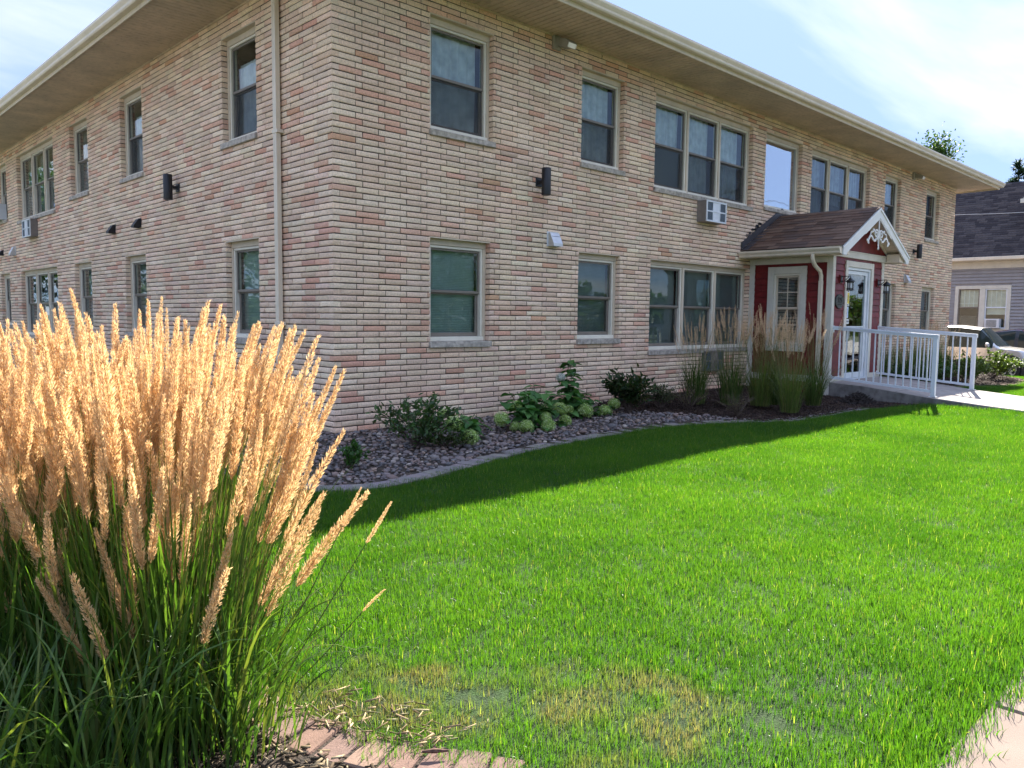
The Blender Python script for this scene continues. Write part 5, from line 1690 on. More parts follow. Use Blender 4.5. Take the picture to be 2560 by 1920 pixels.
# ---- reed grass -------------------------------------------------------------
def plume_mesh(rg_, length=1.0, wid=.052, n=900, cols=None, loose=1.0):
    """feathery spindle standing on z from 0 to 1, with a slight nod"""
    Vl = np.zeros((n, 4, 3)); T = np.zeros((n, 4, 3))
    t = np.sort(rg_.beta(1.15, 1.25, n)) * .97
    lump = 1 + .30 * np.sin(t * rg_.uniform(20, 34) + rg_.uniform(0, 6)) * (1 - t)
    env = wid * np.clip(np.sin(np.pi * np.clip(t * .93 + .05, 0, 1) ** .8), .04, 1) ** .75 * lump * loose
    a = rg_.uniform(0, 6.28, n); r_ = env * np.sqrt(rg_.uniform(.03, 1, n))
    nod = rg_.uniform(-.06, .06); nod2 = rg_.uniform(-.05, .05)
    P = np.stack([r_ * np.cos(a) + nod * t ** 2, r_ * np.sin(a) + nod2 * t ** 2, t], 1)
    D = norm(np.stack([np.cos(a) * (.28 + .3 * rg_.random(n)), np.sin(a) * (.28 + .3 * rg_.random(n)), np.ones(n)], 1) + rg_.normal(0, .10, (n, 3)))
    ln = rg_.uniform(.030, .062, n) * (1.15 - .5 * t); w = rg_.uniform(.0022, .0042, n)
    Sd = norm(np.cross(D, rg_.normal(size=(n, 3))))
    Vl[:, 0] = P; Vl[:, 1] = P + D * (ln * .5)[:, None] + Sd * w[:, None]; Vl[:, 2] = P + D * ln[:, None]; Vl[:, 3] = P + D * (ln * .5)[:, None] - Sd * w[:, None]
    cols = np.array(cols); c_ = cols[rg_.integers(len(cols), size=n)] * rg_.uniform(.75, 1.2, (n, 1))
    T[:] = c_[:, None]
    V = Vl.reshape(-1, 3); F = [list(range(i * 4, i * 4 + 4)) for i in range(n)]
    # rachis
    m = MB(); m.tube([(nod * q * q, nod2 * q * q, q) for q in (0, .3, .6, .95)], [.006, .005, .004, .002], 4)
    b0 = len(V); V = np.concatenate([V, np.array(m.v)]); F += [[i + b0 for i in f] for f in m.f]
    T = np.concatenate([T.reshape(-1, 3), np.tile(cols[0] * .8, (len(m.v), 1))])
    return np_mesh('plume', V, F, plume_mat, tone=T)
GOLD = [(.76, .56, .33), (.81, .62, .39), (.70, .49, .27), (.83, .66, .44), (.74, .55, .33)]
DUN = [(.72, .54, .36), (.78, .60, .42), (.66, .48, .31), (.80, .64, .46)]
PLG = [plume_mesh(rg, cols=GOLD, wid=rg.uniform(.022, .032), n=1300) for _ in range(8)] + [plume_mesh(rg, cols=GOLD, wid=.026, n=800, loose=1.1) for _ in range(3)]
PLD = [plume_mesh(rg, cols=DUN, wid=rg.uniform(.040, .055), n=420) for _ in range(6)]

def blade_ribbons(P0, A, length, width, arch, seg, rg_, cols, stiff=.0):
    """arching grass leaves: base, azimuth, arch 0..1"""
    n = len(P0); ts = np.linspace(0, 1, seg + 1)
    V = np.zeros((n, seg + 1, 2, 3)); el0 = np.clip(rg_.normal(1.42, .08, n) - arch * .15, .5, 1.56)
    pos = P0.copy(); el = el0.copy(); tw = rg_.normal(0, .5, n)
    hx_ = np.cos(A); hy_ = np.sin(A)
    for i, t in enumerate(ts):
        w = width * (1 - .25 * t) * np.clip((1 - t) * 3.2, .03, 1) * np.clip(.45 + t * 3, 0, 1)
        tt = tw * (.4 + t)
        sx = -hy_ * np.cos(tt) ; sy = hx_ * np.cos(tt); sz = np.sin(tt) * .6
        Sv = np.stack([sx, sy, sz], 1) * (w / 2)[:, None]
        V[:, i, 0] = pos + Sv; V[:, i, 1] = pos - Sv
        st = length / seg
        pos = pos + np.stack([np.cos(el) * hx_, np.cos(el) * hy_, np.sin(el)], 1) * st[:, None]
        el = el - arch * (2.6 / seg) * (t * 1.6 + .15)
    V = V.reshape(n, -1, 3); V[:, :, 2] = np.maximum(V[:, :, 2], .004)
    k = (seg + 1) * 2
    F0 = np.array([(2 * i, 2 * i + 1, 2 * i + 3, 2 * i + 2) for i in range(seg)])
    Fa = (F0[None] + (np.arange(n) * k)[:, None, None]).reshape(-1, 4)
    cols = np.array(cols); c_ = cols[rg_.integers(len(cols), size=n)] * rg_.uniform(.75, 1.25, (n, 1))
    T = np.repeat(c_, k, axis=0)
    return V.reshape(-1, 3), Fa, T

BG = [(.07, .15, .024), (.055, .125, .022), (.085, .17, .028), (.10, .175, .034), (.14, .18, .04), (.05, .105, .024)]
def reed_clump(center, label, group, nplume, rb, h, lean, rg_, plumes, plen, nleaf, leaf_len, lwidth, nstalk, low=0, leancap=.45, azbias=None, stemr=.0016, green=BG, arch=(.05, .55), cat='ornamental grass', frozen=None):
    root = empty('reed_grass', center, label, cat, group)
    c0 = np.array(center)
    # stems with plumes
    st = MB(); SV = []; ST_ = []
    tips = []
    for k in range(nplume + nstalk):
        a = rg_.uniform(0, 6.28); q = math.sqrt(rg_.random())
        if azbias is not None and rg_.random() < azbias[1]: a = azbias[0] + rg_.normal(0, .5)
        p0 = c0 + np.array([math.cos(a) * q * rb, math.sin(a) * q * rb, 0])
        ln = min(leancap, lean * (q ** 1.3) * rg_.uniform(.6, 1.35) + abs(rg_.normal(0, .03)))
        a2 = a + rg_.normal(0, .35)
        hh = h * rg_.uniform(.78, 1.05) * (1 - .08 * q)
        if k < low: hh = h * rg_.uniform(.52, .80); ln = min(leancap * 1.3, ln + .12)
        pl = plen * rg_.uniform(.75, 1.2)
        stem_l = hh - pl
        d0 = np.array([math.cos(a2) * math.sin(ln * .55), math.sin(a2) * math.sin(ln * .55), math.cos(ln * .55)])
        d1 = np.array([math.cos(a2) * math.sin(ln * 1.25), math.sin(a2) * math.sin(ln * 1.25), math.cos(ln * 1.25)])
        m1 = p0 + d0 * stem_l * .5; p1 = m1 + norm(d0 + d1) * stem_l * .5
        st.tube([p0, m1, p1], [stemr * 1.2, stemr, stemr * .7], 3, cap=False)
        if k < nplume:
            zax = Vector(norm(d1 + rg_.normal(0, .02, 3)))
            qt = zax.to_track_quat('Z', 'Y')
            mt = Matrix.Translation(Vector(p1)) @ qt.to_matrix().to_4x4() @ Matrix.Rotation(rg_.uniform(0, 6.28), 4, 'Z') @ Matrix.Diagonal((pl * rg_.uniform(.85, 1.25),) * 2 + (pl, 1))
            link_mesh('plume', plumes[int(rg_.integers(len(plumes)))], root, basis=mt)
    V = np.array(st.v); n_ = len(V)
    sc_ = np.array([(.24, .23, .06), (.17, .20, .05), (.34, .28, .11), (.12, .17, .04)])
    tn = np.repeat(sc_[rg_.integers(4, size=n_ // 9)], 9, axis=0)
    F = np.array(st.f)
    o = link_mesh('stems', np_mesh('stems', V, F, straw_mat, tone=tn), root); tag(o, kind='stuff')
    a = rg_.uniform(0, 6.28, nleaf); q = np.sqrt(rg_.random(nleaf))
    P0 = c0 + np.stack([np.cos(a) * q * rb * 1.08, np.sin(a) * q * rb * 1.08, np.zeros(nleaf)], 1)
    A = a + rg_.normal(0, .7, nleaf)
    ar = rg_.uniform(*arch, nleaf) ** 1.4 * (.4 + q * .8)
    V, F, T = blade_ribbons(P0, A, leaf_len * rg_.uniform(.55, 1.1, nleaf), lwidth * rg_.uniform(.7, 1.25, nleaf), ar, 7, rg_, green)
    o = link_mesh('leaves', np_mesh('leaves', V, F, blade_mat, tone=T, smooth=True), root); tag(o, kind='stuff')
    return root
rg = np.random.default_rng(23)
# three plants crowd the foreground bed
G = 'reed grasses in the foreground bed'
reed_clump((-3.74, -4.98, .0), 'large golden plumed reed grass in the foreground, nearest the lawn', G, 185, .30, 1.40, .31, rg, PLG, .37, 760, .95, .0105, 110, low=34, arch=(.04, .5), leancap=.42, azbias=(-.6, .12))
reed_clump((-4.14, -4.70, .0), 'golden plumed reed grass at the left edge of the foreground', G, 130, .28, 1.39, .28, rg, PLG, .37, 760, .95, .0105, 100, low=24, arch=(.04, .5))
reed_clump((-3.62, -4.40, .0), 'golden plumed reed grass behind the other two foreground grasses', G, 160, .31, 1.44, .32, rg, PLG, .37, 360, .9, .010, 60, leancap=.42, azbias=(-.6, .12))
# low arching leaves crowd the front of the bed
lowroot = empty('low_grass', (-4.0, -5.25, 0), 'low tangle of broad arching green leaves under the foreground plumes', 'ornamental grass')
n = 900
P0 = np.stack([rg.uniform(-4.55, -3.50, n), rg.uniform(-5.50, -4.85, n), np.zeros(n)], 1)
P0 = P0[(P0[:, 1] < -4.95) | (P0[:, 0] < -3.9)]; P0 = P0[~((P0[:, 0] > -3.62) & (P0[:, 1] < -5.32))]; n = len(P0)
V, F, T = blade_ribbons(P0, rg.uniform(0, 6.28, n), rg.uniform(.30, .72, n), rg.uniform(.006, .013, n), rg.uniform(.1, .85, n), 8, rg, BG)
tag(link_mesh('leaves', np_mesh('leaves', V, F, blade_mat, tone=T, smooth=True), lowroot), kind='stuff')
# in the shade beside the porch
G = 'reed grasses beside the porch'
far = [((5.42, -1.22, .13), .15, 1.38, 34, 'reed grass under the triple window, leftmost in the mulch bed'),
       ((5.78, -1.58, .12), .15, 1.50, 46, 'reed grass under the triple window, second from the left'),
       ((6.10, -1.90, .11), .16, 1.54, 50, 'reed grass in front of the porch window, third from the left'),
       ((6.42, -1.95, .11), .14, 1.40, 26, 'shorter reed grass just left of the porch window'),
       ((5.98, -2.42, .07), .14, 1.42, 44, 'pale stemmed reed grass nearest the paver edging'),
       ((6.98, -2.30, .09), .13, 1.56, 18, 'sparse reed grass leaning against the porch corner')]
for k, (c_, rb, h, npl, lab) in enumerate(far):
    gr = [(.07, .12, .03), (.085, .14, .034), (.105, .145, .04), (.055, .10, .027)] if k not in (2, 4) else [(.13, .18, .042), (.15, .185, .05), (.105, .15, .038)]
    reed_clump(c_, lab, G, npl, rb * .85, h, .27, rg, PLD, .27, 230, .80, .0075, 55, green=gr, arch=(.08, .8))
# right of the walk
G = 'reed grasses right of the walk'
for k, (c_, h, lab) in enumerate([((12.4, -1.2, .1), 1.25, 'reed grass seen through the far railing, nearest the porch'), ((13.3, -1.45, .1), 1.35, 'reed grass behind the far railing, middle of the row'),
                                  ((14.3, -1.5, .1), 1.40, 'reed grass behind the far railing, third from the porch'), ((15.4, -1.5, .1), 1.30, 'reed grass at the right end of the row behind the railing')]):
    reed_clump(c_, lab, G, 26, .22, h, .2, rg, PLD, .27, 260, .85, .009, 60, arch=(.03, .45))
shrub((12.15, -2.0, .06), 'dark_shrub', 'dark low shrub behind the balusters of the far railing', 'shrub', 22, .62, .5, .07, 1100, DK, rg)
shrub((13.0, -2.05, .06), 'dark_shrub', 'dark green shrub behind the middle of the far railing', 'shrub', 22, .6, .45, .07, 1000, DK, rg)
YL = [(.10, .15, .03), (.13, .18, .04), (.08, .12, .025), (.15, .19, .06)]
shrub((14.9, -2.15, .04), 'sunlit_shrub', 'sunlit yellow green shrub right of the far railing post', 'shrub', 22, .70, .55, .075, 1200, YL, rg)
shrub((16.9, -2.2, .04), 'sunlit_shrub', 'sunlit leafy bush in front of the parked silver car', 'shrub', 26, .75, .75, .08, 1500, YL, rg)
# dried wisps in the mulch
DRY = [(.17, .13, .07), (.13, .10, .05), (.10, .11, .05), (.20, .16, .09)]
shrub((5.08, -1.32, .09), 'dry_perennial', 'wispy dry perennial left of the first shaded reed grass', 'plant', 30, .48, .36, .018, 900, DRY, rg)
shrub((5.12, -2.08, .06), 'dry_perennial', 'wispy dry perennial at the edge of the mulch', 'plant', 34, .36, .34, .016, 800, DRY, rg)
# single arching leaves and stray seed heads at the lawn edge of the near grass
root = empty('stray_reed', (-3.40, -5.20, 0), 'stray reed stems with arching leaves over the foreground pavers', 'ornamental grass')
st = MB()
for p0, m1, p1, pl, pi in (((-3.44, -5.16, 0), (-3.36, -5.42, .40), (-3.315, -5.60, .66), .19, 8), ((-3.50, -5.12, 0), (-3.38, -5.36, .45), (-3.34, -5.50, .70), .16, 9), ((-3.46, -5.2, 0), (-3.40, -5.50, .30), (-3.37, -5.66, .47), .13, 10)):
    st.tube([p0, m1, p1], [.0022, .0018, .0014], 4)
    d = (Vector(p1) - Vector(m1)).normalized()
    link_mesh('plume', PLG[pi], root, basis=Matrix.Translation(p1) @ d.to_track_quat('Z', 'Y').to_matrix().to_4x4() @ Matrix.Diagonal((pl * .9, pl * .9, pl, 1)))
st.build('stem', stem_mat, root)
n = 95
P0 = np.stack([rg.uniform(-3.78, -3.46, n), rg.uniform(-5.50, -5.05, n), np.zeros(n)], 1)
V, F, T = blade_ribbons(P0, rg.normal(-.9, .8, n), rg.uniform(.25, .62, n), rg.uniform(.007, .014, n), rg.uniform(.2, .9, n), 9, rg, BG)
tag(link_mesh('leaves', np_mesh('leaves', V, F, blade_mat, tone=T, smooth=True), root), kind='stuff')
# ------------------------------------------------------------------ neighbouring house
HX0 = 31.0; HY0, HY1 = -6.0, 13.0; HZ = -.38; HE = 3.86
HO = empty('neighbour_house', (HX0 + 4, 3, HZ), 'grey clapboard house with dark shingled roof beyond the parked cars', 'house')
grey = simple('grey_clapboard', (.31, .295, .30), .6, var=.06, vscale=3, dirt=.08)
b = MB()
# openings: two sash windows side by side
WYa, WYb, WZa, WZb = 1.02, 2.76, 1.17, 2.75
b.box(HX0 + .02, HX0 + .2, HY0, WYa, HZ, HE); b.box(HX0 + .02, HX0 + .2, WYb, HY1, HZ, HE)
b.box(HX0 + .02, HX0 + .2, WYa + .001, WYb - .001, HZ, WZa); b.box(HX0 + .02, HX0 + .2, WYa + .001, WYb - .001, WZb, HE)
b.box(HX0 + .2, HX0 + 7, HY0, HY0 + .2, HZ, HE); b.box(HX0 + .2, HX0 + 7, HY1 - .2, HY1, HZ, HE); b.box(HX0 + 6.9, HX0 + 7.0, HY0 + .2, HY1 - .2, HZ, HE)
b.box(HX0 + 2.2, HX0 + 2.3, HY0 + .2, HY1 - .2, HZ, HE)
b.build('wall', grey, HO)
sd = MB(); z = HZ + .1; ex = .13
def clap(y0, y1, z):
    sd.add([(HX0 - .028, y0, z), (HX0 - .028, y1, z), (HX0 + .018, y1, z + ex), (HX0 + .018, y0, z + ex), (HX0 + .02, y0, z), (HX0 + .02, y1, z)], [(0, 3, 2, 1), (0, 1, 5, 4)])
while z < HE - .28:
    if z + ex > WZa - .13 and z < WZb + .13: clap(HY0, WYa - .13, z); clap(WYb + .13, HY1, z)
    else: clap(HY0, HY1, z)
    z += ex
tag(sd.build('clapboards', grey, HO), kind='stuff')
t = MB()
t.box(HX0 - .03, HX0 + .02, HY0, HY1, HE - .30, HE - .02, .004)
t.build('frieze', M['cream_trim'], HO)
t = MB(); t.box(HX0 - .42, HX0 + .02, HY0 - .3, HY1 + .3, HE - .02, HE + .02); t.box(HX0 - .50, HX0 - .40, HY0 - .3, HY1 + .3, HE - .0, HE + .13, .01); t.build('gutter', M['gutter'], HO)
w = MB(); x = HX0
w.box(x - .03, x + .05, WYa - .13, WYa - .001, WZa - .12, WZb + .13, .004); w.box(x - .03, x + .05, WYb + .001, WYb + .13, WZa - .12, WZb + .13, .004)
w.box(x - .028, x + .05, WYa, WYb, WZb + .001, WZb + .129, .004); w.box(x - .06, x + .05, WYa - .16, WYb + .16, WZa - .16, WZa - .121, .004); w.box(x - .028, x + .05, WYa, WYb, WZa - .12, WZa - .001, .004)
ym = (WYa + WYb) / 2
w.box(x - .028, x + .05, ym - .10, ym + .10, WZa, WZb, .004)
hw = w.build('window', M['cream_trim'], HO)
for q, (a0, a1) in enumerate(((ym + .101, WYb - .001), (WYa + .001, ym - .101))):   # q=0 is the left one in the photo
    mat = M['sash'] if q == 0 else M['white_metal']
    zm = (WZa + WZb) / 2 + .02; s = MB(); e = .045
    s.box(x + .005, x + .04, a0, a0 + e, WZa, WZb, .003); s.box(x + .005, x + .04, a1 - e, a1, WZa, WZb, .003)
    s.box(x + .005, x + .04, a0 + e, a1 - e, WZb - e, WZb, .003); s.box(x + .005, x + .04, a0 + e, a1 - e, WZa, WZa + e, .003); s.box(x + .004, x + .04, a0 + e, a1 - e, zm, zm + .05, .003)
    s.build('sash', mat, hw)
    mu = MB(); n = 4
    for k in range(1, n): yy = a0 + e + (a1 - a0 - 2 * e) * k / n; mu.box(x + .036, x + .05, yy - .008, yy + .008, zm + .05, WZb - e)
    if q == 0: mu.box(x + .036, x + .05, a0 + e, a1 - e, (zm + WZb) / 2 - .2, (zm + WZb) / 2 - .184)
    mu.build('muntin', M['white_trim'], hw)
    MB().box(x + .030, x + .034, a0 + e, a1 - e, WZa + e, WZb - e).build('pane', M['glass'], hw)
    cu = MB(); cu.box(x + .10, x + .11, a0 + e, a1 - e, (zm + .03) if q == 0 else WZa + .55, WZb)
    cu.build('roller_shade', simple('ivory_shade', (.62, .58, .48), .8, var=.05), hw)
    if q == 0: MB().box(x + .045, x + .06, a0 + .08, a1 - .08, WZa + .06, WZa + .50).build('fan', M['dark_plastic'], hw)
ac = empty('window_air_conditioner', (HX0, WYa + .4, WZa), 'white window air conditioner in the grey house', 'air conditioner')
MB().box(HX0 - .28, HX0 + .02, WYa + .16, WYa + .66, WZa + .02, WZa + .38, .01).build('case', M['ac_white'], ac)
q = MB()
for k in range(12): q.box(HX0 - .288, HX0 - .281, WYa + .26, WYa + .62, WZa + .06 + k * .024, WZa + .072 + k * .024)
q.build('louvre', M['ac_fin'], ac)
# roof: eave towards the lot, ridge parallel to it
rx = 3.4; rz = HE + .08 + rx * 1.0
rmat = simple('slate_blue_shingles', (.05, .047, .056), .92, var=.35, vscale=5, bump=.5, bscale=90)
rf = MB(); x0 = HX0 - .46
rf.add([(x0, HY0 - .3, HE + .06), (x0, HY1 + .3, HE + .06), (x0 + rx, HY1 + .3, HE + .06 + rx), (x0 + rx, HY0 - .3, HE + .06 + rx), (x0 + 2 * rx + .4, HY0 - .3, HE + .06), (x0 + 2 * rx + .4, HY1 + .3, HE + .06)],
       [(0, 3, 2, 1), (3, 4, 5, 2), (0, 1, 5, 4), (0, 4, 3), (1, 2, 5)])
hr = rf.build('roof', rmat, HO)
# shingle courses: overlapping tabs joined into one part
rg = np.random.default_rng(5)
Vs = []; T = []; ns = 0
cs45 = math.sqrt(.5); L_ = rx / cs45; exs = .14
cols = [(.062, .056, .062), (.078, .071, .076), (.05, .046, .052), (.092, .083, .086)]
for r_ in range(int(L_ / exs)):
    y = -1.2 + rg.uniform(0, .2)
    while y < 9:
        l = rg.uniform(.16, .4); d0 = r_ * exs; k = rg.integers(4)
        th = .016 if rg.random() < .5 else .009
        for dd, hh in ((d0, th), (d0 + exs * 1.05, .003)):
            for yy in (y, y + l - .004):
                Vs.append((x0 + dd * cs45 - hh * cs45, yy, HE + .06 + dd * cs45 + hh * cs45)); T.append(cols[k])
        for yy in (y, y + l - .004):
            Vs.append((x0 + d0 * cs45, yy, HE + .06 + d0 * cs45)); T.append(cols[k])
        ns += 1; y += l
Vs = np.array(Vs); F0 = np.array([(0, 2, 3, 1), (4, 0, 1, 5)]); Fa = (F0[None] + (np.arange(ns) * 6)[:, None, None]).reshape(-1, 4)
sm = toned('slate_shingle', rough=.92, var=.25, vscale=20, bump=.4, bscale=120, spec=.15)
tag(link_mesh('shingles', np_mesh('shingles', Vs, Fa, sm, tone=np.array(T)), hr), kind='stuff')
# dormer with lighter shingles, cut by the right edge of the picture
dm = MB()
dy1, dz0, dz1 = .40, HE + .85, HE + 2.35
dm.box(HX0 + .5, HX0 + 3, -2.6, dy1, dz0 - .4, dz1); dmo = dm.build('dormer', grey, HO)
MB().box(HX0 + .47, HX0 + .60, dy1 - .13, dy1 + .03, dz0 - .3, dz1, .004).build('corner_board', M['white_trim'], dmo)
dr = MB(); ov = .35
dr.add([(HX0 + .1, dy1 + ov, dz1), (HX0 + 3.4, dy1 + ov, dz1), (HX0 + 3.4, -1.1, dz1 + 1.85), (HX0 + .1, -1.1, dz1 + 1.85), (HX0 + .1, dy1 + ov, dz1 - .1), (HX0 + 3.4, dy1 + ov, dz1 - .1), (HX0 + 3.4, -1.1, dz1 + 1.7), (HX0 + .1, -1.1, dz1 + 1.7)],
       [(0, 1, 2, 3), (7, 6, 5, 4), (0, 4, 5, 1), (3, 7, 4, 0), (2, 6, 7, 3), (1, 5, 6, 2)])
dr.build('dormer_roof', simple('pale_shingles', (.33, .30, .27), .9, var=.25, vscale=9, bump=.6, bscale=40, bdist=.02), dmo)
dr = MB(); dr.box(HX0 + .06, HX0 + .14, -1.1, dy1 + ov + .05, dz1 - .16, dz1 - .0, .01); dr.build('dormer_gutter', M['cream_trim'], dmo)

# utility wire in front of the grey roof
wr = MB(); pts = []
for t_ in np.linspace(0, 1, 16): pts.append((24.0 + 2.5 * t_, 4.0 - 11 * t_, 5.15 + .12 * t_ - .25 * math.sin(math.pi * t_)))
wr.tube(pts, .008, 5)
tag(wr.build('utility_wire', simple('pale_wire', (.55, .55, .55), .4, var=.05)), 'thin pale wire crossing in front of the grey roof', 'wire')

# ------------------------------------------------------------------ cars
def car(loc, heading, name, label, paint, L_, Wd, Hh, prof_hood, suv, clad):
    """heading: rotation about z; local +x is forward, origin on the ground at mid length"""
    root = empty(name, loc, label, 'car', rz=heading); B = root.matrix_basis.copy()
    hw = Wd / 2; nst = 86; V = []; xs = np.linspace(-L_ / 2, L_ / 2, nst)
    zs_ = .26
    hood = prof_hood   # list of (x, belt z, roof z)  roof==belt where no cabin
    hx_ = [p[0] * L_ for p in hood]
    belt = np.interp(xs, hx_, [p[1] for p in hood]); roof_ = np.interp(xs, hx_, [p[2] for p in hood])
    width = hw * (1 - .20 * np.clip((np.abs(xs) / (L_ / 2) - .72) / .28, 0, 1) ** 2.2)
    ring = []
    for i, x in enumerate(xs):
        w = width[i]; bz = belt[i]; rz_ = roof_[i]; cab = rz_ - bz
        gw = w * (1 - .18 * np.clip(cab / .45, 0, 1))
        half = [(0, zs_), (w * .90, zs_), (w * .985, zs_ + .13), (w, zs_ + (bz - zs_) * .45), (w * .985, zs_ + (bz - zs_) * .72), (w * .955, bz - .05), (w * .93, bz),
                (w * .93 * (1 - .5 * .18 * min(1, cab / .45)) if cab > .03 else w * .86, bz + cab * .5 + (.012 if cab <= .03 else 0)), (gw * .88 if cab > .03 else w * .72, bz + cab * .93 + (.02 if cab <= .03 else 0)),
                (gw * .76 if cab > .03 else w * .55, rz_ + (.028 if cab <= .03 else 0)), (gw * .4, rz_ + .02), (0, rz_ + .025)]
        row = [(x, -a, z) for a, z in half] + [(x, a, z) for a, z in half[::-1][1:-1]]
        V += row
    k = 22
    ci = [i for i, p in enumerate(hood) if p[2] - p[1] > .25]
    xf = hood[ci[-1]][0] * L_; xr = hood[ci[0]][0] * L_
    xw = hood[ci[-1] + 1][0] * L_                                   # windscreen base
    xrb = hood[ci[0] - 1][0] * L_ if ci[0] > 0 else xr
    mid = (xf + xr) / 2 + .12
    groups = {'body': ([], []), 'windscreen': ([], []), 'rear_window': ([], [])}
    for i in range(nst - 1):
        xm = (xs[i] + xs[i + 1]) / 2
        cab = min(roof_[i] - belt[i], roof_[i + 1] - belt[i + 1])
        for j in range(k):
            j2 = (j + 1) % k
            f = [i * k + j, i * k + j2, (i + 1) * k + j2, (i + 1) * k + j]
            m = 1 if (j in (0, 1, 20, 21) or (clad and j in (1, 2, 19, 20))) else 0
            g = 'body'
            if j in (6, 7, 14, 15) and cab > .10 and xr - .05 < xm < xw - .18:
                if abs(xm - mid) > .06 and abs(xm - (xr + .55)) > .05: g = 'side_window.%d%d' % (j < 11, (xm > mid) + (xm > xr + .55)); groups.setdefault(g, ([], []))
                else: m = 1
            if j in (7, 8, 9, 10, 11, 12, 13, 14) and xf < xm < xw: g = 'windscreen' if j not in (7, 14) else g
            if j in (8, 9, 10, 11, 12, 13) and xrb < xm < xr + .02: g = 'rear_window'
            groups[g][0].append(f); groups[g][1].append(m)
    groups['body'][0].append(list(range(k))); groups['body'][1].append(0)
    groups['body'][0].append(list(range((nst - 1) * k, nst * k))[::-1]); groups['body'][1].append(0)
    Va = np.array(V)
    for g, (Fg, mg) in groups.items():
        if not Fg: continue
        used = sorted({q for f in Fg for q in f}); rm_ = {q: n for n, q in enumerate(used)}
        Fg = [[rm_[q] for q in f] for f in Fg]
        g = g.split('.')[0]; me = np_mesh(g, Va[used], Fg, mats=[paint, M['dark_plastic']] if g == 'body' else [M['carwin']], smooth=True)
        if g == 'body': me.polygons.foreach_set('material_index', np.array(mg, np.int32))
        link_mesh(g, me, root, basis=B)
    def row_at(x):
        w = float(np.interp(x, xs, width)); bz = float(np.interp(x, xs, belt)); rz_ = float(np.interp(x, xs, roof_)); cab = rz_ - bz
        gw = w * (1 - .18 * np.clip(cab / .45, 0, 1))
        return w * .93, bz, gw * .88, bz + cab * .93
    for xw_ in (-L_ * .31, L_ * .305):
        for sg in (-1, 1):
            yc = sg * (hw - .10); wm = MB()
            R_ = .345
            wm.lathe([(.20, -.10), (R_ * .93, -.105), (R_, -.08), (R_, .08), (R_ * .93, .105), (.22, .10)], (xw_, yc, R_), 28, 'y')
            wh = empty('wheel', (0, 0, 0), parent=root); wh.matrix_basis = B
            wh.matrix_parent_inverse = B.inverted()
            wm.build('tyre', M['rubber'], wh, basis=B, smooth=True)
            rm = MB(); yo = yc + sg * .118
            rm.lathe([(.215, -.03 * sg), (.225, 0), (.205, .0), (.20, -.03 * sg)], (xw_, yo, R_), 24, 'y')
            for q in range(5):
                a = q * 2 * math.pi / 5 + .3; d = Vector((math.cos(a), 0, math.sin(a))); pr = Vector((-math.sin(a), 0, math.cos(a)))
                c_ = Vector((xw_, yo, R_)); p = [c_ + d * .03 + pr * .035, c_ + d * .21 + pr * .022, c_ + d * .21 - pr * .022, c_ + d * .03 - pr * .035]
                q2 = [v_ + Vector((0, -sg * .03, 0)) for v_ in p]
                rm.add(p + q2, [(0, 1, 2, 3), (7, 6, 5, 4), (0, 4, 5, 1), (1, 5, 6, 2), (2, 6, 7, 3), (3, 7, 4, 0)])
            rm.lathe([(.05, -.02 * sg), (.05, .006 * sg), (.03, .012 * sg)], (xw_, yo, R_), 12, 'y')
            rm.build('rim', M['alu'], wh, basis=B)
            ar = MB()   # wheel arch lip
            an = np.linspace(-.12 * math.pi, 1.12 * math.pi, 17); pts_o = [(xw_ + (R_ + .11) * math.cos(a), R_ + (R_ + .11) * math.sin(a)) for a in an]; pts_i = [(xw_ + (R_ + .015) * math.cos(a), R_ + (R_ + .015) * math.sin(a)) for a in an]
            for q in range(16): ar.prism([pts_o[q], pts_o[q + 1], pts_i[q + 1], pts_i[q]], 'y', sg * (hw - .12), sg * (hw + .012))
            ar.build('wheel_arch', M['dark_plastic'], root, basis=B)
    for sg in (-1, 1):
        xh = L_ / 2 - .23; w0, z0, _, _ = row_at(xh)
        hl = MB(); hl.lathe([(.02, -.05), (.085, -.03), (.10, .0), (.07, .04), (.02, .05)], (0, 0, 0), 14, 'x')
        v = np.array(hl.v) * np.array([2.3, 1.3, 1.05]) + np.array([xh + .05, sg * (w0 / .93 - .085), z0 - .13]); hl.v = [tuple(q) for q in v]
        hl.build('headlight', M['headlamp'], root, basis=B, smooth=True)
        tl = MB(); tl.box(xh - .20, xh - .05, sg * (w0 - .045), sg * (w0 / .93 + .012), z0 - .21, z0 - .07, .012); tl.build('turn_signal', M['amber'], root, basis=B)
        mr = MB(); xm = xw - .28; w0, z0, _, _ = row_at(xm)
        mr.lathe([(.03, -.06), (.085, -.045), (.095, 0), (.085, .04), (.03, .055)], (0, 0, 0), 12, 'x')
        v = np.array(mr.v) * np.array([.9, 1.25, .85]) + np.array([xm, sg * (w0 + .12), z0 + .09]); mr.v = [tuple(q) for q in v]
        mr.build('mirror', paint, root, basis=B, smooth=True)
        dh = MB()
        for xx in (mid + .25, mid - .75): w0, z0, _, _ = row_at(xx); dh.box(xx - .09, xx + .09, sg * (w0 + .03), sg * (w0 + .065), z0 - .16, z0 - .13, .006)
        dh.build('door_handle', paint, root, basis=B)
    bp = MB(); bp.box(L_ / 2 - .10, L_ / 2 + .03, -hw * .74, hw * .74, .34, .60, .03); bp.build('bumper', M['dark_plastic'] if clad else paint, root, basis=B)
    return root
def paint_mat(name, col, rough=.22, metal=.5):
    m = simple(name, col, rough, metal=metal, var=.02); b_ = m.node_tree.nodes['Principled BSDF']
    b_.inputs['Coat Weight'].default_value = .8; b_.inputs['Coat Roughness'].default_value = .06
    return m
M['carwin'] = simple('tinted_car_glass', (.02, .032, .032), .08, var=.05, spec=.3)
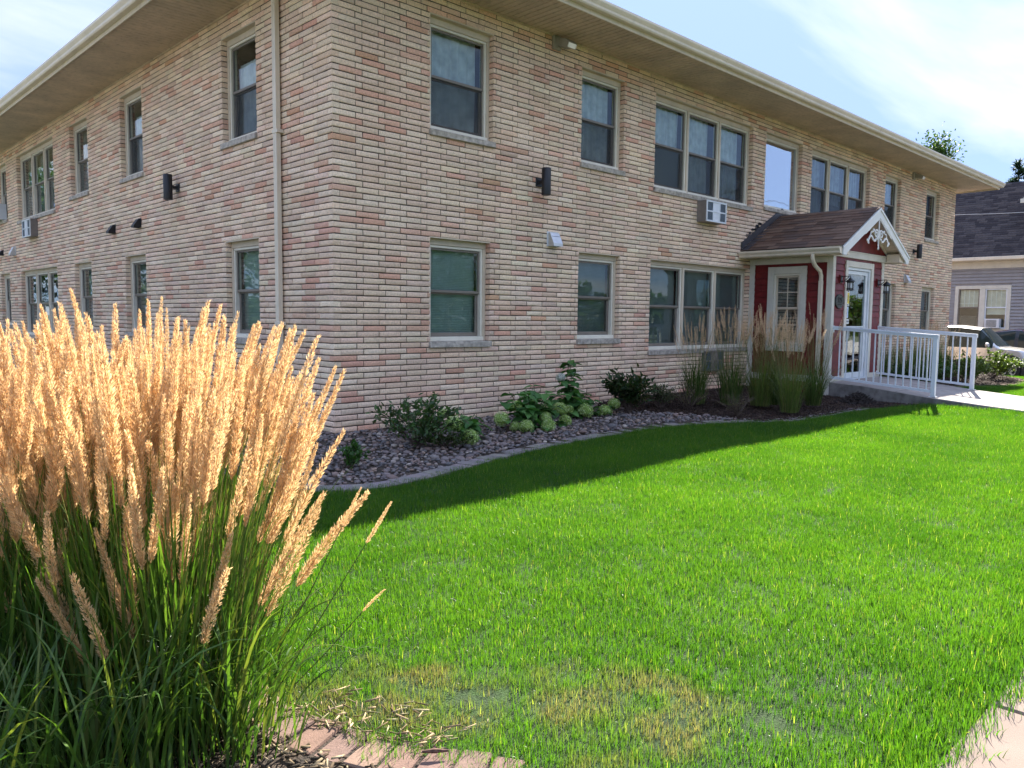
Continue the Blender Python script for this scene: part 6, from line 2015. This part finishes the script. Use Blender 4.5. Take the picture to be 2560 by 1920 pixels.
M['headlamp'] = simple('headlamp_lens', (.55, .60, .64), .1, metal=.5, var=.1)
M['amber'] = simple('amber_lens', (.55, .12, .05), .25, var=.1)
suvp = [(-.5, .80, .81), (-.485, .98, 1.0), (-.44, 1.0, 1.45), (-.36, 1.0, 1.62), (-.05, .99, 1.66), (.10, .985, 1.58), (.235, .98, .985), (.36, .93, .935), (.46, .83, .835), (.5, .66, .665)]
sedp = [(-.5, .72, .73), (-.48, .92, .93), (-.40, .95, 1.18), (-.24, .95, 1.50), (-.02, .94, 1.56), (.10, .93, 1.48), (.27, .90, .905), (.40, .84, .845), (.47, .74, .745), (.5, .58, .585)]
car((23.9, .25, -.38), -math.pi / 2, 'parked_car', 'silver sport utility car with dark lower cladding parked beyond the railing', paint_mat('silver_beige_paint', (.60, .57, .54)), 4.3, 1.76, 1.66, suvp, True, True)
car((27.0, -.30, -.38), math.pi / 2, 'parked_car', 'maroon car parked behind the silver one', paint_mat('maroon_paint', (.085, .012, .022), .2, .3), 4.7, 1.82, 1.58, sedp, False, False)

# ------------------------------------------------------------------ trees
bark = simple('tree_bark', (.10, .08, .06), .9, var=.3, vscale=12, bump=.8, bscale=20, bdist=.02)
crown_mat = toned('tree_leaves', rough=.55, var=.2, vscale=1.5, bump=0, translucent=.35, spec=.3, tgain=(1.3, 1.4, .6))
def tree(loc, label, height, radius, nleaf, leaf, cols, seed, group, trunk_frac=.35):
    rg_ = np.random.default_rng(seed)
    root = empty('tree', loc, label, 'tree', group)
    tr = MB(); base = Vector(loc); tips = []
    top = base + Vector((0, 0, height * .8))
    tr.tube([base, base + Vector((.05, .02, height * .25)), base + Vector((.1, -.05, height * .5)), top], [height * .022, height * .017, height * .012, height * .004], 8)
    for k in range(26):
        t = rg_.uniform(trunk_frac, .95); a = rg_.uniform(0, 6.28); p = base + Vector((.05, 0, height * .8 * t)); l = radius * rg_.uniform(.55, 1.05) * (1.15 - .55 * abs(t - .55) * 2)
        d = Vector((math.cos(a), math.sin(a), rg_.uniform(.25, .9))).normalized() * l
        tr.tube([p, p + d * .5 + Vector((0, 0, .05 * l)), p + d], [height * .007, height * .004, height * .0015], 5)
        for q in (.45, .7, .88, 1.0): tips.append(p + d * q)
    tips.append(top); tr.build('trunk', bark, root)
    tips = np.array([tuple(t) for t in tips])
    cl = tips[rg_.integers(len(tips), size=nleaf)] + rg_.normal(0, radius * .15, (nleaf, 3))
    V, F, T = leaf_cloud(cl, rg_.normal(0, 1, (nleaf, 3)) + np.array([0, 0, -.2]), rg_.uniform(.7, 1.3, nleaf) * leaf, .6, .2, rg_, cols)
    tag(link_mesh('crown', np_mesh('crown', V, F, crown_mat, tone=T), root), kind='stuff')
    return root
TG = [(.05, .10, .025), (.065, .12, .03), (.04, .08, .022), (.08, .13, .035)]
tree((52.2, 11.3, -.4), 'leafy tree top rising behind the eave of the brick building', 16.4, 2.9, 11000, .21, TG, 3, 'trees behind the buildings')
def conifer(loc, label, height, radius, seed):
    rg_ = np.random.default_rng(seed); root = empty('spruce_tree', loc, label, 'tree', 'trees behind the buildings')
    base = Vector(loc); tr = MB(); tr.tube([base, base + Vector((0, 0, height))], [height * .018, .02], 7); PP = []; DD = []
    n = 170
    for k in range(n):
        t = k / n; z = height * (.15 + .84 * t); r_ = radius * (1 - t) ** .85 * rg_.uniform(.6, 1.1) + .12; a = rg_.uniform(0, 6.28)
        p = base + Vector((0, 0, z)); d = Vector((math.cos(a), math.sin(a), rg_.uniform(-.1, .35))).normalized() * r_
        tr.tube([p, p + d * .6 - Vector((0, 0, .05 * r_)), p + d], [.03, .02, .006], 4)
        m_ = 34; q = rg_.uniform(.15, 1, m_); PP.append(np.array(p)[None] + np.array(d)[None] * q[:, None] + rg_.normal(0, .06, (m_, 3)))
        DD.append(np.tile(np.array(d) / r_, (m_, 1)) + rg_.normal(0, .55, (m_, 3)) + np.array([0, 0, .2]))
    tr.build('trunk', bark, root); PP = np.concatenate(PP); DD = np.concatenate(DD)
    V, F, T = leaf_cloud(PP, DD, rg_.uniform(.16, .34, len(PP)), .22, .1, rg_, [(.022, .045, .03), (.03, .055, .035), (.018, .036, .028)])
    tag(link_mesh('crown', np_mesh('crown', V, F, crown_mat, tone=T), root), kind='stuff')
conifer((54, 6.4, -.4), 'dark spruce top above the roof of the grey house', 12.2, 2.6, 4)
# trees across the streets, seen mirrored in the windows
protos = []
for k, (h_, r_, sd_) in enumerate(((9.0, 3.4, 9), (10.5, 3.8, 10), (8.0, 3.2, 12))):
    protos.append((h_, r_, sd_))
def copy_tree(src, loc, rz, sc, label, group):
    r_ = empty('tree', loc, label, 'tree', group, rz=rz); r_.scale = (sc,) * 3
    for ch in src.children:
        c_ = bpy.data.objects.new(ch.name.split('.')[0], ch.data); COL.objects.link(c_); c_.parent = r_
        if ch.get('kind'): c_['kind'] = ch['kind']
        c_.location = (-src.location.x, -src.location.y, -src.location.z)
    return r_
GR = 'street trees behind the photographer'
t1 = tree((14.0, -27, -.1), 'rounded street tree mirrored in the upper triple window', 9.0, 3.4, 5200, .27, TG, 9, GR, .2)
t2 = tree((25.0, -28, -.1), 'tall street tree mirrored in the far lower windows', 10.5, 3.8, 5200, .27, TG, 10, GR, .2)
n_ = 0
for (x_, y_, sc, lab) in ((19.5, -30, .9, 'street tree mirrored in the left pane of the lower triple window'),
                          (-25, 22, .9, 'side street tree mirrored in the side triple windows'), (-9, 46, 1.15, 'tree mirrored in the far side windows'), (-15, 52, 1.2, 'tree mirrored in the triple window of the side wall'), (-21, 44, 1.1, 'tree mirrored in the side window next to the triple window'), (-4, 50, 1.2, 'tree mirrored in the last side window')):
    copy_tree(t1 if n_ % 2 else t2, (x_, y_, -.1), n_ * 1.3, sc, lab, GR); n_ += 1

# unseen hedge rows added across the streets to darken the window reflections
rgh = np.random.default_rng(77)
def thicket(name, x0, x1, y0, y1, h, n, label):
    X = rgh.uniform(x0, x1, n); Y = rgh.uniform(y0, y1, n); H = h * (.72 + .28 * np.sin(X * .7 + Y * .5) * np.sin(X * .23 + 1 + Y * .31)); Z = rgh.random(n) ** .8 * H
    V, F, T = leaf_cloud(np.stack([X, Y, Z], 1), rgh.normal(0, 1, (n, 3)), rgh.uniform(.35, .8, n), .7, .2, rgh, TG)
    tag(link_mesh(name, np_mesh(name, V, F, crown_mat, tone=T)), label, 'hedge', kind='stuff')
thicket('added_hedge_row', -5, 130, -38, -34, 4.9, 18000, 'added hedge row behind the photographer that darkens the window reflections')
thicket('added_hedge_row', -30, -26, -10, 70, 4.2, 9000, 'added hedge row left of the building that darkens the side window reflections')

# street wires strung between poles, mirrored in the upper windows
for nm_, y_, z_, lab in (('utility_wire', -12.2, 7.7, 'upper street wire mirrored in the upper windows'), ('utility_wire', -12.0, 7.0, 'lower street wire mirrored in the upper windows')):
    wr = MB(); wr.tube([(-30 + 6 * k, y_, z_ - .9 * math.sin(math.pi * ((k * 6) % 60) / 60)) for k in range(26)], .014, 5)
    tag(wr.build(nm_, M['rubber']), lab, 'wire', 'street wires')
for x_ in (30.0, 90.0):
    pl_ = MB(); pl_.tube([(x_, -12.1, -.1), (x_, -12.1, 8.6)], [.15, .11], 10); pl_.box(x_ - .06, x_ + .06, -12.9, -11.3, 7.55, 7.68)
    tag(pl_.build('utility_pole', bark), 'wooden utility pole at the kerb, mirrored in the windows' if x_ < 50 else 'farther wooden utility pole down the street, mirrored in the windows', 'utility pole')
# ------------------------------------------------------------------ lawn grass
def lawn_mat():
    m, nt, b = new_mat('lawn_blade')
    N = nt.nodes.new; L = nt.links.new
    at = N('ShaderNodeAttribute'); at.attribute_name = 'tone'
    geo = N('ShaderNodeNewGeometry')
    sp = N('ShaderNodeSeparateColor'); L(at.outputs['Color'], sp.inputs[0])   # r: per-blade random, g: along blade
    def noise(scale, detail=3):
        n = N('ShaderNodeTexNoise'); n.inputs['Scale'].default_value = scale; n.inputs['Detail'].default_value = detail
        L(geo.outputs['Position'], n.inputs['Vector']); return n.outputs['Fac']
    c1 = N('ShaderNodeMix'); c1.data_type = 'RGBA'; c1.inputs['A'].default_value = (.034, .112, .010, 1); c1.inputs['B'].default_value = (.102, .215, .018, 1)
    L(sp.outputs[0], c1.inputs['Factor'])
    # broad mottling of the turf
    c2 = N('ShaderNodeMix'); c2.data_type = 'RGBA'; c2.blend_type = 'MULTIPLY'; c2.inputs['Factor'].default_value = 1
    r2 = N('ShaderNodeValToRGB'); r2.color_ramp.elements[0].position = .35; r2.color_ramp.elements[0].color = (.72, .78, .8, 1); r2.color_ramp.elements[1].position = .65; r2.color_ramp.elements[1].color = (1.12, 1.06, 1, 1)
    L(noise(.9, 4), r2.inputs[0]); L(c1.outputs['Result'], c2.inputs['A']); L(r2.outputs[0], c2.inputs['B'])
    # dry turf: attribute-free, follows the worn strip by the foreground edging
    sx = N('ShaderNodeSeparateXYZ'); L(geo.outputs['Position'], sx.inputs[0])
    # distance from the worn centre (-2.75,-5.75)
    def math_(op, a, b_=None):
        n = N('ShaderNodeMath'); n.operation = op
        for i, q in enumerate((a, b_)):
            if q is None: continue
            if isinstance(q, (int, float)): n.inputs[i].default_value = q
            else: L(q, n.inputs[i])
        return n.outputs[0]
    # worn strip runs along a line from (-3.3,-5.3) to (-1.9,-6.6)
    dx = math_('ADD', sx.outputs[0], 3.22); dy = math_('ADD', sx.outputs[1], 5.35)
    al = math_('ADD', math_('MULTIPLY', dx, .73), math_('MULTIPLY', dy, -.68))
    ac = math_('ADD', math_('MULTIPLY', dx, .68), math_('MULTIPLY', dy, .73))
    da = math_('MAXIMUM', math_('SUBTRACT', math_('ABSOLUTE', math_('SUBTRACT', al, .55)), .55), 0)
    dist = math_('SQRT', math_('ADD', math_('MULTIPLY', da, da), math_('MULTIPLY', ac, ac)))
    dn = math_('ADD', dist, math_('MULTIPLY', math_('SUBTRACT', noise(3.6, 5), .47), 2.0))
    dry = N('ShaderNodeMapRange'); dry.inputs['From Min'].default_value = .36; dry.inputs['From Max'].default_value = .0
    L(dn, dry.inputs['Value'])
    dj = math_('MULTIPLY', dry.outputs[0], math_('ADD', math_('MULTIPLY', sp.outputs[2], .9), .35))
    djc = N('ShaderNodeClamp'); L(dj, djc.inputs[0])
    c3 = N('ShaderNodeMix'); c3.data_type = 'RGBA'; c3.inputs['B'].default_value = (.19, .155, .10, 1)
    L(djc.outputs[0], c3.inputs['Factor']); L(c2.outputs['Result'], c3.inputs['A'])
    # a few straw coloured blades everywhere
    sb = N('ShaderNodeMapRange'); sb.inputs['From Min'].default_value = .955; sb.inputs['From Max'].default_value = .965; L(sp.outputs[2], sb.inputs['Value'])
    c4 = N('ShaderNodeMix'); c4.data_type = 'RGBA'; c4.inputs['B'].default_value = (.30, .34, .07, 1)
    L(sb.outputs[0], c4.inputs['Factor']); L(c3.outputs['Result'], c4.inputs['A'])
    L(c4.outputs['Result'], b.inputs['Base Color'])
    b.inputs['Roughness'].default_value = .38; b.inputs['Specular IOR Level'].default_value = .5
    tr = N('ShaderNodeBsdfTranslucent'); tm = N('ShaderNodeVectorMath'); tm.operation = 'MULTIPLY'; tm.inputs[1].default_value = (1.35, 1.5, .6)
    L(c4.outputs['Result'], tm.inputs[0]); L(tm.outputs[0], tr.inputs[0])
    ms = N('ShaderNodeMixShader'); ms.inputs[0].default_value = .60
    L(b.outputs[0], ms.inputs[1]); L(tr.outputs[0], ms.inputs[2]); L(ms.outputs[0], nt.nodes['Material Output'].inputs['Surface'])
    return m
LM = lawn_mat()
src = bpy.data.collections.new('turf_source')
rgl = np.random.default_rng(31)
def turf(name, n, size, hmin, hmax, w):
    a = rgl.uniform(0, 6.28, n); P0 = np.stack([rgl.uniform(-size / 2, size / 2, n), rgl.uniform(-size / 2, size / 2, n), np.full(n, -.004)], 1)
    h = rgl.uniform(hmin, hmax, n); lean = np.abs(rgl.normal(0, .34, n)); ww = w * rgl.uniform(.7, 1.3, n)
    seg = 3; V = np.zeros((n, 7, 3)); el = math.pi / 2 - lean * .4; pos = P0.copy()
    sx, sy = -np.sin(a + rgl.normal(0, .6, n)), np.cos(a + rgl.normal(0, .6, n))
    Sv = np.stack([sx, sy, np.zeros(n)], 1)
    fr = [1, .85, .55]
    for i in range(3):
        V[:, 2 * i] = pos + Sv * (ww * fr[i] / 2)[:, None]; V[:, 2 * i + 1] = pos - Sv * (ww * fr[i] / 2)[:, None]
        pos = pos + np.stack([np.cos(el) * np.cos(a), np.cos(el) * np.sin(a), np.sin(el)], 1) * (h / 3)[:, None]
        el = el - lean * .75
    V[:, 6] = pos
    Fq = []
    base = [(0, 1, 3, 2), (2, 3, 5, 4)]
    F = []
    for k in range(n):
        o = k * 7
        F += [[o, o + 1, o + 3, o + 2], [o + 2, o + 3, o + 5, o + 4], [o + 4, o + 5, o + 6]]
    t = np.zeros((n, 7, 3)); t[:, :, 0] = rgl.random(n)[:, None]; t[:, :, 2] = rgl.random(n)[:, None]; t[:, :, 1] = np.array([0, 0, .35, .35, .7, .7, 1])
    me = np_mesh(name, V.reshape(-1, 3), F, LM, tone=t.reshape(-1, 3), smooth=True)
    o = bpy.data.objects.new(name, me); src.objects.link(o); return o
for k in range(6): turf('turf_%d' % k, 90, .165, .028, .060, .0027)

def grass_nodes(seed, density, smin, smax):
    ng = bpy.data.node_groups.new('grow_grass', 'GeometryNodeTree')
    ng.interface.new_socket('Geometry', in_out='INPUT', socket_type='NodeSocketGeometry')
    ng.interface.new_socket('Geometry', in_out='OUTPUT', socket_type='NodeSocketGeometry')
    N = ng.nodes.new; L = ng.links.new
    gi = N('NodeGroupInput'); go = N('NodeGroupOutput')
    ds = N('GeometryNodeDistributePointsOnFaces'); ds.distribute_method = 'POISSON'
    na = N('GeometryNodeInputNamedAttribute'); na.data_type = 'FLOAT'; na.inputs['Name'].default_value = 'dens'
    mu = N('ShaderNodeMath'); mu.operation = 'MULTIPLY'; mu.inputs[1].default_value = density
    L(na.outputs['Attribute'], ds.inputs['Density Factor']); ds.inputs['Density Max'].default_value = density * 1.6; ds.inputs['Distance Min'].default_value = .042; ds.inputs['Seed'].default_value = seed
    ip = N('GeometryNodeInstanceOnPoints'); ip.inputs['Pick Instance'].default_value = True
    ci = N('GeometryNodeCollectionInfo'); ci.inputs['Collection'].default_value = src; ci.inputs['Separate Children'].default_value = True; ci.inputs['Reset Children'].default_value = True
    rr = N('FunctionNodeRandomValue'); rr.data_type = 'FLOAT_VECTOR'; rr.inputs['Min'].default_value = (-.08, -.08, 0); rr.inputs['Max'].default_value = (.08, .08, 6.283)
    rs = N('FunctionNodeRandomValue'); rs.data_type = 'FLOAT'
    fin = [i for i in rs.inputs if i.enabled and i.type == 'VALUE']
    fin[0].default_value = smin; fin[1].default_value = smax
    L(gi.outputs[0], ds.inputs['Mesh']); L(ds.outputs['Points'], ip.inputs['Points']); L(ci.outputs[0], ip.inputs['Instance'])
    L(rr.outputs['Value'], ip.inputs['Rotation'])
    so = [o for o in rs.outputs if o.enabled][0]
    na2 = N('GeometryNodeInputNamedAttribute'); na2.data_type = 'FLOAT'; na2.inputs['Name'].default_value = 'tall'
    m2 = N('ShaderNodeMath'); m2.operation = 'MULTIPLY'; L(so, m2.inputs[0]); L(na2.outputs['Attribute'], m2.inputs[1])
    L(m2.outputs[0], ip.inputs['Scale'])
    L(ip.outputs[0], go.inputs[0])
    return ng
gme = LAWN.data.copy(); gme.materials.clear(); gme.materials.append(LM)
gob = bpy.data.objects.new('lawn_grass', gme); COL.objects.link(gob)
x, y = LV[:, 0], LV[:, 1]
u_, v_, d_ = world_to_px(LV)
inview = (d_ > .3) & (u_ > -500) & (u_ < 3050) & (v_ < 2500)
dens = np.where(inview, 1.0, .0)
far_f = np.interp(d_, [3, 8, 14, 20], [1.0, .85, .6, .5]); dens = dens * far_f
# thin worn turf along the foreground edging
al = (x + 3.22) * .73 - (y + 5.35) * .68; acr = (x + 3.22) * .68 + (y + 5.35) * .73
da = np.maximum(np.abs(al - .75) - .75, 0); dd = np.sqrt(da ** 2 + acr ** 2)
nz = .5 + .5 * np.sin(x * 5.1 + y * 3.3) * np.sin(x * 2.3 - y * 6.1)
dens *= np.clip(.72 + .9 * np.clip(dd + .25 * nz - .1, 0, 1) * 1.2, 0, 1)
tall = np.interp(d_, [3, 9, 20], [.92, 1.0, 1.15]) * (1 + .10 * np.sin(x * 3.1 + y * 1.7) * np.sin(y * 4.3 - x))
tall *= np.clip(.82 + .4 * dd, 0, 1)
tall = np.where(y < -6.70, tall * 1.35, tall)          # unmown fringe by the pavement
tall = np.where((np.abs(x - 9.08) < .2) & (y < -2.9), tall * 1.5, tall)
for nm, ar in (('dens', dens), ('tall', tall)):
    a = gme.attributes.new(nm, 'FLOAT', 'POINT'); a.data.foreach_set('value', ar.astype(np.float32))
md = gob.modifiers.new('grow', 'NODES'); md.node_group = grass_nodes(5, 265, .75, 1.2)
tag(gob, 'bright green mown lawn grass between the pavement and the building', 'grass', kind='stuff')
